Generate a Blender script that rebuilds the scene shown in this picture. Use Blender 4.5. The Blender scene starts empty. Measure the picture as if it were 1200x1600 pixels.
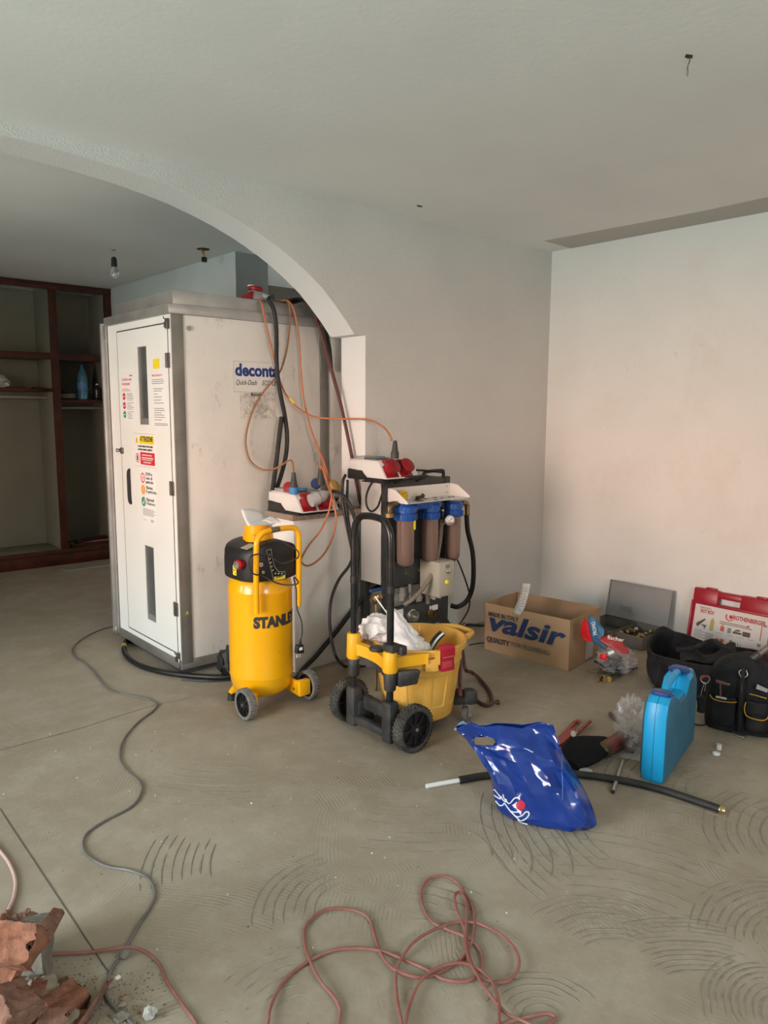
import bpy, bmesh, math, random
from math import sin, cos, pi, radians, hypot, sqrt, atan2
from mathutils import Vector, Matrix, Euler, noise
random.seed(7)
S = bpy.context.scene
COL = S.collection
V = Vector

# ------------------------------------------------------------------ camera
EYE = 1.45
FPX, YAW, PIT, ROL = 1163.66, radians(48.584), radians(7.794), radians(.315)
fw = V((cos(YAW)*cos(PIT), sin(YAW)*cos(PIT), -sin(PIT)))
r0 = V((sin(YAW), -cos(YAW), 0)); u0 = r0.cross(fw)
rt = cos(ROL)*r0 + sin(ROL)*u0; up = -sin(ROL)*r0 + cos(ROL)*u0
cd = bpy.data.cameras.new('camera'); cam = bpy.data.objects.new('camera', cd); COL.objects.link(cam)
m = Matrix((rt, up, -fw)).transposed().to_4x4(); m.translation = (0, 0, EYE); cam.matrix_world = m
cd.sensor_fit = 'VERTICAL'; cd.sensor_height = 36; cd.sensor_width = 27; cd.lens = FPX/1600*36
cd.clip_start = .02; cd.clip_end = 200
S.camera = cam

# ------------------------------------------------------------------ world, light, exposure
S.view_settings.view_transform = 'Standard'; S.view_settings.look = 'None'
S.view_settings.gamma = 1; S.view_settings.use_curve_mapping = False
S.view_settings.exposure = 0.16
W = bpy.data.worlds.new('sky'); S.world = W; W.use_nodes = True
nt = W.node_tree; nt.nodes.clear()
_o = nt.nodes.new('ShaderNodeOutputWorld'); _b = nt.nodes.new('ShaderNodeBackground')
_t = nt.nodes.new('ShaderNodeTexCoord'); _s = nt.nodes.new('ShaderNodeSeparateXYZ'); _r = nt.nodes.new('ShaderNodeValToRGB')
_m = nt.nodes.new('ShaderNodeMath'); _m.operation = 'MULTIPLY_ADD'; _m.inputs[1].default_value = .5; _m.inputs[2].default_value = .5
nt.links.new(_t.outputs['Generated'], _s.inputs[0]); nt.links.new(_s.outputs['Z'], _m.inputs[0]); nt.links.new(_m.outputs[0], _r.inputs[0])
# sunlit paving below the horizon, sunlit pinkish house fronts across the street, cool sky above
_e = _r.color_ramp.elements
_e[0].position = 0; _e[0].color = (.36, .42, .40, 1)
_e[1].position = 1; _e[1].color = (.62, .84, 1.0, 1)
for p_, c_ in ((.455, (.50, .60, .59, 1)), (.480, (1.22, .86, .70, 1)), (.585, (1.25, .90, .75, 1)), (.625, (.86, 1.02, 1.08, 1))):
    x_ = _e.new(p_); x_.color = c_
nt.links.new(_r.outputs[0], _b.inputs[0]); _b.inputs[1].default_value = 23.0; nt.links.new(_b.outputs[0], _o.inputs[0])
try:
    S.cycles.use_denoising = True
    S.cycles.max_bounces = 10; S.cycles.diffuse_bounces = 7; S.cycles.transparent_max_bounces = 12
    S.cycles.sample_clamp_indirect = 6
except Exception:
    pass
# window openings (x0, y0, x1, y1, z0, z1): (side wall / rear wall)
WIN_L = (.90, 2.80, .55, 2.25)      # window in the left wall, y range and z range
FILL_B = (3.75, 4.35, 1.0, 2.15)     # unseen opening added to light the back room, left wall
FILL_R = (.5, 1.5, 1.15, 2.2)        # opening added behind the camera as fill for the arch wall, x range
XL, XR, YB, YW, YW2, CEIL, YF = -2.6, 4.482, -1.7, 3.306, 3.526, 2.561, 7.66
def portal(name, loc, rot, sx, sy):
    l = bpy.data.lights.new(name, 'AREA'); l.shape = 'RECTANGLE'; l.size = sx; l.size_y = sy
    l.cycles.is_portal = True
    o = bpy.data.objects.new(name, l); o.location = loc; o.rotation_euler = rot; COL.objects.link(o)
portal('window_portal_side', (XL-.12, (WIN_L[0]+WIN_L[1])/2, (WIN_L[2]+WIN_L[3])/2), (0, radians(-90), 0), WIN_L[3]-WIN_L[2], WIN_L[1]-WIN_L[0])
portal('fill_portal_back_room', (XL-.12, (FILL_B[0]+FILL_B[1])/2, (FILL_B[2]+FILL_B[3])/2), (0, radians(-90), 0), FILL_B[3]-FILL_B[2], FILL_B[1]-FILL_B[0])
portal('fill_portal_rear', ((FILL_R[0]+FILL_R[1])/2, YB-.12, (FILL_R[2]+FILL_R[3])/2), (radians(90), 0, 0), FILL_R[1]-FILL_R[0], FILL_R[3]-FILL_R[2])

# ------------------------------------------------------------------ pixel ray helpers (coordinates read off the photograph, put on real planes)
def ray(x, y): return fw + (x-600)/FPX*rt - (y-800)/FPX*up
def on(ax, v, x, y):
    d = ray(x, y); o = V((0, 0, EYE)); return o + d*((v-o[ax])/d[ax])
def FL(x, y, z=0.): return on(2, z, x, y)
def ONX(x, y, v): return on(0, v, x, y)
def ONY(x, y, v): return on(1, v, x, y)
def FW(x, y, z=0.):
    p = FL(x, y, z); return p if p.y < 3.288 else ONY(x, y, 3.286)
def PJ(p):
    d = V(p)-V((0, 0, EYE)); return 600+FPX*d.dot(rt)/d.dot(fw), 800-FPX*d.dot(up)/d.dot(fw)
def DI(x, y, D):
    d = ray(x, y); return V((0, 0, EYE)) + d*(D/hypot(d.x, d.y))

# ------------------------------------------------------------------ materials
_M = {}
def mat(name, col, rough=.6, metal=0., var=.0, vscale=8., bump=0., bscale=60., spec=.5, coat=0., trans=0., alpha=1., dust=0., dustcol=(.33, .29, .235), ior=1.45):
    if name in _M: return _M[name]
    M = bpy.data.materials.new(name); M.use_nodes = True; _M[name] = M
    n = M.node_tree; b = n.nodes['Principled BSDF']; L = n.links
    c4 = (*col, 1)
    b.inputs['Base Color'].default_value = c4; b.inputs['Roughness'].default_value = rough; b.inputs['Metallic'].default_value = metal
    b.inputs['Specular IOR Level'].default_value = spec; b.inputs['Coat Weight'].default_value = coat; b.inputs['IOR'].default_value = ior
    b.inputs['Transmission Weight'].default_value = trans; b.inputs['Alpha'].default_value = alpha
    tc = None
    def coords():
        nonlocal tc
        if tc is None: tc = n.nodes.new('ShaderNodeTexCoord')
        return tc.outputs['Object']
    out = None
    if var > 0:
        t = n.nodes.new('ShaderNodeTexNoise'); t.inputs['Scale'].default_value = vscale; t.inputs['Detail'].default_value = 6
        L.new(coords(), t.inputs['Vector'])
        mp = n.nodes.new('ShaderNodeMapRange'); mp.inputs[1].default_value = .3; mp.inputs[2].default_value = .7
        mp.inputs[3].default_value = 1-var; mp.inputs[4].default_value = 1+var*.6
        L.new(t.outputs[0], mp.inputs[0])
        mx = n.nodes.new('ShaderNodeMix'); mx.data_type = 'RGBA'; mx.blend_type = 'MULTIPLY'; mx.inputs[0].default_value = 1
        mx.inputs[6].default_value = c4; L.new(mp.outputs[0], mx.inputs[7]); out = mx.outputs[2]
    if dust > 0:
        t = n.nodes.new('ShaderNodeTexNoise'); t.inputs['Scale'].default_value = 14; t.inputs['Detail'].default_value = 8; t.inputs['Roughness'].default_value = .7
        L.new(coords(), t.inputs['Vector'])
        mp = n.nodes.new('ShaderNodeMapRange'); mp.inputs[1].default_value = .42; mp.inputs[2].default_value = .72; mp.inputs[3].default_value = dust*.15; mp.inputs[4].default_value = dust
        L.new(t.outputs[0], mp.inputs[0])
        mx = n.nodes.new('ShaderNodeMix'); mx.data_type = 'RGBA'; mx.inputs[6].default_value = c4; mx.inputs[7].default_value = (*dustcol, 1)
        if out: L.new(out, mx.inputs[6])
        L.new(mp.outputs[0], mx.inputs[0]); out = mx.outputs[2]
    if out: L.new(out, b.inputs['Base Color'])
    if bump > 0:
        t = n.nodes.new('ShaderNodeTexNoise'); t.inputs['Scale'].default_value = bscale; t.inputs['Detail'].default_value = 4
        L.new(coords(), t.inputs['Vector'])
        bp = n.nodes.new('ShaderNodeBump'); bp.inputs['Strength'].default_value = bump; bp.inputs['Distance'].default_value = .01
        L.new(t.outputs[0], bp.inputs['Height']); L.new(bp.outputs[0], b.inputs['Normal'])
    return M

# ------------------------------------------------------------------ mesh builder
def frame_of(d, hint=None):
    d = V(d).normalized()
    h = V(hint) if hint is not None else (V((0, 0, 1)) if abs(d.z) < .9 else V((1, 0, 0)))
    a = (h - d*h.dot(d)).normalized(); return a, d.cross(a), d
def smooth_path(pts, n=6, closed=False):
    P = [V(p) for p in pts]; out = []; N = len(P)
    rng = range(N if closed else N-1)
    for i in rng:
        if closed: p0, p1, p2, p3 = P[i-1], P[i], P[(i+1) % N], P[(i+2) % N]
        else:
            p1, p2 = P[i], P[i+1]; p0 = P[i-1] if i else p1*2-p2; p3 = P[i+2] if i+2 < N else p2*2-p1
        for k in range(n):
            t = k/n
            out.append(.5*((2*p1) + (p2-p0)*t + (2*p0-5*p1+4*p2-p3)*t*t + (-p0+3*p1-3*p2+p3)*t**3))
    if not closed: out.append(P[-1])
    return out
class MB:
    def __init__(s): s.b = bmesh.new()
    def face(s, pts):
        return s.b.faces.new([s.b.verts.new(V(p)) for p in pts])
    def hull8(s, p, bev=0., seg=2):
        v = [s.b.verts.new(V(q)) for q in p]
        f = [s.b.faces.new([v[i] for i in q]) for q in ((3, 2, 1, 0), (4, 5, 6, 7), (0, 1, 5, 4), (1, 2, 6, 5), (2, 3, 7, 6), (3, 0, 4, 7))]
        if bev > 0:
            ed = list({e for x in f for e in x.edges})
            bmesh.ops.bevel(s.b, geom=ed, offset=bev, segments=seg, profile=.5, affect='EDGES', clamp_overlap=True)
    def box(s, lo, hi, bev=0., M=None, seg=2):
        x0, y0, z0 = lo; x1, y1, z1 = hi
        p = [V(q) for q in ((x0, y0, z0), (x1, y0, z0), (x1, y1, z0), (x0, y1, z0), (x0, y0, z1), (x1, y0, z1), (x1, y1, z1), (x0, y1, z1))]
        if M is not None: p = [M @ q for q in p]
        s.hull8(p, bev, seg)
    def rings(s, R, cap0=True, cap1=True, closed=False, loop=False):
        """skin a list of point rings"""
        vs = [[s.b.verts.new(V(q)) for q in r] for r in R]
        n = len(vs[0])
        K = len(vs)
        for i in range(K if loop else K-1):
            a, b = vs[i], vs[(i+1) % K]
            for k in range(n):
                k2 = (k+1) % n
                s.b.faces.new((a[k], a[k2], b[k2], b[k]))
        if not loop:
            if cap0: s.b.faces.new(list(reversed(vs[0])))
            if cap1: s.b.faces.new(vs[-1])
        return vs
    def cyl(s, p0, p1, r, r2=None, n=16, caps=True):
        p0, p1 = V(p0), V(p1); a, b, d = frame_of(p1-p0); r2 = r if r2 is None else r2
        s.rings([[p+(a*cos(2*pi*k/n)+b*sin(2*pi*k/n))*q for k in range(n)] for p, q in ((p0, r), (p1, r2))], caps, caps)
    def lathe(s, prof, o=(0, 0, 0), ax=(0, 0, 1), n=24, caps=True, hint=None):
        o = V(o); a, b, d = frame_of(ax, hint)
        s.rings([[o+d*h+(a*cos(2*pi*k/n)+b*sin(2*pi*k/n))*max(r, .0002) for k in range(n)] for r, h in prof], caps, caps)
    def ring(s, o, ax, r_in, r_out, h0, h1, n=24):
        s.b_before = None
        o = V(o); a, b, d = frame_of(ax)
        pr = [(r_out, h0), (r_out, h1), (r_in, h1), (r_in, h0)]
        vs = [[s.b.verts.new(o+d*h+(a*cos(2*pi*k/n)+b*sin(2*pi*k/n))*r) for k in range(n)] for r, h in pr]
        for i in range(4):
            A, B = vs[i], vs[(i+1) % 4]
            for k in range(n): s.b.faces.new((A[k], A[(k+1) % n], B[(k+1) % n], B[k]))
    def tube(s, pts, r, n=8, sm=6, closed=False, radii=None, caps=True, flat=None):
        P = smooth_path(pts, sm, closed) if sm > 1 else [V(p) for p in pts]
        N = len(P); R = []; a = None
        for i, p in enumerate(P):
            if closed: t = (P[(i+1) % N]-P[i-1])
            else: t = (P[min(i+1, N-1)]-P[max(i-1, 0)])
            if t.length < 1e-9: t = V((0, 0, 1))
            t.normalize()
            if a is None: a, b, _ = frame_of(t)
            else:
                a = (a - t*a.dot(t))
                if a.length < 1e-6: a, b, _ = frame_of(t)
                a.normalize(); b = t.cross(a)
            rr = r if radii is None else radii(i/(N-1))
            R.append([p+(a*cos(2*pi*k/n)+b*sin(2*pi*k/n))*rr for k in range(n)])
        s.rings(R, caps, caps, loop=closed)
    def prism(s, outline, M, z0, z1, bev=0., seg=2):
        """outline 2d list -> extruded along local z of matrix M"""
        lo = [s.b.verts.new(M @ V((x, y, z0))) for x, y in outline]; hi = [s.b.verts.new(M @ V((x, y, z1))) for x, y in outline]
        n = len(lo); f = [s.b.faces.new(list(reversed(lo))), s.b.faces.new(hi)]
        for k in range(n): f.append(s.b.faces.new((lo[k], lo[(k+1) % n], hi[(k+1) % n], hi[k])))
        if bev > 0:
            ed = list(set(f[0].edges) | set(f[1].edges))
            bmesh.ops.bevel(s.b, geom=ed, offset=bev, segments=seg, profile=.5, affect='EDGES', clamp_overlap=True)
    def grid(s, fn, nu, nv, cu=False, cv=False, thick=0.):
        vs = [[s.b.verts.new(V(fn(i/(nu if cu else nu-1), j/(nv if cv else nv-1)))) for j in range(nv)] for i in range(nu)]
        for i in range(nu if cu else nu-1):
            for j in range(nv if cv else nv-1):
                s.b.faces.new((vs[i][j], vs[(i+1) % nu][j], vs[(i+1) % nu][(j+1) % nv], vs[i][(j+1) % nv]))
        return vs
    def chunk(s, o, size, seed=0, rot=None, rough=.18, sub=1, box=False):
        """irregular stone / rubble lump"""
        t = bmesh.new()
        if box: bmesh.ops.create_cube(t, size=1.6); bmesh.ops.subdivide_edges(t, edges=t.edges[:], cuts=2, use_grid_fill=True)
        else: bmesh.ops.create_icosphere(t, subdivisions=sub+1, radius=1)
        M = Euler(rot or (0, 0, 0)).to_matrix()
        mp = {}
        for v in t.verts:
            q = v.co.copy(); nz = noise.noise_vector(q*1.3+V((seed*3.1, seed*1.7, 0)))*rough*2 + noise.noise_vector(q*3.7+V((seed, 0, 5)))*rough
            q = q+nz; q = V((q.x*size[0]*.5, q.y*size[1]*.5, q.z*size[2]*.5)); mp[v.index] = s.b.verts.new(M @ q + V(o))
        for f in t.faces: s.b.faces.new([mp[v.index] for v in f.verts])
        t.free()
    def done(s, name, m, parent=None, ang=35, loc=None, smooth=True, solid=0., sub=0, off=-1, **tags):
        bmesh.ops.recalc_face_normals(s.b, faces=s.b.faces[:])
        me = bpy.data.meshes.new(name); s.b.to_mesh(me); s.b.free()
        o = bpy.data.objects.new(name, me); COL.objects.link(o)
        if m is not None:
            for q in (m if isinstance(m, (list, tuple)) else [m]): me.materials.append(q)
        if smooth:
            me.polygons.foreach_set('use_smooth', [True]*len(me.polygons)); me.set_sharp_from_angle(angle=radians(ang))
        if solid:
            q = o.modifiers.new('thickness', 'SOLIDIFY'); q.thickness = solid; q.offset = off
        if sub:
            q = o.modifiers.new('subdivision', 'SUBSURF'); q.levels = sub; q.render_levels = sub
        if parent is not None: o.parent = parent
        if loc is not None: o.location = loc
        for k, v in tags.items(): o[k] = v
        return o
def thing(name, label, cat, loc=(0, 0, 0), rz=0., group=None):
    o = bpy.data.objects.new(name, None); COL.objects.link(o); o.location = loc; o.rotation_euler = (0, 0, rz); o.empty_display_size = .05
    o['label'] = label; o['category'] = cat
    if group: o['group'] = group
    return o
def tag(o, label, cat, group=None):
    o['label'] = label; o['category'] = cat
    if group: o['group'] = group
    return o
def recenter(o):
    """put a one-mesh thing's origin at its base centre"""
    xs = [v.co for v in o.data.vertices]
    c = V(((min(v.x for v in xs)+max(v.x for v in xs))/2, (min(v.y for v in xs)+max(v.y for v in xs))/2, min(v.z for v in xs)))
    o.data.transform(Matrix.Translation(-c)); o.location = c; return o
def MX(o, xa, ya):
    """matrix with origin o, local x along xa, local y along ya"""
    xa = V(xa).normalized(); ya = V(ya); ya = (ya-xa*ya.dot(xa)).normalized(); za = xa.cross(ya)
    m = Matrix((xa, ya, za)).transposed().to_4x4(); m.translation = V(o); return m
def text(name, s, size, m, parent, M, bold=0., shear=0., ax='LEFT', ay='BOTTOM', ext=.0004, width=None, sp=1., bend=None):
    cu = bpy.data.curves.new(name, 'FONT'); cu.body = s; cu.size = size; cu.offset = bold; cu.shear = shear; cu.align_x = ax; cu.align_y = ay
    cu.extrude = ext; cu.space_character = sp; cu.resolution_u = 3
    t = bpy.data.objects.new(name, cu); COL.objects.link(t); bpy.context.view_layer.update()
    me = bpy.data.meshes.new_from_object(t.evaluated_get(bpy.context.evaluated_depsgraph_get())); bpy.data.objects.remove(t); bpy.data.curves.remove(cu)
    if width and len(me.vertices):
        xs = [v.co.x for v in me.vertices]; k = width/(max(xs)-min(xs)+1e-9); me.transform(Matrix.Scale(k, 4, (1, 0, 0)))
    if bend is not None:
        tb = bmesh.new(); tb.from_mesh(me); xs = [v.co.x for v in tb.verts]; x = min(xs)+.006
        while x < max(xs):
            bmesh.ops.bisect_plane(tb, geom=tb.verts[:]+tb.edges[:]+tb.faces[:], plane_co=(x, 0, 0), plane_no=(1, 0, 0)); x += .006
        tb.to_mesh(me); tb.free()
    if bend is None: me.transform(M)
    else:
        for v in me.vertices: v.co = bend(v.co)
    me.materials.clear(); me.materials.append(m); me.name = name
    o = bpy.data.objects.new(name, me); COL.objects.link(o)
    if parent is not None: o.parent = parent
    return o
def rrect(w, h, r, n=5, cx=0., cy=0.):
    out = []
    for qx, qy, a0 in ((w/2-r, h/2-r, 0), (-w/2+r, h/2-r, 90), (-w/2+r, -h/2+r, 180), (w/2-r, -h/2+r, 270)):
        for k in range(n+1):
            a = radians(a0+90*k/n); out.append((cx+qx+r*cos(a), cy+qy+r*sin(a)))
    return out
I4 = Matrix.Identity(4)

# ================================================================== room shell
def wall_mat(name, col, bump=.25, bs=110., stain=.06):
    M = mat(name, col, .92, var=stain, vscale=1.6, bump=bump, bscale=bs, spec=.2); return M
m_wall = wall_mat('rough_plaster', (.62, .615, .595), .55, 130)
m_wall_s = wall_mat('smooth_plaster', (.74, .73, .70), .12, 30, .05)
m_ceil = wall_mat('ceiling_paint', (.76, .77, .76), .1, 40, .04)
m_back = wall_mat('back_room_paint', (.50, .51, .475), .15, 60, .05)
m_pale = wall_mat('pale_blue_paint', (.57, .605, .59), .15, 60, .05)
m_blockg = wall_mat('grey_block_face', (.19, .205, .205), .15, 60, .05)  # darker grey for the block's face toward the arch
m_white = wall_mat('white_reveal_paint', (.74, .74, .73), .3, 130, .03)

# scuffs on the right wall: small marks in the paint
def add_marks(M, col, scale, lo, hi, amt, stretch=(1, 1, 1)):
    n = M.node_tree; b = n.nodes['Principled BSDF']; L = n.links
    src = b.inputs['Base Color'].links[0].from_socket if b.inputs['Base Color'].links else None
    tc = n.nodes.new('ShaderNodeTexCoord'); mp = n.nodes.new('ShaderNodeMapping'); mp.inputs['Scale'].default_value = stretch
    t = n.nodes.new('ShaderNodeTexNoise'); t.inputs['Scale'].default_value = scale; t.inputs['Detail'].default_value = 9; t.inputs['Roughness'].default_value = .75
    L.new(tc.outputs['Object'], mp.inputs[0]); L.new(mp.outputs[0], t.inputs['Vector'])
    r = n.nodes.new('ShaderNodeMapRange'); r.inputs[1].default_value = lo; r.inputs[2].default_value = hi; r.inputs[3].default_value = 0; r.inputs[4].default_value = amt
    L.new(t.outputs[0], r.inputs[0])
    mx = n.nodes.new('ShaderNodeMix'); mx.data_type = 'RGBA'; mx.inputs[7].default_value = (*col, 1)
    if src: L.new(src, mx.inputs[6])
    else: mx.inputs[6].default_value = b.inputs['Base Color'].default_value
    L.new(r.outputs[0], mx.inputs[0]); L.new(mx.outputs[2], b.inputs['Base Color'])
add_marks(m_wall_s, (.34, .31, .28), 9, .635, .72, .4)
add_marks(m_wall_s, (.62, .52, .45), 1.7, .5, .7, .3)

def struct(name, mb, m, parent=None, **k):
    o = mb.done(name, m, parent, **k)
    if parent is None: o['kind'] = 'structure'
    return o

# floor
m_floor = bpy.data.materials.new('floor_screed'); m_floor.use_nodes = True
def build_floor_mat(M):
    n = M.node_tree; L = n.links; b = n.nodes['Principled BSDF']; b.inputs['Roughness'].default_value = .75; b.inputs['Specular IOR Level'].default_value = .3
    tc = n.nodes.new('ShaderNodeTexCoord')
    def nz(sc, det=8, ro=.6, vec=None):
        t = n.nodes.new('ShaderNodeTexNoise'); t.inputs['Scale'].default_value = sc; t.inputs['Detail'].default_value = det; t.inputs['Roughness'].default_value = ro
        L.new(vec or tc.outputs['Object'], t.inputs['Vector']); return t.outputs[0]
    def rng(s, a, b_, c, d):
        r = n.nodes.new('ShaderNodeMapRange'); r.inputs[1].default_value = a; r.inputs[2].default_value = b_; r.inputs[3].default_value = c; r.inputs[4].default_value = d
        L.new(s, r.inputs[0]); return r.outputs[0]
    def mix(f, a, c):
        x = n.nodes.new('ShaderNodeMix'); x.data_type = 'RGBA'
        if isinstance(f, float): x.inputs[0].default_value = f
        else: L.new(f, x.inputs[0])
        for i, q in ((6, a), (7, c)):
            if isinstance(q, tuple): x.inputs[i].default_value = (*q, 1)
            else: L.new(q, x.inputs[i])
        return x.outputs[2]
    def math(op, a, c=None, v=None):
        x = n.nodes.new('ShaderNodeMath'); x.operation = op
        for i, q in enumerate((a, c)):
            if q is None: continue
            if isinstance(q, (int, float)): x.inputs[i].default_value = q
            else: L.new(q, x.inputs[i])
        return x.outputs[0]
    base = mix(rng(nz(1.1, 6), .35, .65, 0, 1), (.275, .222, .155), (.36, .302, .225))
    base = mix(rng(nz(6, 9, .7), .45, .75, 0, .5), base, (.46, .41, .33))
    base = mix(rng(nz(45, 6, .8), .58, .75, 0, .6), base, (.27, .23, .18))
    # trowel strokes: each voronoi cell combed in arcs around its own centre
    vo = n.nodes.new('ShaderNodeTexVoronoi'); vo.voronoi_dimensions = '2D'; vo.inputs['Scale'].default_value = 2.3
    L.new(tc.outputs['Object'], vo.inputs['Vector'])
    vc = n.nodes.new('ShaderNodeVectorMath'); vc.operation = 'SUBTRACT'; L.new(vo.outputs['Color'], vc.inputs[0]); vc.inputs[1].default_value = (.5, .5, .5)
    vs = n.nodes.new('ShaderNodeVectorMath'); vs.operation = 'MULTIPLY_ADD'; L.new(vc.outputs[0], vs.inputs[0]); vs.inputs[1].default_value = (3.2, 3.2, 0); L.new(vo.outputs['Position'], vs.inputs[2])
    # voronoi position is in scaled space? feed the distance from the plain coordinate
    vd = n.nodes.new('ShaderNodeVectorMath'); vd.operation = 'DISTANCE'; L.new(tc.outputs['Object'], vd.inputs[0]); L.new(vs.outputs[0], vd.inputs[1])
    wob = math('MULTIPLY', nz(5, 3), .02)
    ph = math('MULTIPLY', math('ADD', vd.outputs['Value'], wob), 2*pi/.0135)
    comb = math('SINE', ph)
    comb = rng(comb, .2, .9, 0, 1)
    mask = rng(nz(2.6, 5, .65), .50, .62, 0, 1)
    mk2 = rng(nz(22, 4, .7), .36, .6, 0, 1)
    cm = math('MULTIPLY', math('MULTIPLY', comb, mask), mk2)
    base = mix(math('MULTIPLY', cm, .28), base, (.20, .17, .13))
    L.new(base, b.inputs['Base Color'])
    h = math('SUBTRACT', math('MULTIPLY', nz(18, 8, .65), .5), math('MULTIPLY', cm, .35))
    bp = n.nodes.new('ShaderNodeBump'); bp.inputs['Strength'].default_value = .55; bp.inputs['Distance'].default_value = .006
    L.new(h, bp.inputs['Height']); L.new(bp.outputs[0], b.inputs['Normal'])
build_floor_mat(m_floor)
q = MB(); q.box((XL-.3, YB-.3, -.12), (5.4, YF+.1, 0)); floor = struct('floor', q, m_floor, smooth=False)
# ceiling over both rooms
q = MB(); q.box((XL-.3, YB-.3, CEIL), (5.4, YF+.1, CEIL+.15)); ceiling = struct('ceiling', q, m_ceil, smooth=False)

# wall with arch: faces -y; outline in (x, z)
arch_r = [(2.689, 1.873), (2.620, 1.948), (2.542, 2.026), (2.470, 2.093), (2.381, 2.155), (2.300, 2.208), (2.218, 2.252), (2.140, 2.290), (2.061, 2.324), (1.945, 2.367), (1.827, 2.402), (1.710, 2.432), (1.565, 2.458), (1.417, 2.478), (1.234, 2.494), (1.066, 2.503), (.85, 2.508)]
XC = .62
arch_l = [(2*XC-x, z) for x, z in reversed(arch_r)]
XJ = 2.769; XJL = 2*XC-XJ
out = [(XR+.25, 0), (XR+.25, CEIL), (XL-.3, CEIL), (XL-.3, 0), (XJL, 0), (XJL, 1.862), (arch_l[-1][0], 1.862)] + list(reversed(arch_l)) 
# build the arch wall as strips so that it stays a clean solid
q = MB()
Mw = Matrix(((1, 0, 0, 0), (0, 0, 1, 0), (0, 1, 0, 0), (0, 0, 0, 1)))
pts = list(arch_l)+list(arch_r[::-1])
pts = sorted(set(pts))
poly = [(XJ, 0), (XR+.25, 0), (XR+.25, CEIL), (XL-.3, CEIL), (XL-.3, 0), (XJL, 0), (XJL, 1.868)] + pts + [(XJ, 1.868)]
def strip_quads(cols):
    for (xa, za), (xb, zb) in zip(cols, cols[1:]):
        for y, fl in ((YW, 0), (YW2, 1)):
            q.face([(xa, y, za), (xb, y, zb), (xb, y, CEIL), (xa, y, CEIL)])
        fc = q.face([(xa, YW, za), (xa, YW2, za), (xb, YW2, zb), (xb, YW, zb)]); fc.material_index = 1
strip_quads([(XL-.3, 0), (XJL, 0)])
strip_quads([(XJL, 1.868), (pts[0][0], 1.868)] + pts[1:-1] + [(pts[-1][0], 1.868), (XJ, 1.868)])
strip_quads([(XJ, 0), (XR+.25, 0)])
for x in (XJL, XJ): q.face([(x, YW, 0), (x, YW2, 0), (x, YW2, 1.868), (x, YW, 1.868)]).material_index = 1
bmesh.ops.remove_doubles(q.b, verts=q.b.verts[:], dist=.0002)
wall_arch = struct('wall_arch', q, [m_wall, m_white], ang=25)

# right wall, left wall, rear wall
q = MB(); q.box((XR, YB-.3, 0), (XR+.25, YW, CEIL)); struct('wall_right', q, m_wall_s, smooth=False)
def wall_open(name, m, fixed_lo, fixed_hi, a0, a1, opens, axis):
    """wall along an axis with rectangular openings, in pieces that meet edge to edge"""
    q = MB(); cuts = sorted({a0, a1} | {o[0] for o in opens} | {o[1] for o in opens})
    for i in range(len(cuts)-1):
        s0, s1 = cuts[i], cuts[i+1]; mid = (s0+s1)/2; zs = [(0, CEIL)]
        for o in opens:
            if o[0] < mid < o[1]: zs = [(0, o[2]), (o[3], CEIL)]
        for z0, z1 in zs:
            if z1-z0 < .001: continue
            if axis == 'y': q.box((fixed_lo, s0, z0), (fixed_hi, s1, z1))
            else: q.box((s0, fixed_lo, z0), (s1, fixed_hi, z1))
    return struct(name, q, m, smooth=False)
wall_open('wall_left', m_wall_s, XL-.25, XL, YB-.3, YF+.1, [WIN_L, FILL_B], 'y')
wall_open('wall_rear', m_wall_s, YB-.25, YB, XL, XR, [FILL_R], 'x')
# back room: far wall, pale chimney block, grey face, passage walls
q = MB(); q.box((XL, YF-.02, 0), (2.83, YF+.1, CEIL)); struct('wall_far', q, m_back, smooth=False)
q = MB(); q.box((2.83, 4.82, 0), (3.10, YF+.1, CEIL))
q.b.faces.ensure_lookup_table()
for fc in q.b.faces:
    if abs(fc.normal.y+1) < .1 or fc.calc_center_median().y < 4.83: fc.material_index = 1
struct('wall_block', q, [m_pale, m_blockg], smooth=False)
q = MB(); q.box((3.10, 5.9, 0), (5.15, 6.0, CEIL)); struct('wall_passage', q, wall_mat('passage_shade', (.085, .08, .068)), smooth=False)  # darkness of the passage is put into this wall's colour
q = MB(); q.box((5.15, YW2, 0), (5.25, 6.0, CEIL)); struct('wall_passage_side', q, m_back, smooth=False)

# stub wall under the granite shelf
q = MB(); q.box((2.268, YW+.004, 0), (XJ-.001, YW2-.004, .858), .002); struct('wall_stub', q, m_wall_s)
# skim coat edge on the ceiling beside the right wall
_c = [FL(850, 376, CEIL), FL(893, 388, CEIL), FL(1200, 331, CEIL), V((XR, YB, CEIL)), FL(1200, 307, CEIL)+(FL(1200, 307, CEIL)-FL(1000, 348, CEIL))*2.2, FL(1200, 307, CEIL), FL(1100, 329, CEIL), FL(1000, 348, CEIL)]
q = MB(); q.face([(min(p.x, XR-.001), min(p.y, YW-.001), CEIL-.0015) for p in _c])
# (thin coat of older paint that was left where a cornice came off)
q.done('trim_ceiling_strip', mat('old_paint', (.47, .455, .415), .9), kind='structure', smooth=False, solid=.002)

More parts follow.
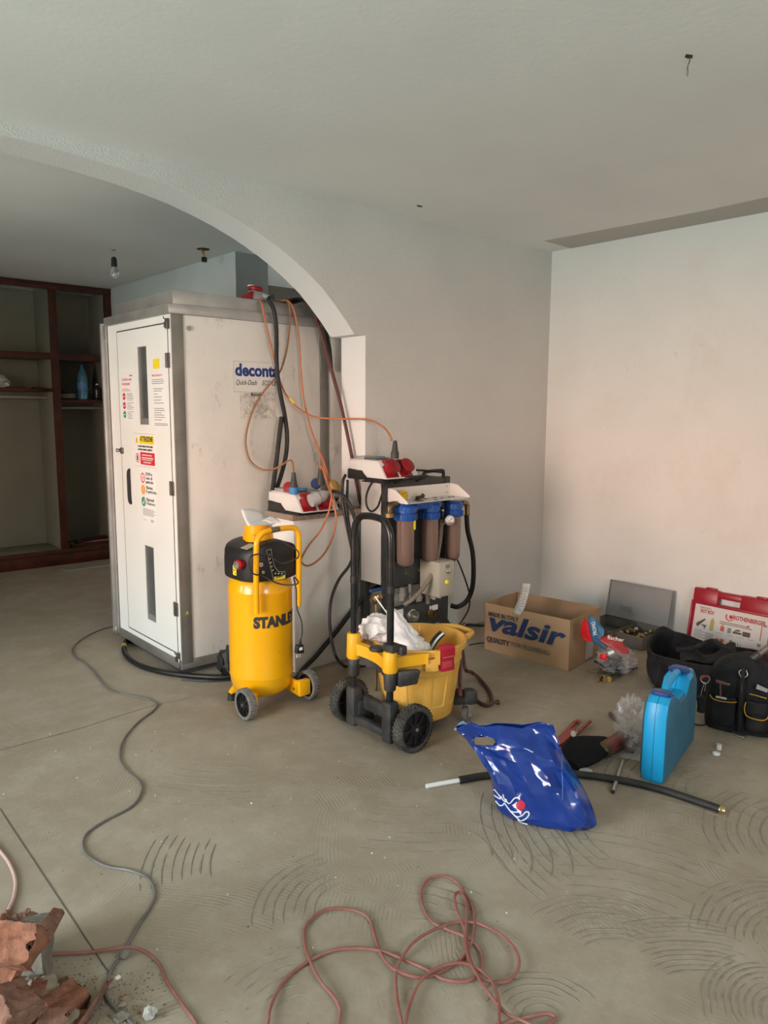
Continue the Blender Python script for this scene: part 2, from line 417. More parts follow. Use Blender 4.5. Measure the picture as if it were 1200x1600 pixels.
# window frames (out of the picture, back-room and rear ones frame openings added for light)
m_frame = mat('window_wood', (.30, .20, .12), .5)
def window(name, rect, side):
    q = MB(); a0, a1, z0, z1 = rect; t = .05
    bars = [(a0, a0+t, z0, z1), (a1-t, a1, z0, z1), (a0+t, a1-t, z0, z0+t), (a0+t, a1-t, z1-t, z1), ((a0+a1)/2-t, (a0+a1)/2+t, z0+t, z1-t)]
    for b0, b1, c0, c1 in bars:
        if side == 'y': q.box((XL-.09, b0, c0), (XL-.03, b1, c1))
        else: q.box((b0, YB-.09, c0), (b1, YB-.03, c1))
    struct(name, q, m_frame, smooth=False)
window('window_1', WIN_L, 'y'); window('window_added_back', FILL_B, 'y'); window('window_added_rear', FILL_R, 'x')

# granite shelf on the stub wall
m_gran = mat('granite', (.30, .235, .19), .35, var=.65, vscale=170, bump=.05)
o = MB(); o.box((2.235, YW-.035, .8585), (XJ-.004, YW2+.02, .889), .004); sh = o.done('granite_shelf', m_gran)
tag(sh, 'speckled brown granite slab capping the low white wall', 'shelf'); recenter(sh)

# joint lines cut in the screed
m_joint = mat('joint_dirt', (.10, .085, .07), .9)
q = MB()
def strip(q, pts, w, z=.0012):
    P = [V(p) for p in pts]
    for a, b in zip(P, P[1:]):
        d = (b-a).normalized(); n_ = V((-d.y, d.x, 0))*w/2
        q.face([(a-n_)+V((0, 0, z)), (b-n_)+V((0, 0, z)), (b+n_)+V((0, 0, z)), (a+n_)+V((0, 0, z))])
strip(q, [FL(0, 1264), FL(85, 1393), FL(165, 1513), FL(172, 1522)], .004)
strip(q, [FL(-20, 1178), FL(120, 1140), FL(230, 1105), FL(300, 1090)], .003)
q.done('floor_joint', m_joint, floor, smooth=False)

# combed adhesive ridges: arcs read off the photograph, modelled as low ridges
m_ridge = mat('dried_adhesive', (.265, .222, .165), .85, var=.25, vscale=30)
q = MB(); rr = random.Random(3)
def arc_patch(c, rim0, rim1, a0, a1, count, gap=.12):
    """ridges of radius rim0..rim1 around c between the angles a0..a1"""
    for i in range(count):
        R = rim0+(rim1-rim0)*i/max(count-1, 1)
        s0 = a0+rr.uniform(0, .14)*(a1-a0); s1 = a1-rr.uniform(0, .16)*(a1-a0)
        n = max(4, int(abs(s1-s0)*R/.02)); run = []
        for k in range(n+1):
            a = s0+(s1-s0)*k/n
            if rr.random() < gap*.6 and len(run) > 2: _ridge(run); run = []
            wob = noise.noise(V((R*9, a*3, 1)))*.004
            run.append(V((c.x+(R+wob)*cos(a), c.y+(R+wob)*sin(a), 0)))
        _ridge(run)
def _ridge(P):
    if len(P) < 3: return
    w = rr.uniform(.0026, .0048); h = .0015; prev = None
    for i, p in enumerate(P):
        t = (P[min(i+1, len(P)-1)]-P[max(i-1, 0)]).normalized(); nn = V((-t.y, t.x, 0)); e = .35 if i in (0, len(P)-1) else 1
        cur = [q.b.verts.new(p-nn*w*e+V((0, 0, .0004))), q.b.verts.new(p+V((0, 0, .0004+h*e))), q.b.verts.new(p+nn*w*e+V((0, 0, .0004)))]
        if prev:
            for a in (0, 1): q.b.faces.new((prev[a], prev[a+1], cur[a+1], cur[a]))
        prev = cur
def patch_px(cx, cy, p_in, p_out, pa, pb, count):
    """centre pixel, a pixel on the inner and outer ridge, and pixels that bound the sweep"""
    c = FL(cx, cy); R0 = (FL(*p_in)-c).length; R1 = (FL(*p_out)-c).length
    a = FL(*pa)-c; b = FL(*pb)-c; a0 = atan2(a.y, a.x); a1 = atan2(b.y, b.x)
    while a1-a0 > pi: a1 -= 2*pi
    while a1-a0 < -pi: a1 += 2*pi
    arc_patch(c, R0, R1, a0, a1, count)
patch_px(1090, 1290, (905, 1290), (750, 1270), (770, 1240), (870, 1400), 10)
patch_px(960, 1560, (960, 1460), (985, 1310), (850, 1370), (1130, 1385), 11)
patch_px(975, 1520, (930, 1470), (850, 1410), (845, 1440), (1040, 1420), 10)
patch_px(1160, 1640, (1130, 1520), (1060, 1430), (1030, 1520), (1170, 1460), 13)
patch_px(1010, 1400, (1020, 1340), (1080, 1215), (1000, 1200), (1150, 1330), 9)
patch_px(1260, 1600, (1190, 1590), (1095, 1560), (1080, 1600), (1190, 1490), 9)
patch_px(1300, 1500, (1210, 1430), (1130, 1380), (1140, 1470), (1260, 1360), 8)
patch_px(1160, 1250, (1120, 1210), (1040, 1160), (1040, 1240), (1190, 1170), 8)
patch_px(700, 1330, (735, 1300), (830, 1270), (760, 1220), (800, 1360), 5)
patch_px(640, 1150, (640, 1230), (620, 1330), (560, 1290), (720, 1300), 9)
patch_px(850, 1600, (850, 1570), (840, 1520), (740, 1560), (960, 1560), 6)
patch_px(640, 1500, (670, 1440), (700, 1380), (640, 1410), (730, 1430), 6)
patch_px(520, 1330, (330, 1340), (225, 1350), (230, 1300), (250, 1390), 8)
patch_px(400, 1110, (370, 1190), (350, 1260), (230, 1230), (420, 1220), 8)
patch_px(780, 1180, (800, 1100), (830, 1060), (740, 1090), (900, 1100), 6)
patch_px(560, 1420, (500, 1400), (440, 1360), (460, 1440), (520, 1350), 7)
patch_px(1330, 1330, (1190, 1310), (1100, 1300), (1110, 1350), (1170, 1230), 6)
patch_px(480, 1600, (450, 1560), (400, 1500), (390, 1560), (480, 1500), 6)
q.done('adhesive_ridges', m_ridge, floor, kind='stuff', smooth=False)

# ================================================================== decontamination cabin behind the arch
m_panel = mat('white_laminate', (.70, .68, .64), .45, var=.07, vscale=3, spec=.4); add_marks(m_panel, (.30, .27, .24), 9, .575, .66, .6, (1, 1, .5)); add_marks(m_panel, (.50, .47, .42), 2.2, .5, .72, .35)
m_door = mat('white_door', (.80, .82, .79), .4, var=.03, vscale=2, spec=.4); add_marks(m_door, (.42, .40, .36), 11, .63, .71, .5)
m_alu = mat('dull_aluminium', (.27, .26, .24), .5, .55, var=.25, vscale=5, dust=.3)
m_alu2 = mat('bright_aluminium', (.42, .415, .40), .4, .6, var=.18, vscale=6)
m_dst = mat('dark_steel', (.16, .15, .14), .4, .7, var=.2, vscale=20)
m_steel = mat('zinc_plated_steel', (.55, .54, .50), .3, .9, var=.2, vscale=20)
m_gap = mat('dark_gap', (.03, .03, .03), .9)
m_glassdark = mat('smoked_pane', (.10, .115, .115), .12, spec=.6, var=.3, vscale=4)
m_black = mat('black_plastic', (.010, .010, .011), .45, var=.3, vscale=20, dust=.06)
m_blackrub = mat('black_rubber', (.011, .011, .012), .6, var=.3, vscale=30, dust=.10)
m_paper = mat('white_paper', (.80, .81, .80), .7, var=.03, vscale=5)
m_ink = mat('black_ink', (.03, .03, .035), .6); m_inkg = mat('grey_ink', (.22, .22, .23), .6)
m_red = mat('signal_red', (.62, .035, .045), .5); m_yel = mat('signal_yellow', (.85, .68, .03), .5); m_grn = mat('signal_green', (.05, .30, .14), .5)
m_org = mat('signal_orange', (.85, .36, .05), .5); m_navy = mat('navy_ink', (.02, .045, .20), .5)

cab = thing('decontamination_cabin', 'tall white decontamination cabin with aluminium edges standing behind the arch', 'cabin', (1.765, 3.665, 0))
CL, CW, ZP, ZT = 1.95, .84, .085, 1.935     # length, width, panel bottom and top
q = MB(); q.box((.025, .025, 0), (CL-.02, CW-.02, .036)); q.done('plinth', mat('dark_plinth', (.10, .095, .09), .7, .3), cab)
q = MB(); q.box((0, -.004, .034), (CL, .03, ZP+.002), .004); q.box((-.004, .03, .034), (.03, CW, ZP+.002), .004); q.box((.03, CW-.03, .034), (CL, CW, ZP), .004)
q.done('base_rail', m_alu, cab)
q = MB(); q.box((.03, .03, .036), (CL, CW-.03, ZP+.01)); q.done('floor_pan', m_alu, cab)
# side panels (two modules) facing the room
for x0, x1 in ((.068, .949), (1.011, CL-.05)):
    q = MB(); q.box((x0, .001, ZP), (x1, .022, ZT), .002); q.done('side_panel', m_panel, cab)
q = MB(); q.box((.03, CW-.022, ZP), (CL, CW-.001, ZT)); q.done('rear_panel', m_panel, cab)
q = MB(); q.box((CL-.022, .02, ZP), (CL, CW-.02, ZT)); q.done('end_panel', m_panel, cab)
for x0, x1 in ((.001, .068), (.949, 1.011), (CL-.06, CL)):
    q = MB(); q.box((x0, -.005, ZP-.02), (x1, .0012, ZT+.012), .002); q.box((x0+.004, -.0065, ZP), (x0+.008, -.004, ZT)); q.done('corner_profile', m_alu, cab)
q = MB(); q.cyl((.10, -.001, 1.868), (.10, -.007, 1.868), .013, n=14); q.cyl((.10, -.006, 1.868), (.10, -.010, 1.868), .006, n=6); q.done('cover_plug', m_alu2, cab)
# cap
q = MB(); q.box((-.016, -.016, ZT-.002), (CL+.01, CW+.016, 1.984), .006); q.done('roof_band', m_alu2, cab)
q = MB(); q.box((.034, .034, 1.982), (CL-.03, CW-.034, 2.060), .004); q.done('roof_cap', m_alu2, cab)
# front (faces -x): frame and door
q = MB()
q.box((.001, .002, ZP), (.022, .035, ZT)); q.box((.001, .705, ZP), (.022, CW-.002, ZT)); q.box((.001, .035, 1.895), (.022, .705, ZT)); q.box((.001, .035, ZP), (.022, .705, .115))
q.done('front_frame', m_door, cab)
dr = MB()
ys = [.042, .305, .425, .70]; zs = [.122, .232, .672, 1.362, 1.79, 1.888]
for i in range(3):
    for j in range(5):
        if i == 1 and j in (1, 3): continue
        dr.box((.0, ys[i], zs[j]), (.022, ys[i+1], zs[j+1]))
bmesh.ops.remove_doubles(dr.b, verts=dr.b.verts[:], dist=.0005)
door = dr.done('door', m_door, cab)
for z0, z1 in ((.232, .672), (1.362, 1.79)):
    q = MB(); q.box((.012, .307, z0+.002), (.016, .423, z1-.002)); q.done('window_pane', m_glassdark, door)
    q = MB()
    for b in (((.003, .305, z0), (.014, .311, z1)), ((.003, .417, z0), (.014, .425, z1)), ((.003, .311, z0), (.014, .417, z0+.035)), ((.003, .311, z1-.006), (.014, .417, z1))): q.box(*b)
    q.done('window_frame', m_alu2, door)
q = MB()
for b in (((.0, .0365, .118), (.004, .041, 1.892)), ((.0, .7008, .118), (.004, .7048, 1.892)), ((.0, .041, 1.8882), (.004, .70, 1.8945)), ((.0, .041, .1155), (.004, .70, .1215))): q.box(*b)
q.done('door_gap', m_gap, cab)
q = MB(); q.tube([(.004, .592, 1.095), (-.008, .592, 1.080), (-.010, .590, 1.0), (-.010, .588, .93), (-.006, .587, .905), (.004, .587, .90)], .011, n=8, sm=5); q.done('handle', m_gap, door)
q = MB(); q.box((-.014, .668, 1.185), (0, .694, 1.222), .004); q.cyl((-.014, .70, 1.205), (-.028, .712, 1.205), .010, n=10); q.done('lock', m_dst, door)
for z in (1.70, 1.03, .37):
    q = MB(); q.box((-.007, .018, z-.038), (0, .064, z+.038), .002); q.cyl((-.009, .040, z-.038), (-.009, .040, z+.038), .005, n=8)
    for dz in (-.024, .024):
        for dy in (.026, .056): q.cyl((-.007, dy, z+dz), (-.0085, dy, z+dz), .003, n=6)
    q.done('hinge', m_dst, door)
# coupling flange at the far corner, latches and clips
q = MB(); q.box((-.034, .852, .06), (-.004, .875, 1.95), .003); q.box((-.012, .84, .05), (.02, .853, 1.96)); q.done('coupling_flange', m_alu2, cab); q = MB(); q.box((-.003, .838, .07), (.003, .851, 1.95)); q.done('flange_gap_shade', m_gap, cab)  # last dark strip stands in for the shaded gap beside the flange
def latch(y, z, sc=1.):
    q = MB(); q.box((-.020, y-.012*sc, z-.035*sc), (-.0, y+.012*sc, z+.035*sc), .002); q.box((-.028, y-.006*sc, z-.028*sc), (-.018, y+.006*sc, z+.01*sc), .002)
    q.tube([(-.026, y-.004, z+.03*sc), (-.030, y, z+.045*sc), (-.026, y+.004, z+.03*sc)], .002, n=5, sm=4); q.done('latch', m_dst, cab)
latch(.018, 1.885, .75); latch(.018, .105, .7); latch(.862, 1.90, 1.1)
q = MB()
for yy in (.858, .83, .012):
    q = MB(); q.tube([(-.03 if yy > .5 else -.01, yy, .10), (-.036 if yy > .5 else -.012, yy-.006, .07), (-.034 if yy > .5 else -.014, yy, .045), (-.028 if yy > .5 else -.01, yy+.006, .07), (-.03 if yy > .5 else -.01, yy, .10)], .0025, n=5, sm=4); q.done('wire_clip', m_steel, cab)
# printed notices
MF = lambda y, z: MX((-.0012, y, z), (0, -1, 0), (0, 0, 1))       # sheet origin at its upper corner toward the wardrobe, seen from the front
def sheet(y1, z1, w, h, m=m_paper, t=.001, name='notice'):
    M = MF(y1, z1); q = MB(); q.prism([(0, 0), (w, 0), (w, -h), (0, -h)][::-1], M, -t, 0); return q.done(name, m, cab, smooth=False), M
def bars(name, M, rects, m, parent, z=.0004):
    q = MB()
    for x0, y0, w, h in rects: q.face([M @ V((x0, y0, z)), M @ V((x0+w, y0, z)), M @ V((x0+w, y0+h, z)), M @ V((x0, y0+h, z))])
    return q.done(name, m, parent, smooth=False)
def disc(name, M, cx, cy, r, m, parent, z=.0004, r_in=0):
    q = MB()
    if r_in == 0: q.face([M @ V((cx+r*cos(2*pi*k/24), cy+r*sin(2*pi*k/24), z)) for k in range(24)])
    else:
        for k in range(24):
            a, b = 2*pi*k/24, 2*pi*(k+1)/24
            q.face([M @ V((cx+R*cos(t), cy+R*sin(t), z)) for R, t in ((r, a), (r, b), (r_in, b), (r_in, a))])
    return q.done(name, m, parent, smooth=False)
rn = random.Random(5)
# emergency notice
n1, M1 = sheet(.672, 1.655, .205, .305)
T = Matrix.Translation
text('lettering', 'Cosa fare in caso', .024, m_red, n1, M1 @ T((.022, -.050, .0004)), width=.135)
text('lettering', 'di emergenza?', .024, m_red, n1, M1 @ T((.022, -.075, .0004)), width=.11)
bars('print', M1, [(.022, -.095, .09, .003), (.022, -.104, .12, .003)], m_red, n1)
bars('print', M1, [(.13, -.022, .04, .008)], m_inkg, n1)
for k, mm in enumerate((m_red, m_red, m_grn)):
    cy = -.135-.052*k; disc('symbol', M1, .045, cy, .021, mm, n1)
    bars('print', M1, [(.030, cy-.003, .03, .005)], m_paper, n1, .0008)
    bars('print', M1, [(.085, cy+.014-.009*i, .045+rn.random()*.05, .003) for i in range(5)], m_inkg, n1)
# text notice
n2, M2 = sheet(.272, 1.655, .222, .312)
text('lettering', 'PROCEDURA DI', .016, m_red, n2, M2 @ T((.03, -.036, .0004)), width=.12)
ls = [(-.052, .14), (-.062, .15), (-.072, .14), (-.10, .12), (-.112, .10), (-.128, .05), (-.144, .10), (-.160, .09), (-.176, .12), (-.205, .12), (-.216, .13), (-.228, .09), (-.240, .12), (-.252, .13), (-.266, .09), (-.286, .16), (-.294, .16)]
bars('print', M2, [(.03 if i < 3 else .045, y, w, .0035) for i, (y, w) in enumerate(ls)], m_inkg, n2)
# yellow label
n3, M3 = sheet(.222, 1.715, .078, .052, m_yel, name='yellow_label')
# ATTENZIONE
n4, M4 = sheet(.512, 1.315, .300, .195)
bars('print', M4, [(.075, -.062, .19, .046)], m_yel, n4)
q = MB(); q.face([M4 @ V(p) for p in ((.018, -.060, .0004), (.062, -.060, .0004), (.040, -.018, .0004))]); q.done('symbol', m_yel, n4, smooth=False)
bars('symbol', M4, [(.038, -.048, .005, .018), (.038, -.055, .005, .004)], m_ink, n4, .0008)
text('lettering', 'ATTENZIONE', .040, m_ink, n4, M4 @ T((.088, -.055, .0008)), bold=.001, width=.165)
text('lettering', "A QUESTI OPERAI CON IN CORSO", .014, m_ink, n4, M4 @ T((.05, -.083, .0004)), bold=.0005, width=.20)
text('lettering', "LAVORI DI BONIFICA AMIANTO", .014, m_ink, n4, M4 @ T((.05, -.101, .0004)), bold=.0005, width=.19)
bars('print', M4, [(.08, -.178, .19, .070)], m_red, n4)
bars('print', M4, [(.105, -.126, .13, .005), (.10, -.142, .15, .006), (.10, -.152, .14, .004), (.12, -.167, .10, .005)], m_paper, n4, .0008)
disc('symbol', M4, .042, -.143, .027, m_red, n4, r_in=.021); bars('symbol', M4, [(.032, -.157, .018, .028)], m_ink, n4)
bars('print', M4, [(.008, -.190, .28, .0015), (.008, -.006, .28, .0015)], m_inkg, n4)
# STOP notice
n5, M5 = sheet(.458, 1.106, .215, .300)
for k, (mm, ln) in enumerate(((m_red, ('STOP in', 'caso di', 'pericolo')), (m_org, ('Elimina', 'il pericolo')), (m_grn, ('Riprendi', 'il lavoro')))):
    cy = -.045-.068*k
    if k == 0: disc('symbol', M5, .048, cy, .029, mm, n5, r_in=.021); disc('symbol', M5, .048, cy, .012, mat('pink_ink', (.80, .35, .38), .6), n5)
    else:
        disc('symbol', M5, .048, cy, .028, mm, n5)
        if k == 1: bars('symbol', M5, [(.045, cy-.008, .006, .024), (.045, cy-.018, .006, .006)], m_paper, n5, .0008)
        else:
            q = MB(); w = .0035
            for a, b in (((.034, cy), (.045, cy-.014)), ((.045, cy-.014), (.064, cy+.016))):
                a, b = V((*a, .0009)), V((*b, .0009)); d = (b-a).normalized(); p = V((-d.y, d.x, 0))*w; q.face([M5 @ z for z in (a-p, b-p, b+p, a+p)])
            q.done('symbol', m_paper, n5, smooth=False)
    for i, s_ in enumerate(ln): text('lettering', s_, .024, m_ink, n5, M5 @ T((.088, cy+(.012 if len(ln) == 3 else .004)-.022*i, .0004)), bold=.0004, width=.012*len(s_))
bars('print', M5, [(.035, -.222-.006*i, .14+.03*(i % 3 == 1), .0025) for i in range(7)] + [(.035, -.285, .05, .002)], m_inkg, n5)
disc('symbol', M5, .145, -.283, .008, m_red, n5, r_in=.004); disc('symbol', M5, .165, -.283, .008, m_inkg, n5, r_in=.004)
# maker's sign on the side
MS = MX((2.120-1.765, -.0012, 1.715), (1, 0, 0), (0, 0, 1))
q = MB(); q.prism(rrect(.330, .172, .004, 2, .165, -.086), MS, -.0016, .0006); n6 = q.done('maker_sign', mat('sign_white', (.70, .69, .66), .4), cab, smooth=False)
bars('print', MS, [(.003, -.004, .324, .0012), (.003, -.169, .324, .0012), (.003, -.168, .0012, .165), (.3255, -.168, .0012, .165)], m_inkg, n6, .001)
text('lettering', 'deconta', .092, m_navy, n6, MS @ T((.014, -.098, .001)), bold=.0035, width=.284)
text('lettering', 'Quick-Dush', .040, m_ink, n6, MS @ T((.016, -.138, .001)), shear=.3, width=.132)
text('lettering', 'ECO-LINE', .040, m_ink, n6, MS @ T((.185, -.138, .001)), shear=.3, width=.122)
# faded picture sticker under it
MG = MX((2.162-1.765, -.0014, 1.545), (1, 0, 0), (0, 0, 1))
m_fade = mat('faded_print', (.50, .46, .43), .7, var=.5, vscale=26); add_marks(m_fade, (.70, .67, .63), 16, .45, .55, .9)
q = MB(); q.prism([(0, -.145), (.228, -.145), (.228, -.005), (0, -.005)], MG, -.0006, .0004); n7 = q.done('faded_sticker', m_fade, cab, smooth=False)
bars('print', MG, [(.072, -.018, .075, .016)], m_ink, n7, .0009)
text('lettering', 'enviro', .016, m_paper, n7, MG @ T((.080, -.015, .0013)), width=.058)
bars('print', MG, [(.085, -.027, .045, .004)], m_inkg, n7, .0009)
text('lettering', 'A', .03, m_yel, cab, MX((.03, -.0056, .335), (1, 0, 0), (0, 0, 1)))

# ================================================================== built-in wardrobe
m_maho = mat('reddish_brown_wood', (.060, .013, .006), .4, var=.5, vscale=9)
m_ward = mat('wardrobe_lining', (.235, .23, .18), .8, var=.08, vscale=3)
YD = 7.095
wd = thing('open_wardrobe', 'doorless built-in wardrobe with dark reddish wooden frame against the far wall', 'wardrobe', (2.2, YD, 0))
def WB(name, boxes, m, par=wd, bev=.003):
    q = MB()
    for (x0, y0, z0), (x1, y1, z1) in boxes: q.box((x0-2.2, y0-YD, z0), (x1-2.2, y1-YD, z1), bev)
    return q.done(name, m, par)
for x0, x1 in ((2.766, 2.827), (2.268, 2.330), (1.36, 1.42), (.45, .51), (-.46, -.40), (-1.4, -1.34)):
    WB('post', [((x0, YD, .14), (x1, YD+.04, 2.50))], m_maho)
WB('top_rail', [((-1.4, YD-.004, 2.50), (2.827, YD+.04, 2.557))], m_maho)
WB('middle_rail', [((-1.4, YD+.002, 1.885), (2.766, YD+.038, 1.942))], m_maho)
WB('bottom_rail', [((-1.4, YD-.004, .105), (2.827, YD+.04, .145))], m_maho)
WB('plinth', [((-1.4, YD+.010, .0), (2.827, YD+.03, .106))], m_maho)
WB('floor_panel', [((-1.4, YD+.03, .11), (2.827, YF-.03, .135))], m_ward)
for x0 in (2.295, 1.385, .475): WB('partition', [((x0, YD+.03, .135), (x0+.018, YF-.03, 2.55))], m_ward)
WB('side_panel', [((2.81, YD+.03, .135), (2.827, YF-.03, 2.55))], m_ward)
WB('back_panel', [((-1.4, YF-.032, .0), (2.827, YF-.022, 2.55))], m_ward)
WB('shelf', [((1.41, YD+.10, 1.600), (2.290, YF-.035, 1.628))], m_maho)
WB('shelf', [((2.316, YD+.06, 1.498), (2.808, YF-.035, 1.530))], m_maho)
WB('shelf', [((1.41, YD+.05, 1.90), (2.290, YF-.035, 1.92))], m_ward); WB('shelf', [((2.316, YD+.05, 1.90), (2.808, YF-.035, 1.92))], m_ward)
for x0, x1, z in ((1.41, 2.290, 1.55), (2.316, 2.808, 1.455)):
    q = MB(); q.cyl((x0-2.2, .28, z), (x1-2.2, .28, z), .013, n=10); q.done('hanging_rail', m_alu2, wd)
# things on the wardrobe shelves
m_bb = mat('blue_bottle_plastic', (.16, .42, .62), .12, trans=.6, spec=.5)
def bottle(loc, h, r, label, m, cap, group=None):
    t = thing('bottle', label, 'bottle', loc, group=group)
    q = MB(); q.lathe([(r*.8, 0), (r, .012), (r, h*.28), (r*.88, h*.40), (r, h*.50), (r*.98, h*.66), (r*.70, h*.80), (r*.34, h*.90), (r*.30, h*.95)], n=20); q.done('body', m, t)
    q = MB(); q.cyl((0, 0, h*.93), (0, 0, h), r*.36, n=14); q.done('cap', cap, t); return t
m_bluecap = mat('blue_cap', (.03, .10, .22), .5)
b_ = bottle((2.606, YD+.22, 1.5305), .33, .048, 'large blue plastic water bottle standing on the wardrobe shelf', m_bb, m_bluecap)
q = MB(); q.lathe([(.0488, .10), (.0488, .16)], n=20, caps=False); q.done('paper_label', mat('bottle_label', (.10, .25, .55), .5), b_)
bottle((2.735, YD+.20, 1.5305), .155, .036, 'small dark bottle beside the blue water bottle', mat('cola_plastic', (.02, .02, .025), .15), m_paper)
o = MB()
for k in range(4): o.lathe([(.05, .0+k*.011), (.10, .018+k*.011), (.10, .022+k*.011), (.045, .006+k*.011)], n=24)
tag(o.done('plate_stack', mat('dull_crockery', (.45, .43, .38), .4), loc=(2.44, YD+.24, 1.5305)), 'low stack of dull plates on the wardrobe shelf beside the water bottle', 'plates')
o = MB(); o.chunk((0, 0, .014), (.10, .05, .035), 4, rough=.4, sub=2); tag(o.done('dark_rag', mat('dark_rag', (.05, .05, .045), .9), loc=(2.44, YD+.22, 1.585)), 'small dark rag lying on the stack of plates', 'rag')
o = MB(); o.chunk((0, 0, .062), (.22, .12, .11), 9, rough=.3, sub=2); tag(o.done('cloth_bundle', mat('grey_white_cloth', (.50, .50, .46), .9), loc=(1.86, YD+.28, 1.628)), 'crumpled whitish cloth bundle on the wider wardrobe shelf', 'cloth')
for x_, w_, l_ in ((2.0, .07, 'wider thin dark wood offcut beside the cloth bundle on the shelf'), (2.19, .04, 'small dark wood offcut on the shelf close to the wardrobe post')):
    o = MB(); o.box((-w_, -.05, 0), (w_, .04, .012)); tag(o.done('wood_offcut', m_maho, loc=(x_, YD+.2, 1.6285)), l_, 'offcut')
# loose sticks in the wardrobe bottom
o = MB(); o.box((-.02, -.16, 0), (.012, .16, .22), .003); tag(o.done('white_offcut', mat('white_board', (.52, .51, .46), .6), loc=(2.345, YD+.26, .136)), 'whitish board offcut upright by the wardrobe post', 'offcut')
for k, (x, y, dx, rz, z, c, lb) in enumerate(((2.58, .12, .40, .03, .137, m_maho, 'dark reddish lath lying lowest in the wardrobe bottom'), (2.60, .20, .38, -.02, .138, mat('pale_wood', (.36, .29, .20), .7), 'pale wooden lath in the wardrobe bottom'), (2.57, .29, .42, .03, .139, m_maho, 'dark reddish lath at the back of the wardrobe bottom'), (2.60, .20, .34, .35, .167, m_maho, 'dark lath lying across the other laths'))):
    o = MB(); o.box((-dx/2, -.02, 0), (dx/2, .02, .028), .002); l_ = o.done('wooden_lath', c, loc=(x, YD+y, z)); l_.rotation_euler = (0, 0, rz); tag(l_, lb, 'lath', 'laths in the wardrobe')
# board on the floor in front of the plinth
o = MB(); c = [FL(93, 889.5), FL(103, 893), FL(173, 884), FL(173, 875), FL(150, 877)]
o.prism([(p.x, p.y) for p in c][::-1] if False else [(p.x, min(p.y, YD-.01)) for p in c], I4, .001, .010); tag(recenter(o.done('flat_board', mat('grey_board', (.30, .27, .20), .7, var=.1))), 'thin flat board lying on the floor before the wardrobe', 'board')

# ================================================================== ceiling fittings
t = thing('hanging_bulb', 'bare clear light bulb hanging on a short wire in the back room', 'light bulb', (2.17, 5.36, CEIL))
q = MB(); q.tube([(0, 0, 0), (.004, 0, -.02), (-.003, .002, -.035), (.003, 0, -.05)], .0022, n=6, sm=4); q.cyl((0, 0, -.004), (0, 0, 0), .016, n=10); q.done('wire', m_inkg, t)
q = MB(); q.lathe([(.004, -.048), (.014, -.052), (.019, -.065), (.021, -.115), (.017, -.118)], n=14); q.done('lamp_holder', m_black, t)
q = MB(); q.lathe([(.014, -.112), (.016, -.125), (.028, -.148), (.031, -.166), (.026, -.186), (.012, -.197), (.001, -.199)], n=18)
q.done('glass_bulb', mat('bulb_glass', (.85, .86, .85), .05, trans=.85, spec=.5), t)
q = MB(); q.lathe([(.004, -.115), (.005, -.16)], n=8); q.tube([(-.012, 0, -.155), (-.004, 0, -.165), (.004, 0, -.160), (.012, 0, -.168)], .0012, n=5, sm=3); q.done('filament_mount', m_steel, t)
m_dirty = mat('dirty_hole', (.05, .035, .02), .9); m_wirey = mat('yellowish_wire', (.45, .28, .08), .6); m_copper = mat('brown_wire', (.20, .11, .06), .6)
t = thing('ceiling_wires', 'loose yellowish wires with a black terminal block hanging from the back room ceiling', 'wires', (2.625, 4.905, CEIL))
q = MB(); q.cyl((0, 0, -.003), (0, 0, -.0005), .045, n=16); q.done('ceiling_hole', m_dirty, t)
q = MB()
for k in range(4): q.tube([(-.02+.012*k, .005*k, -.002), (-.012+.006*k, 0, -.025), (.003+.004*k, .003, -.045), (.004+.003*k, 0, -.06)], .003, n=6, sm=4)
q.done('wire', m_wirey, t)
q = MB(); q.box((-.012, -.010, -.088), (.024, .010, -.055), .002); q.done('terminal_block', m_black, t)
t = thing('ceiling_wires', 'two thin brown wires hanging from a small hole in the main ceiling', 'wires', (2.385, 1.262, CEIL))
q = MB(); q.chunk((0, 0, 0), (.030, .020, .005), 3, rough=.3); q.done('ceiling_hole', m_dirty, t)
q = MB(); q.tube([(.005, -.004, 0), (.003, -.003, -.015), (-.002, 0, -.03), (.003, .001, -.045), (-.002, 0, -.06)], .0012, n=5, sm=5)
q.tube([(.003, -.004, 0), (-.002, -.002, -.02), (-.006, 0, -.035), (-.004, .002, -.05), (-.010, .002, -.056)], .0009, n=5, sm=5); q.done('wire', m_copper, t)
o = MB(); o.chunk((0, 0, 0), (.040, .016, .006), 5, rough=.4); tag(o.done('ceiling_hook_hole', m_dirty, loc=(2.97, 3.085, CEIL-.001)), 'small dark drill hole in the ceiling near the arch wall', 'hole')

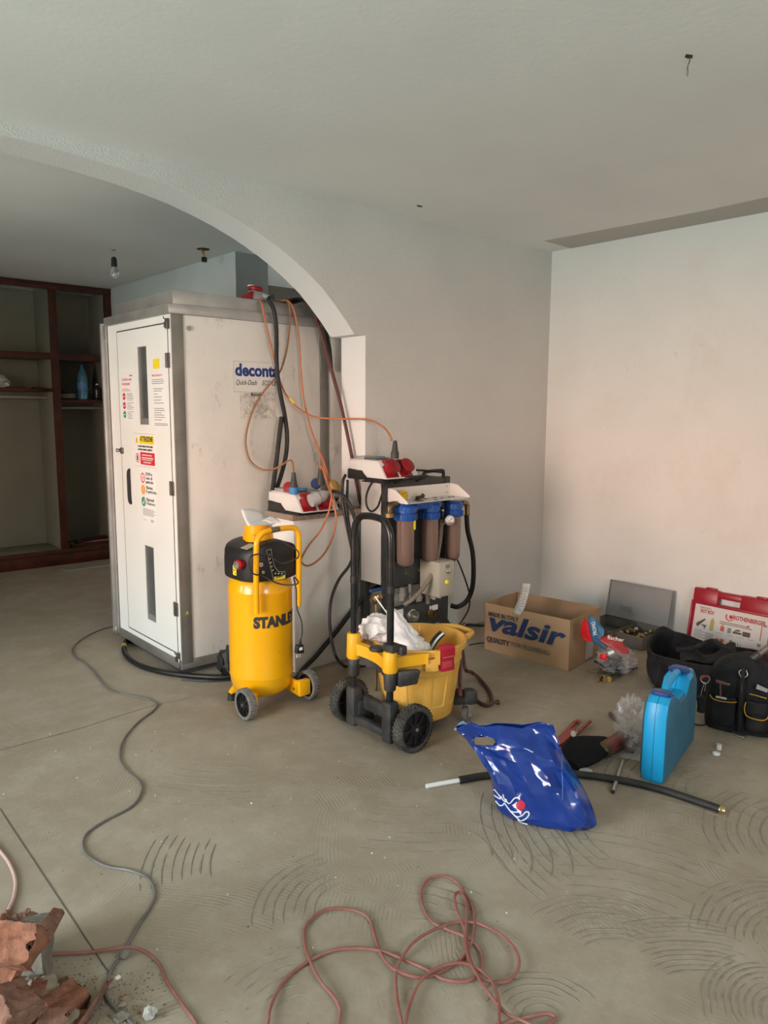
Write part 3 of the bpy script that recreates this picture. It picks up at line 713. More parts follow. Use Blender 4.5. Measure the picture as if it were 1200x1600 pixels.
# ================================================================== wheels shared by the trolley and the compressor
m_tyre = mat('grey_tyre', (.16, .15, .14), .8, var=.4, vscale=40, dust=.5)
m_tyreb = mat('black_tyre', (.018, .018, .018), .75, var=.4, vscale=40, dust=.35)
def wheel(parent, c, r, w, tyre, hub, spokes=8, lugs=34, side=(0, -1, 0), axis_len=.0):
    """one wheel part with tyre, hub and tread; side = direction of the outer face"""
    s = V(side).normalized(); a, b, d = frame_of(s, (0, 0, 1)); c = V(c)
    q = MB()
    prof = [(r*.77, -w*.42), (r*.84, -w*.5), (r*.93, -w*.48), (r*.975, -w*.36), (r*.985, 0), (r*.975, w*.36), (r*.93, w*.48), (r*.84, w*.5), (r*.77, w*.42)]
    R = [[c+d*h+(a*cos(2*pi*k/36)+b*sin(2*pi*k/36))*rr_ for k in range(36)] for rr_, h in prof]; q.rings(R, False, False)
    for k in range(lugs):
        for sg in (-1, 1):
            t0 = 2*pi*(k+.25*sg)/lugs; t1 = t0+2*pi*.42/lugs; t2 = t0+2*pi*.5/lugs*sg
            P = []
            for rad in (r*.965, r*1.012):
                for tt, h in ((t0, .04*w*sg), (t1, .04*w*sg), (t1+t2-t0, .42*w*sg), (t2, .42*w*sg)):
                    P.append(c+d*h+(a*cos(tt)+b*sin(tt))*rad)
            q.hull8(P)
    o = q.done('wheel', tyre, parent)
    q = MB(); q.lathe([(r*.80, -w*.30), (r*.80, w*.36), (r*.73, w*.40), (r*.71, w*.12), (r*.26, w*.16), (r*.24, w*.40), (r*.10, w*.46), (.002, w*.46)], c, d, n=30)
    for k in range(spokes):
        t = 2*pi*k/spokes; u = a*cos(t)+b*sin(t); v = -a*sin(t)+b*cos(t)
        p0, p1 = c+u*r*.20, c+u*r*.74; hw = r*.055
        q.hull8([p0-v*hw+d*w*.08, p0+v*hw+d*w*.08, p1+v*hw*.8+d*w*.08, p1-v*hw*.8+d*w*.08, p0-v*hw+d*w*.36, p0+v*hw+d*w*.36, p1+v*hw*.8+d*w*.30, p1-v*hw*.8+d*w*.30])
    q.done('hub', hub, o)
    q = MB(); q.cyl(c+d*w*.44, c+d*w*.52, r*.075, n=10); q.done('axle_cap', m_steel, o)
    return o

# ================================================================== yellow air compressor
m_cy = mat('compressor_yellow', (.86, .41, .003), .28, var=.05, vscale=4, spec=.5, coat=.3)
m_blackp = mat('matt_black_housing', (.010, .010, .012), .5, var=.3, vscale=12, dust=.03)
TC = V((1.915, 3.09, 0)); comp = thing('air_compressor', 'tall yellow upright air compressor tank with black motor housing in front of the white cabin', 'compressor', TC)
R_ = .1565
q = MB(); q.lathe([(.02, .040), (.07, .045), (.115, .062), (.142, .088), (R_-.004, .125), (R_-.001, .150), (R_+.0015, .158), (R_+.0015, .164), (R_, .170), (R_, .572), (R_+.0015, .578), (R_+.0015, .585), (R_-.001, .593), (.150, .625), (.135, .65), (.10, .668), (.03, .676)], n=48)
q.done('tank', m_cy, comp)
# lettering wrapped on the tank
a0 = radians(274)
def wrap(co, z0, Rr, ac, L):
    t = ac + (co.x-L/2)/Rr; rr_ = Rr+co.z+.0009
    return V((rr_*cos(t), rr_*sin(t), z0+co.y))
_L = .262
text('lettering', 'STANLEY', .070, m_ink, comp, None, bold=.0045, width=_L, bend=lambda c: wrap(c, .408, R_, a0, _L))
q = MB(); 
for k in range(2): q.chunk((R_*cos(a0-.1+.05*k), R_*sin(a0-.1+.05*k), .30-.012*k), (.004, .004, .003), k)
q.done('paint_chip', m_ink, comp)
# motor housing: rounded block with a domed top
def hs(t, zz, k=1.):
    c, s_ = cos(t), sin(t); e = 2/3.2
    return V((.158*k*abs(c)**e*(1 if c > 0 else -1), -.008+.150*k*abs(s_)**e*(1 if s_ > 0 else -1), zz))
q = MB(); rows = []
def dome(x): return .790+.034*(1-(x/.16)**2)
for f, k in ((0, .93), (.04, .985), (.12, 1.0), (.62, 1.0), (.86, .985)):
    rows.append([(lambda p: V((p.x, p.y, .645+(dome(p.x)-.645)*f+.02*(p.x < -.1)*0)))(hs(2*pi*i/48, 0, k)) for i in range(48)])
for k, dz in ((.95, -.006), (.88, 0), (.5, .004), (.1, .005)):
    rows.append([(lambda p: V((p.x, p.y, dome(p.x)+dz)))(hs(2*pi*i/48, 0, k)) for i in range(48)])
q.rings(rows); q.done('motor_housing', m_blackp, comp)
# yellow filter box and cap on top
q = MB(); q.cyl((-.015, -.01, .82), (-.015, -.01, .905), .062, n=24); q.box((-.070, -.06, .818), (.045, .045, .862), .01); q.done('intake_cap', m_cy, comp)
# cooling fins on the housing
q = MB()
for k in range(9):
    t = radians(296+4.2*k); h0, h1 = .700, .785-.003*k
    q.tube([hs(t, h0, 1.0), hs(t, (h0+h1)/2, 1.012), hs(t, h1, 1.0)], .0028, n=6, sm=3)
q.done('cooling_fins', m_blackp, comp)
def at_h(px, py, off=0.0):
    """point on the housing's surface under a pixel, with its outward normal"""
    d = ray(px, py); o = V((0, 0, EYE)); best = None
    for i in range(4000):
        t = 3.0+i*.0003; p = o+d*t-TC
        x, y = p.x/.158, (p.y+.008)/.150
        if abs(x)**3.2+abs(y)**3.2 <= 1: best = p; break
    if best is None: best = o+d*3.4-TC
    n = V((abs(best.x/.158)**2.2*(1 if best.x > 0 else -1)/.158, abs((best.y+.008)/.15)**2.2*(1 if best.y+.008 > 0 else -1)/.15, 0)).normalized()
    return best+n*off, n
p, n = at_h(378, 881)
q = MB(); q.lathe([(.020, 0), (.020, .012), (.023, .014), (.024, .036), (.019, .040)], p-n*.006, n, n=20); kn = q.done('regulator_knob', mat('dark_red_plastic', (.33, .01, .02), .3), comp)
q = MB(); q.lathe([(.017, .0402), (.017, .045), (.012, .045), (.011, .038), (.001, .038)], p-n*.006, n, n=18); q.done('knob_face', m_steel, kn)
p, n = at_h(367, 891, .001); M = MX(p, V((-n.y, n.x, 0)), (0, 0, 1))
q = MB(); q.prism(rrect(.030, .048, .003, 3), M, 0, .0008); o = q.done('noise_label', m_yel, comp, smooth=False)
text('lettering', '97', .017, m_ink, o, M @ T((-.011, -.010, .001)), width=.018); text('lettering', 'dB', .009, m_ink, o, M @ T((.003, -.019, .001)), width=.008)
for px_, py_, r_ in ((406, 881, .011), (409, 893, .008)):
    p, n = at_h(px_, py_)
    q = MB(); q.cyl(p-n*.004, p+n*.010, r_*.7, n=12); q.cyl(p+n*.010, p+n*.022, r_, n=14); q.lathe([(r_*.6, .022), (r_*.6, .030), (r_*.3, .030), (r_*.3, .022)], p, n, n=12); q.done('air_outlet', mat('worn_brass', (.40, .34, .24), .35, .9), comp)
# angled front label
def lab(px, py): p, n = at_h(px, py, .0016); return p
for nm, pts_, mm in (('front_label', [(416, 860), (423, 858), (425, 872), (429, 886), (435, 893), (445, 893), (445, 903), (427, 907)], mat('label_black', (.01, .01, .01), .3)),):
    q = MB(); vs = [q.b.verts.new(lab(*s_)) for s_ in pts_]; q.b.faces.new(vs); fl_ = q.done(nm, mm, comp, smooth=False, solid=.001, off=0)
def lstrip(pts_, w, mm, name, par, off=.003):
    q = MB(); P = [at_h(*s_, off) for s_ in pts_]
    for (a, na), (b, nb) in zip(P, P[1:]):
        d = (b-a).normalized(); u = d.cross(na).normalized()*w/2; q.face([a-u, b-u, b+u, a+u])
    return q.done(name, mm, par, smooth=False)
m_lab = mat('label_cream', (.55, .52, .38), .5)
lstrip([(416, 860), (423, 858), (425, 872), (429, 886), (435, 893), (445, 893), (445, 903), (427, 907), (416, 860)], .0015, m_lab, 'border', fl_)
lstrip([(428, 903.5), (445, 900.5)], .016, m_yel, 'label_foot', fl_, .0028)
for k, (x, y) in enumerate(((420, 867), (421, 873), (422.5, 879), (424, 885), (425.5, 891), (430, 896), (435, 896), (440, 896))): lstrip([(x-1.3, y+1), (x+1.3, y-1)], .005, m_lab, 'print', fl_)
p, n = at_h(436.5, 902, .0036); text('lettering', 'STANLEY', .013, m_ink, fl_, MX(p-V((-n.y, n.x, 0))*.021-V((0, 0, .004)), V((-n.y, n.x, .12)), (0, 0, 1)), bold=.0004, width=.044)
p, n = at_h(368, 852, .0); q = MB(); q.hull8([(-.135, -.11, .7985), (-.085, -.11, .8135), (-.085, -.05, .8135), (-.135, -.05, .7985), (-.135, -.11, .8005), (-.085, -.11, .8155), (-.085, -.05, .8155), (-.135, -.05, .8005)]); top_l = q.done('top_label', mat('label_greygreen', (.35, .36, .28), .5), comp); top_l.location = (0, 0, .003)
# handle
HY = -.150
q = MB()
P = [V((-.118, HY-.005, .502)), V((-.118, HY-.005, .62)), V((-.118, HY-.012, .80)), V((-.112, HY-.012, .850)), V((-.085, HY-.012, .880)), V((-.05, HY-.012, .889)), V((.0, HY-.012, .892)), (V((.06, HY-.012, .892))), V((.098, HY-.012, .885)), V((.118, HY-.012, .855)), V((.120, HY-.012, .80)), V((.120, HY-.008, .62)), V((.120, HY-.004, .50))]
q.tube(P, .0135, n=12, sm=5); hd = q.done('handle', m_cy, comp)
q = MB(); q.tube([V((-.04, HY-.012, .890)), V((.008, HY-.012, .8925))], .0139, n=12, sm=4); q.done('worn_grip', mat('worn_metal', (.26, .22, .14), .5, .6, var=.5, vscale=50), hd)
# legs, wheels, rubber feet
wheel(comp, (-.182, -.150, .075), .0745, .042, m_tyre, m_blackp, 8, 30, (-1, 0, 0))
w2 = wheel(comp, (.190, -.135, .075), .0745, .042, m_tyre, m_blackp, 8, 30, (-1, 0, 0))
q = MB(); q.box((.098, -.19, .048), (.163, -.155, .125), .004); q.box((.10, -.155, .05), (.115, -.05, .12), .002); q.done('wheel_bracket', m_cy, comp)
q = MB(); q.box((-.157, -.175, .045), (-.13, -.07, .12), .006); q.done('wheel_bracket', m_cy, comp)
q = MB(); q.cyl((-.17, -.145, .075), (-.13, -.14, .075), .007, n=10); q.done('axle', m_steel, comp); q = MB(); q.cyl((.10, -.135, .075), (.175, -.135, .075), .007, n=10); q.done('axle', m_steel, comp)
for sx in (-1, 1):
    q = MB(); q.hull8([(sx*.085, .07, .055), (sx*.085, .10, .055), (sx*.122, .12, .035), (sx*.122, .09, .035), (sx*.085, .07, .10), (sx*.085, .10, .10), (sx*.122, .12, .042), (sx*.122, .09, .042)]); q.done('foot_bracket', m_cy, comp)
    q = MB(); q.cyl((sx*.112, .107, 0), (sx*.112, .107, .036), .022, .018, n=14); q.cyl((sx*.112, .107, .034), (sx*.112, .107, .05), .005, n=8); q.done('rubber_foot', m_blackrub, comp)
q = MB(); q.cyl((-.10, -.09, .020), (-.095, -.085, .05), .010, n=10); q.cyl((-.105, -.10, .012), (-.10, -.09, .024), .006, n=8); q.done('drain_valve', m_steel, comp)
# power cord wound round the handle with its plug
q = MB()
cp = [DI(418, 846, 3.42), DI(436, 845, 3.43), DI(456, 855, 3.44), DI(466, 862, 3.43), DI(466, 870, 3.42), DI(460, 874, 3.44), DI(440, 880, 3.44), DI(420, 868, 3.43), DI(402, 866, 3.42), DI(390, 872, 3.40), DI(390, 888, 3.40), DI(397, 897, 3.41), DI(410, 900, 3.44), DI(430, 910, 3.44), DI(448, 914, 3.44), DI(465, 912, 3.43), DI(464, 906, 3.43), DI(459, 903, 3.48), DI(463, 922, 3.50), DI(464, 950, 3.50), DI(471, 970, 3.50), DI(472, 990, 3.50), DI(469, 1003, 3.50)]
q.tube([p-TC for p in cp], .0035, n=6, sm=5); q.done('power_cord', m_blackrub, comp)
pp = DI(467.5, 1013, 3.50)-TC
q = MB(); q.hull8([pp+V(k) for k in ((-.024, -.014, -.022), (.022, -.014, -.026), (.022, .012, -.026), (-.024, .012, -.022), (-.018, -.012, .022), (.020, -.012, .018), (.020, .012, .018), (-.018, .012, .022))], .006)
q.cyl(pp+V((.003, 0, .018)), pp+V((.008, 0, .045)), .009, .005, n=10); pl = q.done('power_plug', m_black, comp)
q = MB()
for k in (-.012, -.002, .008): q.cyl(pp+V((k, 0, -.024)), pp+V((k-.003, 0, -.046)), .0025, n=6)
q.done('plug_pin', m_steel, pl)
q = MB(); q.box((pp.x-.008, pp.y-.0148, pp.z-.006), (pp.x+.010, pp.y-.0138, pp.z+.008)); q.done('white_tag', m_paper, pl)
# folded papers lying on top
c0 = V((1.90, 3.08, .9055))
def leaf(pts, nm, par=None, m_=m_paper, th=.0008):
    q = MB(); q.face(pts); return q.done(nm, m_, par, smooth=False, solid=th, off=1)
t = thing('paper_sheets', 'folded white papers resting on top of the yellow compressor', 'papers', c0)
for k, pts in enumerate(([(-.085, -.06, 0), (.05, -.085, 0), (.09, .01, .001), (-.05, .05, .001)], [(-.075, -.05, .002), (.06, -.07, .003), (.10, .03, .012), (-.02, .06, .010)])):
    leaf(pts, 'sheet', t)
q = MB(); q.grid(lambda u, v: V((-.08+.13*u+.02*v, -.05+.02*u+.10*v, .003+.062*v*v+.012*sin(u*3)*v-.03*u*v)), 8, 8); q.done('sheet', m_paper, t, solid=.0008)
q = MB(); q.grid(lambda u, v: V((.03+.06*u, -.07+.10*v, .004+.018*u*v+.006*sin(3*v))), 6, 6); q.done('sheet', m_paper, t, solid=.0008)

# ================================================================== two mobile socket boxes
m_boxw = mat('light_grey_plastic', (.66, .65, .64), .45, var=.05, vscale=6)
m_socket = mat('socket_red', (.25, .008, .014), .32); m_gridg = mat('grey_connector', (.36, .36, .37), .45); m_plugd = mat('dark_grey_plug', (.042, .047, .045), .5)
m_cblue = mat('plug_blue', (.05, .22, .50), .35)
def socket_box(loc, label, extras):
    t = thing('socket_box', label, 'socket box', loc, 0, 'portable power socket boxes')
    Lx, Ly = .255, .325
    MP = Matrix(((0, 0, 1, 0), (1, 0, 0, 0), (0, 1, 0, 0), (0, 0, 0, 1)))           # profile (y, z) pushed along x
    q = MB(); q.prism([(.02, .0), (.07, .0), (.10, .0), (Ly, .0), (Ly, .052), (.20, .052), (.16, .014), (.03, .014)], MP, 0.0, Lx, .003); q.done('base_cover', m_black, t)
    q = MB(); q.prism([(.0, .015), (.16, .015), (.201, .054), (Ly-.002, .054), (Ly-.004, .104), (.072, .109), (.058, .101)], MP, .003, Lx-.003, .004); q.done('housing', m_boxw, t)
    q = MB(); q.box((.01, .10, .106), (Lx-.01, Ly-.015, .111), .002); q.done('top_plate', m_boxw, t)
    # breaker window with clear flap
    q = MB(); q.box((.03, .215, .11), (.12, Ly-.02, .126), .003); q.box((.045, .23, .124), (.10, .245, .130)); q.done('breaker_flap', m_alu2, t)
    q = MB(); q.box((.025, .11, .11), (.12, .205, .122), .003); q.done('breaker_frame', mat('dark_window', (.09, .09, .09), .3), t)
    # red sockets on the sloping front
    nrm = V((0, -.80, .60)).normalized()
    for k in (0, 1):
        c = V((.060+.105*k, .036, .060)); a, b, d = frame_of(nrm, (1, 0, 0))
        q = MB(); q.hull8([c+a*x+b*y+d*z for z in (-.006, .006) for x, y in ((-.045, -.050), (.045, -.050), (.045, .050), (-.045, .050))], .004)
        q.lathe([(.040, .004), (.038, .03), (.042, .034), (.043, .048), (.030, .054), (.001, .055)], c, nrm, n=20); s_ = q.done('red_socket', m_socket, t)
        q = MB(); q.box((c.x-.030, c.y-.005, c.z+.035), (c.x+.030, c.y+.03, c.z+.055), .005); q.done('socket_hinge', m_socket, s_)
    # domestic sockets on the top
    for k in (0, 1):
        c = V((.175, .14+.105*k, .11)); q = MB(); q.lathe([(.034, 0), (.034, .008), (.029, .010), (.028, .006), (.001, .006)], c, n=18); q.done('top_socket', m_cblue if k else m_gridg, t)
    return t
def plug_up(t, p, m_body, collar=None, tilt=(0, 0, 1), h=.085):
    q = MB(); q.lathe([(.022, .0), (.023, .03), (.018, .04), (.011, h), (.007, h+.002)], p, tilt, n=16); o = q.done('plug', m_body, t)
    if collar: q = MB(); q.lathe([(.0245, -.012), (.026, 0), (.0262, .018), (.022, .024)], p, tilt, n=16); q.done('collar', collar, o)
    return o
LB = V((2.252, 3.212, .8905)); UB = V((2.630, 2.972, 1.0665))
lb = socket_box(LB, 'grey socket box with red sockets standing on the granite shelf', 0)
ub = socket_box(UB, 'grey socket box with red sockets lying on top of the filter cart', 0)
pA = DI(617, 716, 4.10); pB = None
pC = DI(459, 768, 3.98); pD = DI(501, 758, 4.10)
plug_up(lb, pC-LB, m_plugd, m_cblue, h=.10); plug_up(lb, pD-LB, m_plugd, h=.095)
plug_up(ub, pA-UB, m_plugd, h=.095)
q = MB(); q.lathe([(.001, 0), (.030, .0), (.030, .016), (.001, .018)], DI(452, 762, 4.02)-LB, (-.6, -.3, .2), n=18); q.done('flap_cap', m_socket, lb)
q = MB(); q.lathe([(.001, 0), (.030, .0), (.030, .016), (.001, .018)], DI(495, 756, 4.14)-LB, (-.6, -.3, .2), n=18); q.done('flap_cap', m_navy, lb)
q = MB(); q.lathe([(.001, 0), (.036, .0), (.037, .012), (.001, .018)], DI(523, 760, 4.05)-LB, (.2, -.7, .6), n=20); q.done('flap_cap', mat('ochre_plastic', (.42, .25, .06), .45), lb)
# grey industrial connector plugged in the front of the lower box
pa, pb = DI(489, 781, 3.85)-LB, DI(516, 770, 3.90)-LB
ax = (pb-pa).normalized(); q = MB(); q.lathe([(.034, -.015), (.036, .0), (.036, .030), (.030, .036), (.030, .065), (.018, .085), (.014, (pb-pa).length)], pa, ax, n=18); q.done('grey_connector', m_gridg, lb)

# small socket block on top of the cabin
t = thing('socket_block', 'small red and grey connector block on top of the cabin', 'connector', (2.30, 3.735, 2.0612))
q = MB(); q.hull8([(-.065, -.03, 0), (.07, -.03, 0), (.07, .04, 0), (-.065, .04, 0), (-.01, -.025, .05), (.06, -.025, .045), (.06, .035, .045), (-.01, .035, .05)], .006); q.done('block_body', m_gridg, t)
q = MB(); q.hull8([(-.085, -.032, 0), (-.02, -.034, 0), (-.02, .03, 0), (-.085, .03, 0), (-.05, -.03, .03), (-.012, -.034, .045), (-.012, .02, .045), (-.05, .02, .03)], .004); q.done('red_end', m_socket, t)
q = MB(); q.lathe([(.018, .04), (.02, .055)], (.01, 0, 0), n=12); q.lathe([(.001, .052), (.042, .055), (.045, .066), (.040, .074), (.001, .072)], (.008, 0, 0), (.08, -.1, 1), n=22); q.done('red_cap', m_socket, t)
q = MB(); q.box((-.028, -.02, .072), (.0, .012, .080), .003); q.done('white_cap', m_paper, t)
q = MB(); q.cyl((.05, -.01, .03), (.10, -.045, .012), .017, .014, n=12); q.done('cable_gland', m_gridg, t)

# ================================================================== water filter cart
m_gp = mat('anthracite_paint', (.032, .037, .039), .45, var=.15, vscale=8, dust=.12)
m_wp = mat('white_coated_sheet', (.74, .71, .68), .4, var=.04, vscale=5)
m_fbl = mat('filter_blue', (.015, .085, .36), .35); m_bowl = mat('brown_filter_bowl', (.19, .125, .10), .16, spec=.6, coat=.4, var=.12, vscale=5)
m_hoseb = mat('black_hose', (.007, .007, .008), .42, dust=.05); m_brass = mat('dull_brass', (.30, .20, .09), .4, .85, var=.3, vscale=30)
m_ribh = mat('ribbed_beige_hose', (.27, .22, .17), .5)
fc = thing('filter_cart', 'grey and white water filter unit with three brown filters against the wall', 'filter unit', (2.97, 3.165, 0))
def B(name, boxes, m_, par=fc, bev=.002):
    q = MB()
    for lo, hi in boxes: q.box(V(lo)-fc.location, V(hi)-fc.location, bev)
    return q.done(name, m_, par)
for x in (2.712, 3.182): B('post', [((x, 3.055, .035), (x+.038, 3.095, 1.062))], m_gp); B('post', [((x, 3.235, .035), (x+.038, 3.275, 1.05))], m_gp)
B('top_frame', [((2.75, 3.058, 1.012), (3.182, 3.09, 1.062)), ((2.75, 3.245, 1.03), (3.182, 3.27, 1.055)), ((2.716, 3.095, 1.03), (2.745, 3.235, 1.055)), ((3.186, 3.095, 1.03), (3.215, 3.235, 1.055))], m_gp)
B('side_panel', [((2.708, 3.097, .47), (2.7125, 3.270, 1.045))], m_wp); B('side_panel', [((3.2205, 3.097, .47), (3.225, 3.270, 1.045))], m_wp)
B('back_panel', [((2.752, 3.10, .43), (3.18, 3.105, 1.0))], m_gp); B('base_frame', [((2.70, 3.04, .035), (3.23, 3.285, .065))], m_gp)
B('water_tank', [((2.755, 3.115, .47), (3.178, 3.265, 1.025))], m_wp, bev=.01)
B('lower_bracket', [((2.75, 3.052, .62), (2.99, 3.06, .46)) if False else ((2.752, 3.052, .455), (2.99, 3.058, .60))], m_gp)
q = MB()
for x, z in ((2.86, .525), (2.965, .527)): q.cyl(V((x, 3.052, z))-fc.location, V((x, 3.046, z))-fc.location, .006, n=8)
q.done('screw', m_steel, fc)
for x in (2.74, 3.20):
    q = MB()
    for y in (3.08, 3.24): q.cyl(V((x-.014, y, .024))-fc.location, V((x+.014, y, .024))-fc.location, .023, n=16)
    q.done('castor', m_blackrub, fc)
# tray
tz = .948; xa, xb = 2.722, 3.212
B('tray', [((xa, 2.895, tz), (xb, 3.052, tz+.003)), ((xa, 3.048, tz), (xb, 3.052, tz+.075))], m_wp, bev=0)
q = MB()
for x in (xa-.003, xb): 
    MPx = Matrix(((0, 0, 1, 0), (1, 0, 0, 0), (0, 1, 0, 0), (0, 0, 0, 1))); MPx.translation = V((x, 0, 0))-fc.location
    q = MB(); q.prism([(2.892, tz), (3.052, tz), (3.052, tz+.075), (2.99, tz+.070), (2.892, tz+.012)], MPx, 0, .003); q.done('tray_side', m_wp, fc)
q = MB()
for x, z in ((xb-.03, tz+.058), (xb-.03, tz+.022)): q.cyl(V((x, 3.048, z))-fc.location, V((x, 3.043, z))-fc.location, .006, n=8)
q.done('screw', m_steel, fc)
q = MB(); rn = random.Random(8)
for k in range(14): 
    x, y = rn.uniform(xa+.12, xb-.04), rn.uniform(2.91, 3.03); q.chunk(V((x, y, tz+.0042))-fc.location, (rn.uniform(.01, .04), rn.uniform(.005, .02), .003), k, rough=.5)
q.done('grime', m_dirty, fc, kind='stuff')
# filters: blue heads with ribbed collars and brown bowls
def filt(px, cap_y0, cap_y1, bowl_y1, y, r_c, r_b, lab=None):
    c = ONY(px, cap_y0, y); z1 = min(c.z, .938); z0 = ONY(px, cap_y1, y).z; zb = ONY(px, bowl_y1, y).z
    c = V((c.x, y, 0))-fc.location
    q = MB(); q.lathe([(r_b*.62, zb-.002), (r_b*.80, zb+.004), (r_b*.93, zb+.018), (r_b*.97, zb+.05), (r_b, z0-.03), (r_b, z0+.01)], c, n=28); b = q.done('filter_bowl', m_bowl, fc)
    q = MB(); q.lathe([(r_c*.86, z0-.002), (r_c*.96, z0), (r_c*.99, z0+.008), (r_c, z0+.035), (r_c*.9, z0+.04), (r_c*.9, z0+.046), (r_c*1.02, z0+.048), (r_c*1.02, z1-.012), (r_c*.85, z1)], c, n=32)
    for k in range(14):
        t = 2*pi*k/14; u = V((cos(t), sin(t), 0)); q.box((-.0025, -.004, z0+.003), (.0035, .004, z0+.036), 0, Matrix.Translation(c+u*r_c) @ Matrix.Rotation(t, 4, 'Z'))
    h = q.done('filter_head', m_fbl, fc)
    q = MB(); q.lathe([(.016, zb-.016), (.018, zb-.010), (.018, zb-.001)], c, n=12); q.done('drain_cap', m_blackrub, b)
    return c, z0, z1, zb, h
f1 = filt(634, 786, 812, 883, 2.975, .064, .051)
f2 = filt(672.5, 785, 810, 876, 2.985, .056, .049)
f3 = filt(709, 783, 806, 872, 2.985, .054, .044)
zt = f1[2]
q = MB(); q.box((f1[0].x-.06, f1[0].y-.035, zt-.035), (f2[0].x+.05, f1[0].y+.035, zt+.006), .006)
for k in range(5): q.box((f1[0].x-.04+.06*k, f1[0].y-.038, zt-.030), (f1[0].x-.030+.06*k, f1[0].y+.03, zt+.0085), .002)
q.done('head_manifold', m_fbl, fc)
q = MB(); q.box(f1[0]+V((.012, -.0545, .80)), f1[0]+V((.026, -.0515, .87))) ; q.done('yellow_strip_label', m_yel, fc)
# elbow on the first head
q = MB(); q.tube([ONY(612, 789, 2.97)-fc.location+V((.03, 0, 0)), ONY(612, 789, 2.97)-fc.location, ONY(609, 794, 2.97)-fc.location, ONY(609, 806, 2.97)-fc.location], .019, n=12, sm=5); q.done('pipe_elbow', mat('bronze_dark', (.12, .09, .06), .4, .7), fc)
q = MB(); q.cyl(ONY(609, 802, 2.97)-fc.location, ONY(609, 808, 2.97)-fc.location, .026, n=8); q.done('brass_nut', m_brass, fc)
# gauge on the third filter
g = ONY(702.5, 813, 2.93)-fc.location; gn = V((-.35, -1, .05)).normalized()
q = MB(); q.lathe([(.008, -.04), (.010, -.012), (.030, -.012), (.031, .004), (.028, .006), (.0275, .002), (.001, .002)], g, gn, n=28); gg = q.done('pressure_gauge', m_steel, fc)
Mg = MX(g+gn*.0025, V((-gn.y, gn.x, 0)), (0, 0, 1)); q = MB(); q.face([Mg @ V((.027*cos(2*pi*k/24), .027*sin(2*pi*k/24), 0)) for k in range(24)]); q.done('dial', m_paper, gg, smooth=False)
q = MB()
for k in range(11):
    t = radians(-40+26*k); u = V((cos(t), sin(t), 0)); v_ = V((-u.y, u.x, 0))*.0008; q.face([Mg @ (s_+V((0, 0, .0004))) for s_ in (u*.019-v_, u*.025-v_, u*.025+v_, u*.019+v_)])
u = V((.8, .6, 0)); v_ = V((-.6, .8, 0))*.0015; q.face([Mg @ (s_+V((0, 0, .0008))) for s_ in (u*-.010-v_, u*.02-v_, u*.02+v_, u*-.010+v_)])
q.done('dial_marks', m_ink, gg, smooth=False, kind='stuff')
# control box
cb0 = ONY(686, 880, 2.885); cbx1 = 3.085; cz0, cz1 = .395, .597
B('control_box', [((cb0.x, 2.885, cz0), (cbx1, 3.04, cz1))], mat('beige_enclosure', (.42, .39, .32), .5), bev=.004)
q = MB(); q.box(V((cb0.x+.004, 2.881, cz0+.004))-fc.location, V((cbx1-.004, 2.885, cz1-.004))-fc.location, .002); lid = q.done('control_lid', mat('beige_lid', (.46, .43, .35), .5), fc)
q = MB(); q.lathe([(.013, 0), (.013, .008), (.010, .010), (.010, .016)], V((cb0.x+.065, 2.881, cz1-.055))-fc.location, (0, -1, 0), n=16); q.box(V((cb0.x+.060, 2.862, cz1-.068))-fc.location, V((cb0.x+.070, 2.868, cz1-.042))-fc.location, .002); q.done('switch', m_steel, fc)
q = MB(); q.box(V((cb0.x+.048, 2.8795, cz1-.038))-fc.location, V((cb0.x+.082, 2.881, cz1-.018))-fc.location); q.done('switch_label', m_inkg, fc)
q = MB(); q.lathe([(.013, 0), (.013, .006), (.010, .012), (.001, .013)], V((cb0.x+.06, 2.881, cz0+.085))-fc.location, (0, -1, 0), n=16); q.done('yellow_button', m_yel, fc)
q = MB()
for x, z in ((.008, .008), (cbx1-cb0.x-.008, .008), (.008, cz1-cz0-.008), (cbx1-cb0.x-.008, cz1-cz0-.008)): q.cyl(V((cb0.x+x, 2.881, cz0+z))-fc.location, V((cb0.x+x, 2.878, cz0+z))-fc.location, .003, n=6)
q.done('screw', m_steel, fc)
q = MB()
for k in (.03, .075): q.cyl(V((cb0.x+k, 2.95, cz0))-fc.location, V((cb0.x+k, 2.95, cz0-.025))-fc.location, .011, n=8)
q.done('cable_gland', m_gridg, fc)
# lower manifold plate and fittings
B('manifold_plate', [((2.752, 3.03, .19), (3.18, 3.036, .335))], m_gp)
B('manifold_ledge', [((2.752, 3.03, .333), (3.18, 3.06, .338))], m_gp)
for px_, r_ in ((643, .030), (672, .022)):
    p = ONY(px_, 961 if px_ < 650 else 958, 3.03)-fc.location
    q = MB(); q.lathe([(r_*1.2, 0), (r_*1.2, .008), (r_, .010), (r_, .035), (r_*.7, .035), (r_*.7, .01), (.001, .01)], p, (0, -1, 0), n=20); q.done('water_outlet', m_brass if px_ > 650 else m_steel, fc)
for x0, x1, y0, y1, ch in ((619, 630, 951, 964, '2'), (671, 684, 944, 955, 'T')):
    a, b = ONY(x0, y1, 3.0295), ONY(x1, y0, 3.0295)
    q = MB(); q.box(V((a.x, 3.0285, a.z))-fc.location, V((b.x, 3.0297, b.z))-fc.location); o = q.done('port_label', m_paper, fc)
    text('lettering', ch, .026, m_inkg, o, MX(V((a.x+.010, 3.028, a.z+.008))-fc.location, (1, 0, 0), (0, 0, 1)), width=.012)
q = MB()
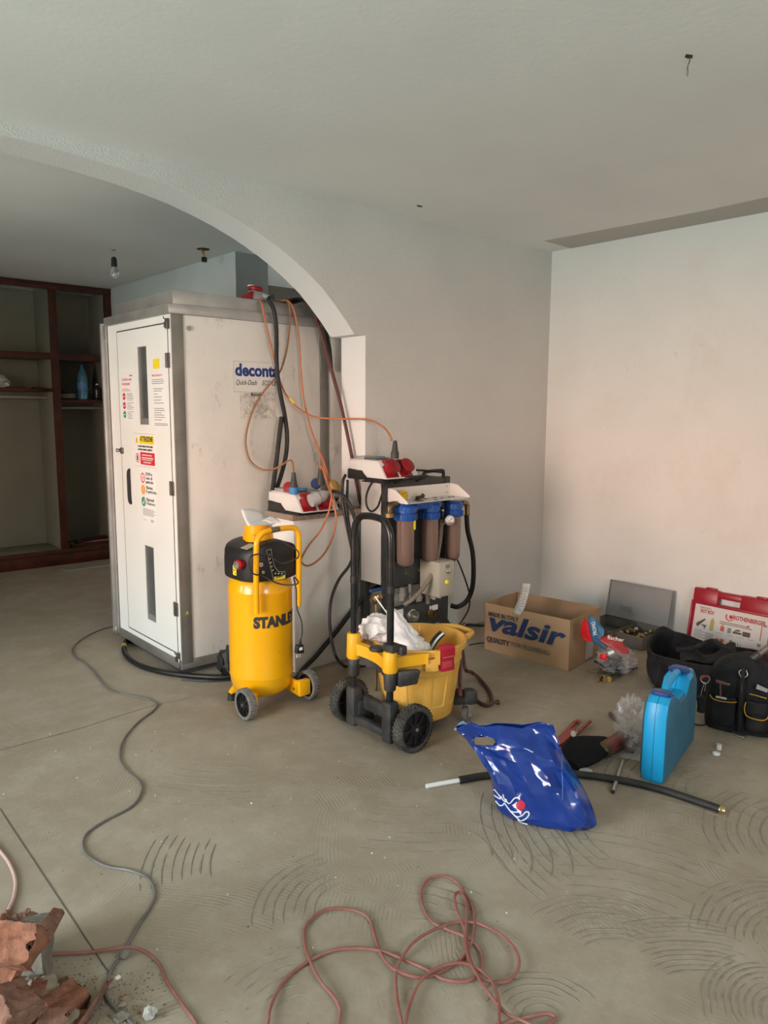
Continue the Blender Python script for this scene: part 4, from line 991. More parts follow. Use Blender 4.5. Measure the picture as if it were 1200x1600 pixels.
for px_, py_, r_ in ((628, 925, .02), (655, 930, .018), (667, 925, .016), (640, 920, .012)):
    q = MB(); p = ONY(px_, py_, 3.07)-fc.location; q.cyl(p+V((0, 0, -.05)), p+V((0, 0, .03)), r_, n=12); q.cyl(p+V((0, 0, -.02)), p+V((0, 0, -.005)), r_*1.3, n=8); q.done('pump_fitting', mat('grey_fitting', (.30, .28, .26), .5, var=.4, vscale=20), fc)
q = MB(); q.lathe([(.045, 0), (.05, .01), (.05, .09), (.03, .10)], ONY(650, 950, 3.12)-fc.location+V((0, 0, .0)), (1, 0, .1), n=18); q.done('pump_motor', m_gp, fc)
# ribbed hoses
def ribbed(pts, r, m_, name, par, org, pitch=.007):
    P = smooth_path([p-org for p in pts], 14); q = MB(); R = []; acc = 0; a = None
    L = [0]
    for i in range(1, len(P)): L.append(L[-1]+(P[i]-P[i-1]).length)
    n = int(L[-1]/(pitch/4)); j = 0; Q = []
    for i in range(n+1):
        s_ = L[-1]*i/n
        while j < len(L)-2 and L[j+1] < s_: j += 1
        Q.append(P[j].lerp(P[j+1], (s_-L[j])/max(L[j+1]-L[j], 1e-9)))
    for i, p in enumerate(Q):
        tt = (Q[min(i+1, n)]-Q[max(i-1, 0)]).normalized()
        if a is None: a, b, _ = frame_of(tt)
        a = (a-tt*a.dot(tt)).normalized(); b = tt.cross(a); rr_ = r*(1+.10*(1 if i % 4 < 2 else -1))
        R.append([p+(a*cos(2*pi*k/10)+b*sin(2*pi*k/10))*rr_ for k in range(10)])
    q.rings(R); return q.done(name, m_, par)
ribbed([ONY(690, 812, 3.0), ONY(688, 840, 2.99), ONY(684, 865, 2.975), ONY(677, 893, 2.95), ONY(664, 915, 2.94), ONY(648, 933, 2.96), ONY(632, 945, 3.0)], .013, m_ribh, 'ribbed_hose', fc, fc.location)
ribbed([ONY(681, 875, 3.0), ONY(674, 895, 2.98), ONY(669, 920, 2.99), ONY(668, 942, 3.02)], .012, m_ribh, 'ribbed_hose', fc, fc.location)
q = MB(); q.tube([p-fc.location for p in (ONY(691, 784, 3.0), ONY(692, 800, 3.0), ONY(690, 815, 3.0))], .012, n=10); q.done('hose_tail', m_hoseb, fc)
q = MB()
for py_ in (797, 818): p = ONY(691, py_, 3.0)-fc.location; q.cyl(p+V((0, 0, -.005)), p+V((0, 0, .005)), .0145, n=12)
q.done('hose_clamp', m_steel, fc)
# fitting and thick hose on the right
q = MB(); q.tube([p-fc.location for p in (ONY(722, 786, 2.985), ONY(729, 787, 2.985), ONY(730, 795, 2.985), ONY(730, 806, 2.985))], .016, n=12); q.done('pipe_elbow', m_brass, fc)
q = MB(); q.tube([p-fc.location for p in (ONY(729, 804, 2.985), ONY(731, 830, 2.985), ONY(738, 860, 2.98), ONY(740, 890, 2.98), ONY(738, 918, 2.99), ONY(730, 938, 3.03), ONY(716, 948, 3.08), ONY(704, 946, 3.12))], .015, n=12, sm=6); q.done('black_hose', m_hoseb, fc)
q = MB(); q.tube([p-fc.location for p in (ONY(713, 871, 3.05), ONY(722, 892, 3.03), ONY(731, 918, 3.02), ONY(734, 935, 3.03), ONY(732, 952, 3.05), ONY(722, 970, 3.10))] + [FL(714, 979, .012)-fc.location, FL(726, 976, .006)-fc.location], .005, n=8, sm=6); q.done('thin_cable', m_hoseb, fc)
# carrying bars on the top and the wound cord
q = MB(); q.tube([V((2.775, 3.056, 1.05))-fc.location, V((2.775, 3.02, 1.066))-fc.location, V((2.785, 2.962, 1.082))-fc.location, V((2.82, 2.950, 1.086))-fc.location, V((2.90, 2.950, 1.086))-fc.location, V((2.935, 2.962, 1.082))-fc.location, V((2.945, 3.02, 1.066))-fc.location, V((2.945, 3.056, 1.05))-fc.location], .009, n=10, sm=5); q.done('carrying_handle', m_black, fc)
for (x0, x1) in ((2.985, 3.165),):
    q = MB(); q.tube([V((x0, 3.06, 1.055))-fc.location, V((x0+.01, 3.055, 1.080))-fc.location, V((x0+.035, 3.055, 1.098))-fc.location, V((x1-.03, 3.055, 1.100))-fc.location, V((x1-.005, 3.056, 1.092))-fc.location, V((x1, 3.06, 1.055))-fc.location], .010, n=10, sm=5); q.done('carrying_handle', m_black, fc)
q = MB(); q.tube([p-fc.location for p in (DI(690, 738, 4.34), DI(660, 735, 4.27), DI(625, 735, 4.18), DI(600, 739, 4.10), DI(583, 752, 4.06), DI(573, 772, 4.03), DI(573, 790, 4.02), DI(580, 799, 4.02), DI(590, 792, 4.03), DI(596, 775, 4.05), DI(603, 755, 4.07), DI(613, 742, 4.12))], .006, n=8, sm=6); q.done('wound_cord', m_hoseb, fc)
# pieces lying on the tray
t = thing('yellow_valve_cap', 'yellow ribbed plastic cap lying on the white filter tray', 'cap', V((ONY(630, 775, 2.98).x, 2.985, tz+.0035)))
q = MB(); q.lathe([(.026, -.014), (.030, -.010), (.031, .008), (.024, .014), (.001, .015)], (0, 0, .032), (-.3, -1, .25), n=20); q.done('cap_body', mat('cap_yellow', (.62, .40, .02), .5), t)
q = MB()
for k in range(6): tt = pi*k/3; q.cyl((.018*cos(tt)-.004, -.012, .034+.018*sin(tt)), (.018*cos(tt)-.006, -.019, .035+.018*sin(tt)), .004, n=6)
q.done('cap_ribs', mat('cap_shadow', (.30, .19, .01), .5), t)
t = thing('brass_fitting', 'small dark brass pipe fitting lying on the white filter tray', 'fitting', V((ONY(656, 775, 2.975).x, 2.975, tz+.0035)))
q = MB(); q.cyl((-.022, 0, .012), (.012, .008, .013), .012, n=10); q.cyl((.006, 0, .012), (.018, -.012, .034), .009, n=10); q.ring((.022, -.004, .022), (.3, 1, 0), .007, .011, 0, .008, 14); q.done('fitting_body', mat('dark_brass', (.10, .075, .05), .4, .8), t)
# things in the corner left of the cart
t = thing('tap_fitting', 'brass tap with a blue lever lying between the trolley and the filter cart', 'tap', FL(588, 985)); tz_ = DI(588, 935, 3.72)-t.location
q = MB(); q.lathe([(.02, -.03), (.022, -.01), (.030, 0), (.022, .012), (.018, .03)], tz_, (.2, -.6, .5), n=12); q.cyl(tz_-V((0, 0, .03)), V((tz_.x, tz_.y, 0)), .008, n=8); q.done('tap_body', m_brass, t)
q = MB(); q.box(tz_+V((-.05, -.02, .04)), tz_+V((.05, 0, .055)), .004); q.done('tap_lever', mat('lever_blue', (.02, .05, .16), .5), t)
q = MB(); q.chunk(DI(571, 775, 4.12)-DI(571, 775, 4.12), (.06, .04, .07), 12, rough=.45, sub=2); o = q.done('foil_wrapper', mat('crumpled_foil', (.45, .42, .40), .35, .5, var=.6, vscale=50)); o.location = (2.62, 3.33, .925); tag(o, 'small crumpled shiny wrapper on the granite shelf', 'wrapper')
q = MB(); q.lathe([(.001, 0), (.03, .0), (.034, .05), (.028, .055), (.001, .056)], n=14); o = q.done('dark_cup', mat('brown_cup', (.10, .045, .03), .4), loc=(2.655, 3.43, .8895)); tag(o, 'small dark brown cup at the wall end of the granite shelf', 'cup')

# ================================================================== yellow wheeled trolley with the bucket
m_tb = mat('trolley_black', (.018, .019, .021), .55, var=.3, vscale=10, dust=.16); m_tube = mat('black_steel_tube', (.008, .009, .011), .25, spec=.5, var=.4, vscale=18, dust=.05)
m_ty = mat('trolley_yellow', (.80, .40, .012), .45, var=.05, vscale=5); m_by = mat('bucket_yellow', (.78, .42, .08), .5, var=.08, vscale=4); add_marks(m_by, (.50, .28, .10), 9, .62, .74, .5)
TX = 2.04; YLp, YRp = 2.512, 2.268
tr = thing('hand_trolley', 'yellow and black two-wheeled trolley with hoop handle in front of the filter cart', 'trolley', (2.28, 2.40, 0)); tl = tr.location
wheel(tr, V((2.095, 2.615, .104))-tl, .102, .050, m_tyreb, m_blackp, 12, 36, (0, -1, 0)); wheel(tr, V((2.10, 2.185, .104))-tl, .102, .050, m_tyreb, m_blackp, 8, 36, (0, -1, 0))
q = MB(); q.cyl(V((2.098, 2.60, .104))-tl, V((2.098, 2.20, .104))-tl, .009, n=10); q.done('axle', m_steel, tr)
# hoop handle
q = MB(); yc = (YLp+YRp)/2; hw = (YLp-YRp)/2
P = [V((TX, YLp, .07)), V((TX, YLp, .40)), V((TX, YLp, .86))] + [V((TX, yc+hw*cos(t), .885+.115*sin(t)*1.0)) for t in [pi*k/8 for k in range(9)]] + [V((TX, YRp, .86)), V((TX, YRp, .40)), V((TX, YRp, .07))]
P = [V((TX, YLp, .07)), V((TX, YLp, .45)), V((TX, YLp, .80)), V((TX, YLp-.001, .90)), V((TX, YLp-.012, .955)), V((TX, YLp-.045, .990)), V((TX, yc+.03, 1.0)), V((TX, yc-.03, 1.0)), V((TX, YRp+.045, .990)), V((TX, YRp+.012, .955)), V((TX, YRp+.001, .90)), V((TX, YRp, .80)), V((TX, YRp, .45)), V((TX, YRp, .07))]
q.tube([p-tl for p in P], .0155, n=14, sm=6); q.done('hoop_handle', m_tube, tr)
q = MB()
for y in (YLp, YRp): q.cyl(V((TX, y, .69))-tl, V((TX, y, .72))-tl, .0175, n=14)
q.done('height_clip', m_black, tr)
# yellow collar with its two sleeves
q = MB()
for y in (YLp, YRp): q.lathe([(.030, .345), (.034, .352), (.031, .43 if y == YRp else .455), (.026, .462 if y == YLp else .437), (.020, .462 if y == YLp else .437)], V((TX, y, 0))-tl, n=20)
bc = V((2.345, 2.41, 0))
def bez(p0, p1, p2, t): return p0*(1-t)**2+p1*2*t*(1-t)+p2*t*t
pL, pM, pR = V((TX, YLp-.02, .40)), V((TX+.055, yc, .385)), V((TX, YRp+.02, .375))
R = []
for k in range(13):
    p = bez(pL, pM, pR, k/12); R.append([p+V(o_)-tl for o_ in ((-.016, 0, -.032), (.014, 0, -.032), (.014, 0, .020), (-.016, 0, .020))])
q.rings(R)
for y, ex in ((YLp, .52), (YRp, .30)):
    # arms from the sleeve back along the rim
    s_ = 1 if y > yc else -1; R = []
    for k in range(11):
        t = k/10; an = radians(180-s_*(46+ex*34*t)); rr_ = .232
        tgt = bc+V((rr_*cos(an), rr_*sin(an), .385)); st = V((TX+.01, y, .385)); p = st.lerp(tgt, min(1, t*1.6)) if t < .62 else tgt
        u = (bc-p); u.z = 0; u.normalize(); R.append([p-tl-u*.012+V((0, 0, -.028)), p-tl+u*.006+V((0, 0, -.028)), p-tl+u*.006+V((0, 0, .020)), p-tl-u*.012+V((0, 0, .020))])
    q.rings(R)
q.done('collar', m_ty, tr, ang=45)
# black clamp under the collar
q = MB(); R = []
for k in range(19):
    p = bez(pL+V((.012, 0, -.05)), pM+V((.03, 0, -.055)), pR+V((.012, 0, -.05)), k/18); w_ = .022+.010*abs(sin(k*1.15)); R.append([p+V(o_)-tl for o_ in ((-.012, 0, -w_), (.016, 0, -w_), (.016, 0, .018), (-.012, 0, .018))])
q.rings(R)
for y in (YLp, YRp): q.lathe([(.024, .265), (.026, .27), (.030, .345), (.026, .35)], V((TX, y, 0))-tl, n=16)
p = V((TX+.04, YRp-.02, .315))-tl; q.hull8([p+V(o_) for o_ in ((-.02, -.02, -.035), (.06, -.05, -.03), (.06, -.02, -.03), (-.02, .02, -.035), (-.02, -.02, .035), (.07, -.06, .035), (.07, -.03, .035), (-.02, .02, .035))], .008)
q.done('clamp', m_tb, tr, ang=45)
q = MB(); p = bez(pL, pM, pR, .5); q.lathe([(.034, .0), (.037, .006), (.033, .014), (.012, .018), (.001, .018)], p-tl+V((.005, 0, .018)), (0, 0, 1), n=20)
o = q.done('release_knob', m_tb, tr); 
q = MB(); q.box(V((TX-.02, YRp-.035, .435))-tl, V((TX+.035, YRp+.03, .470))-tl, .008); q.box(V((TX+.02, YRp-.05, .42))-tl, V((TX+.055, YRp-.01, .462))-tl, .008); q.done('hose_hook', m_tb, tr)
# base: sleeves, cross bars, arms to the castors
q = MB()
for y in (YLp, YRp): q.box(V((TX-.026, y-.030, .03))-tl, V((TX+.03, y+.030, .215))-tl, .012); q.box(V((TX-.006, y-.034, .03))-tl, V((TX+.10, y+.034, .15))-tl, .014)
q.box(V((TX-.02, YRp, .045))-tl, V((TX+.02, YLp, .085))-tl, .012); q.box(V((TX+.03, YRp, .10))-tl, V((TX+.07, YLp, .165))-tl, .014)
q.done('base_bracket', m_tb, tr)
q = MB()
for sy in (-1, 1):
    a = bc+V((.135, sy*.11, .125)); b_ = V((2.515, bc.y+sy*.170, .115)); d = (b_-a).normalized(); n_ = V((-d.y, d.x, 0))
    q.hull8([p-tl for p in (a-n_*.03-V((0, 0, .05)), b_-n_*.032-V((0, 0, .022)), b_+n_*.032-V((0, 0, .022)), a+n_*.03-V((0, 0, .05)), a-n_*.03+V((0, 0, .025)), b_-n_*.030+V((0, 0, .022)), b_+n_*.030+V((0, 0, .022)), a+n_*.03+V((0, 0, .025)))], .010)
    q.lathe([(.036, .095), (.040, .105), (.038, .145), (.026, .155)], b_*1-tl-V((0, 0, b_.z)), n=18)
q.box(V((2.10, bc.y-.10, .030))-tl, V((2.46, bc.y+.10, .044))-tl, .006)
q.done('base_arms', m_tb, tr)
for sy in (-1, 1):
    c = V((2.503, bc.y+sy*.166, .036))-tl
    q = MB(); q.lathe([(.022, -.012), (.034, -.013), (.0355, -.006), (.0355, .006), (.034, .013), (.022, .012)], c, (.35, -1, 0), n=22); q.lathe([(.023, -.010), (.023, .010), (.008, .014), (.001, .015)], c, (.35, -1, 0), n=18); w_ = q.done('castor', mat('castor_grey', (.13, .125, .12), .6, dust=.3), tr)
    q = MB(); dd = V((.35, -1, 0)).normalized()
    for s_ in (-1, 1): 
        e = c+dd*.017*s_; q.hull8([e+V(k)+dd*j for j in (-.0015, .0015) for k in ((-.012, 0, -.008), (.012, 0, -.008), (.028, 0, .052), (-.006, 0, .052))])
    q.cyl(c-dd*.02, c+dd*.02, .004, n=8); q.box(c+V((-.012, -.018, .048)), c+V((.034, .018, .060)), .003); q.done('castor_fork', m_steel, w_)
# bucket: tapered wall with recessed windows, rolled rim, two loop handles
bk = thing('yellow_bucket', 'big yellow plastic bucket carried by the trolley', 'bucket', (bc.x, bc.y, 0))
q = MB(); NT = 96
def rad(t, z):
    r = .160+(.209-.160)*(z-.05)/(.35)
    a = (t*10/(2*pi)) % 1
    if .12 < z < .275 and .18 < a < .82:
        e = min((z-.12)/.012, (.275-z)/.012, (a-.18)/.05, (.82-a)/.05, 1); r -= .012*e
    return r
zs_ = [.048, .06, .10, .119, .126, .133, .16, .2, .24, .262, .27, .276, .29, .31, .318, .33, .36, .372]
R = []
for z in zs_:
    ex = -.012 if z == .048 else (.004 if .31 < z < .33 else 0)
    R.append([V(((rad(2*pi*k/NT+.2, z)+ex)*cos(2*pi*k/NT), (rad(2*pi*k/NT+.2, z)+ex)*sin(2*pi*k/NT), z)) for k in range(NT)])
for rr_, z in ((.214, .374), (.222, .378), (.223, .402), (.220, .408), (.211, .408), (.207, .402), (.202, .37), (.192, .30), (.156, .068), (.01, .062)): R.append([V((rr_*cos(2*pi*k/NT), rr_*sin(2*pi*k/NT), z)) for k in range(NT)])
q.rings(R); bko = q.done('bucket_wall', m_by, bk, ang=28)
for an in (radians(-6), radians(174)):
    q = MB(); u = V((cos(an), sin(an), 0)); v_ = V((-u.y, u.x, 0))
    q.tube([u*.205+v_*.105+V((0, 0, .395)), u*.235+v_*.09+V((0, 0, .395)), u*.280+v_*.055+V((0, 0, .392)), u*.290+V((0, 0, .390)), u*.280-v_*.055+V((0, 0, .392)), u*.235-v_*.09+V((0, 0, .395)), u*.205-v_*.105+V((0, 0, .395))], .014, n=10, sm=5)
    if an < 2: q.done('rim_handle', m_by, bk)
    else: q.b.free()
a_cl = min((radians(k) for k in range(-130, 0)), key=lambda a: abs(PJ(bc+V((.235*cos(a), .235*sin(a), .38)))[0]-700))
def curved_plate(q, a0, a1, r0, r1, z0, z1, n=6):
    for k in range(n):
        b0, b1 = a0+(a1-a0)*k/n, a0+(a1-a0)*(k+1)/n
        q.hull8([V((r*cos(b), r*sin(b), z)) for z in (z0, z1) for r, b in ((r0, b0), (r1, b0), (r1, b1), (r0, b1))])
q = MB(); curved_plate(q, a_cl-.44, a_cl-.16, .218, .234, .345, .372); curved_plate(q, a_cl-.25, a_cl-.16, .218, .236, .35, .41); curved_plate(q, a_cl-.44, a_cl-.19, .204, .232, .318, .348)
bmesh.ops.remove_doubles(q.b, verts=q.b.verts[:], dist=.0003); q.done('catch_bracket', m_by, bk, ang=45)
q = MB(); MP_ = lambda a: None
w_ = .17
for k in range(5):
    b0, b1 = a_cl-.14+w_*2*k/5*.85, a_cl-.14+w_*2*(k+1)/5*.85
    for (z0, z1, r0, r1, s0, s1) in ((.315, .375, .222, .236, .006, 0), (.375, .415, .222, .244, 0, -.002), (.415, .427, .207, .244, -.002, -.010)):
        q.hull8([V((r*cos(b), r*sin(b), z)) for z, sh_ in ((z0, s0), (z1, s1)) for r, b in ((r0, b0), (r1+sh_, b0), (r1+sh_, b1), (r0, b1))])
bmesh.ops.remove_doubles(q.b, verts=q.b.verts[:], dist=.0003)
cl_ = q.done('red_latch', mat('latch_red', (.40, .012, .03), .4), bk, ang=45)
q = MB()
for k, z in enumerate((.378, .355, .348, .341, .334)):
    for j in range(5):
        b0, b1 = a_cl-.12+.26*j/5, a_cl-.12+.26*(j+1)/5
        if k and j == 4: continue
        q.hull8([V((r*cos(b), r*sin(b), zz)) for zz in (z, z+(.0025 if k == 0 else .0015)) for r, b in ((.238, b0), (.2445 if k == 0 else .2405, b0), (.2445 if k == 0 else .2405, b1), (.238, b1))])
q.done('latch_rib', mat('latch_light', (.70, .20, .22), .4), cl_)
# contents of the bucket
m_cloth = mat('white_crumpled_cloth', (.78, .74, .73), .85, var=.04, vscale=9, bump=.7, bscale=16)
def crumple(name, c, size, seed, label, cat, m_, amp=.32, rot=(0, 0, 0), fr=2.2):
    q = MB(); t = bmesh.new(); bmesh.ops.create_icosphere(t, subdivisions=5, radius=1); M = Euler(rot).to_matrix(); mp = {}
    for v in t.verts:
        p = v.co.copy(); r = 1+amp*(1-abs(noise.noise(p*fr+V((seed, 0, 0))))*2.6)*.5+amp*.45*(.5-abs(noise.noise(p*fr*2.3+V((0, seed, 0))))*1.6)+.015*noise.noise(p*9)
        mp[v.index] = q.b.verts.new(M @ V((p.x*r*size[0]/2, p.y*r*size[1]/2, p.z*r*size[2]/2)))
    for f in t.faces: q.b.faces.new([mp[v.index] for v in f.verts])
    t.free(); o = q.done(name, m_, ang=50); o.location = c; tag(o, label, cat); return o
crumple('crumpled_sack', DI(589, 984, 3.36), (.165, .135, .125), 3, 'crumpled white plastic sack sticking out over the yellow collar', 'sack', m_cloth, amp=.42, rot=(.2, .3, .4), fr=1.25)
q = MB()
def bag_fn(u, v):
    t = 2*pi*u; w = v
    c = DI(612, 950, 3.40).lerp(DI(640, 1012, 3.25), w); r = .014+.080*w**.75*(1-.12*w)
    fold = 1+.14*sin(5*t+5*w)+.5*noise.noise(V((cos(t)*1.6, sin(t)*1.6, w*4)))+.22*noise.noise(V((cos(t)*4, sin(t)*4, w*11)))
    ax_, ay_ = V((.62, -.72, -.1)).normalized(), V((.72, .62, .1)).normalized()
    return c+ax_*cos(t)*r*fold*.95+ay_*sin(t)*r*fold*.75
q.grid(bag_fn, 48, 22, cu=True); o = q.done('limp_sack', m_cloth, ang=60); tag(o, 'limp white sheet of cloth drooping into the yellow bucket', 'cloth')
m_bf = mat('loose_white_fluff', (.72, .68, .62), .9, var=.1, vscale=20)
crumple('rag_ball', DI(660, 1012, 3.24), (.075, .06, .05), 8, 'small off-white rag lump at the bucket rim beside the limp cloth', 'rag', m_bf, .25)
t = thing('work_shoe', 'black shoe with a white sole standing in the yellow bucket', 'shoe', DI(692, 1000, 3.40))
a_, b_ = DI(672, 1016, 3.35)-t.location, DI(692, 989, 3.40)-t.location
d = (b_-a_).normalized(); n_ = V((-.75, .66, 0)); n_ = (n_-d*n_.dot(d)).normalized(); s_ = d.cross(n_)
def sole(off0, off1, sc, nm, m_, curve=.006):
    q = MB(); R = []
    for k in range(15):
        f = k/14; w = (.013*sin(pi*min(f*1.02+.02, 1))**.45+.004)*sc; p = a_.lerp(b_, f)*1+s_*0
        bow = n_*curve*sin(pi*f)
        R.append([p+bow+n_*off0-s_*w, p+bow+n_*off0+s_*w, p+bow+n_*off1+s_*w*.9, p+bow+n_*off1-s_*w*.9])
    q.rings(R); return q.done(nm, m_, t, ang=50)
sole(-.008, .002, 1, 'sole', m_paper); sole(.002, .017, .93, 'upper', m_black); sole(-.013, -.0081, .85, 'outsole', m_black)
q = MB(); q.tube([DI(640, 1005, 3.30), DI(652, 998, 3.32), DI(656, 985, 3.34), DI(655, 978, 3.35)], .0012, n=5); o = q.done('loose_string', mat('twine', (.55, .42, .20), .8)); tag(o, 'thin pale string curling up from the cloth in the bucket', 'string')
q = MB(); q.tube([DI(586, 932, 3.5), DI(604, 957, 3.42)], .0035, n=8, sm=1); o = q.done('white_rod', m_paper); tag(o, 'thin white rod leaning out of the bucket behind the hoop handle', 'rod')

# ================================================================== cables and hoses
m_or = mat('orange_cable', (.50, .16, .065), .5, var=.15, vscale=12, dust=.2, dustcol=(.30, .22, .15)); m_maroon = mat('maroon_hose', (.085, .018, .018), .4, dust=.12); m_tan = mat('dusty_orange_cable', (.30, .125, .055), .55, dust=.3, dustcol=(.28, .2, .12))
def cable(name, label, pts, r, m_, group=None, n=8, sm=6, parts=None):
    o = MB(); c = V(pts[0]); c = V((c.x, c.y, min(V(p).z for p in pts)-r)); o.tube([V(p)-c for p in pts], r, n=n, sm=sm); ob = o.done(name, m_, loc=c); tag(ob, label, 'cable' if 'hose' not in name else 'hose', group); return ob
G_OR = 'orange cables hanging down the cabin side'
cable('orange_cable', 'orange cable running from the cabin top across the white jamb to the upper socket box',
      [V((2.37, 3.80, 2.068)), DI(402, 466, 4.42), ONY(409, 474, 3.640), ONY(413, 495, 3.632), ONY(421, 530, 3.63), ONY(428, 560, 3.63), ONY(436, 590, 3.63), ONY(446, 615, 3.62), ONY(463, 635, 3.60), ONY(488, 650, 3.56), ONY(515, 654, 3.48), ONY(545, 654.5, 3.36), ONY(568, 655, 3.27), ONY(585, 659, 3.24), ONY(600, 668, 3.20), DI(609, 680, 4.12), DI(612, 688, 4.10)], .0055, m_or)
q = MB(); a, b = ONY(452, 622, 3.613), ONY(459, 630, 3.604); q.tube([a, b], .0066, n=8, sm=1); tag(recenter(q.done('cable_tape', m_yel)), 'short yellow tape band round the orange cable', 'tape')
cable('orange_cable', 'orange cable dropping straight to the ochre cap of the lower socket box',
      [V((2.42, 3.85, 2.067)), V((2.49, 3.78, 2.068)), ONY(446, 469, 3.640), ONY(456, 477, 3.632), ONY(463, 500, 3.63), ONY(468, 540, 3.63), ONY(470, 580, 3.63), ONY(474, 620, 3.62), ONY(478, 640, 3.61), ONY(485, 668, 3.60), ONY(495, 695, 3.58), ONY(505, 718, 3.55), ONY(512, 740, 3.50), DI(518, 754, 4.12)], .0055, m_or)
cable('orange_cable', 'dusty orange cable looping wide over the faded sticker to the blue plug',
      [V((2.40, 3.90, 2.067)), V((2.45, 3.80, 2.068)), ONY(440, 469.5, 3.645), ONY(451, 474, 3.634), ONY(453, 500, 3.632), ONY(450, 535, 3.635), ONY(445, 560, 3.64), ONY(437, 582, 3.64), ONY(424, 598, 3.64), ONY(405, 622, 3.645), ONY(392, 650, 3.645), ONY(384, 685, 3.64), ONY(388, 713, 3.635), ONY(398, 727, 3.62), ONY(412, 734, 3.59), ONY(428, 733, 3.56), ONY(441, 726, 3.52), ONY(452, 719, 3.48), DI(457, 723, 4.0), DI(458, 735, 3.98), DI(459, 746, 3.98)], .0052, m_tan)
cable('orange_cable', 'orange cable rising from the dark plug and hanging in a loop below the granite shelf',
      [DI(501, 738, 4.10), DI(501, 729, 4.08), DI(504, 732, 4.05), DI(508, 745, 4.0), DI(513, 760, 3.93), DI(518, 773, 3.84), DI(517, 784, 3.81), DI(512, 805, 3.80), DI(500, 830, 3.80), DI(484, 850, 3.80), DI(473, 868, 3.80), DI(471, 878, 3.80), DI(480, 884, 3.80), DI(495, 877, 3.80), DI(510, 860, 3.80), DI(521, 835, 3.80), DI(525, 810, 3.80), DI(523, 792, 3.81), DI(519, 777, 3.83), DI(520, 764, 3.95)], .0052, m_or)
cable('orange_cable', 'short orange cable end running beside the straight one into the ochre cap', [ONY(490, 682, 3.594), ONY(502, 715, 3.535), ONY(510, 742, 3.46), DI(514, 758, 4.06)], .0050, m_or)
cable('black_hose', 'thick black hose hanging from the connector block down behind the compressor',
      [V((2.405, 3.69, 2.085)), ONY(420, 468, 3.630), ONY(427, 482, 3.620), ONY(431, 505, 3.615), ONY(432, 535, 3.615), ONY(432, 560, 3.615), ONY(434, 590, 3.612), ONY(439, 620, 3.61), ONY(445, 650, 3.61), ONY(448.5, 680, 3.605), ONY(447, 710, 3.60), ONY(440, 740, 3.59), ONY(431, 768, 3.57), ONY(422, 805, 3.55), ONY(412, 850, 3.53), V((2.17, 3.45, .35)), V((2.12, 3.40, .10)), V((2.05, 3.42, .018)), V((1.98, 3.46, .016))], .0125, m_hoseb, n=10)
q = MB(); a, b = ONY(440, 652, 3.605), V((2.10, 3.50, .02)); a2 = ONY(418, 828, 3.53); q.tube([a, ONY(430, 735, 3.58), a2, b], .0135, n=10, sm=5); q.cyl(a, a+(a-a2).normalized()*.002, .011, n=10)
tag(recenter(q.done('black_pipe', m_blackrub)), 'straight black pipe leaning on the cabin behind the compressor', 'pipe')
cable('maroon_hose', 'dark maroon hose stretched from the cabin top to the wall end of the granite shelf',
      [V((2.62, 3.86, 2.075)), V((2.64, 3.74, 2.095)), ONY(478, 474, 3.640), ONY(489, 484, 3.612), ONY(497, 505, 3.60), ONY(507, 540, 3.58), ONY(519, 582, 3.54), ONY(532, 630, 3.48), ONY(543, 680, 3.42), ONX(550, 715, 2.738), ONX(556, 748, 2.745), ONX(561, 775, 2.748), ONX(564, 789, 2.750)], .0105, m_maroon, n=10)
cable('black_hose', 'black hose hugging the maroon hose under the arch', [V((2.58, 3.90, 2.078)), V((2.62, 3.76, 2.10)), ONY(484, 475, 3.628), ONY(495, 488, 3.598), ONY(507, 512, 3.585), ONY(515, 545, 3.62), ONY(518, 580, 3.64)], .011, m_hoseb, n=10)
cable('black_cable', 'black cable arching from the grey connector down behind the trolley',
      [DI(515, 770, 3.90), DI(524, 768, 3.88), DI(536, 774, 3.85), DI(546, 788, 3.84), DI(553, 806, 3.84), DI(558, 830, 3.84), DI(560, 860, 3.85), DI(558, 900, 3.86), DI(557, 960, 3.84), DI(556, 1015, 3.80), FL(558, 1041, .012), FL(572, 1038, .012), FL(600, 1029, .012)], .0095, m_hoseb, n=10)
cable('black_cable', 'black cable hanging from beside the jamb in a long bend down to the trolley wheel',
      [DI(540, 742, 4.0), DI(536, 752, 3.98), DI(535, 780, 3.96), DI(540, 812, 3.94), DI(548, 850, 3.92), DI(551, 868, 3.90), DI(545, 885, 3.88), DI(530, 905, 3.84), DI(518, 935, 3.80), DI(515, 970, 3.76), DI(519, 1005, 3.70), DI(526, 1028, 3.66), FL(538, 1041, .010), FL(548, 1041, .010), FL(560, 1037, .010), FL(580, 1033, .010)], .0085, m_hoseb, n=10)
cable('black_cable', 'thin straight black cable hanging beside the trolley hoop handle', [DI(543, 750, 3.99), DI(543, 800, 3.93), DI(550, 850, 3.87), DI(553, 900, 3.86), DI(553, 960, 3.85), FL(555, 1037, .02)], .007, m_hoseb, n=8)
cable('black_hose', 'thick black hose curving from the filter cart over the floor to the compressor wheel',
      [ONY(606, 912, 3.20), ONY(588, 918, 3.22), ONY(572, 930, 3.25), ONY(556, 948, 3.275), ONY(540, 968, 3.28), ONY(524, 989, 3.284), FW(508, 1008, .05), FW(492, 1027, .03), FW(476, 1043, .016), FL(460, 1061, .014), FL(440, 1066, .014)], .0135, m_hoseb, n=10)
cable('black_hose', 'thick ribbed black hose lying in a curve along the foot of the cabin',
      [FL(206, 994, .016), FL(198, 1001, .016), FL(194, 1010, .016), FL(196, 1022, .016), FL(207, 1033, .016), FL(225, 1042, .016), FL(250, 1049, .016), FL(280, 1054, .016), FL(315, 1057, .016), FL(350, 1058, .016), FL(385, 1055, .016)], .0155, m_hoseb, n=12)
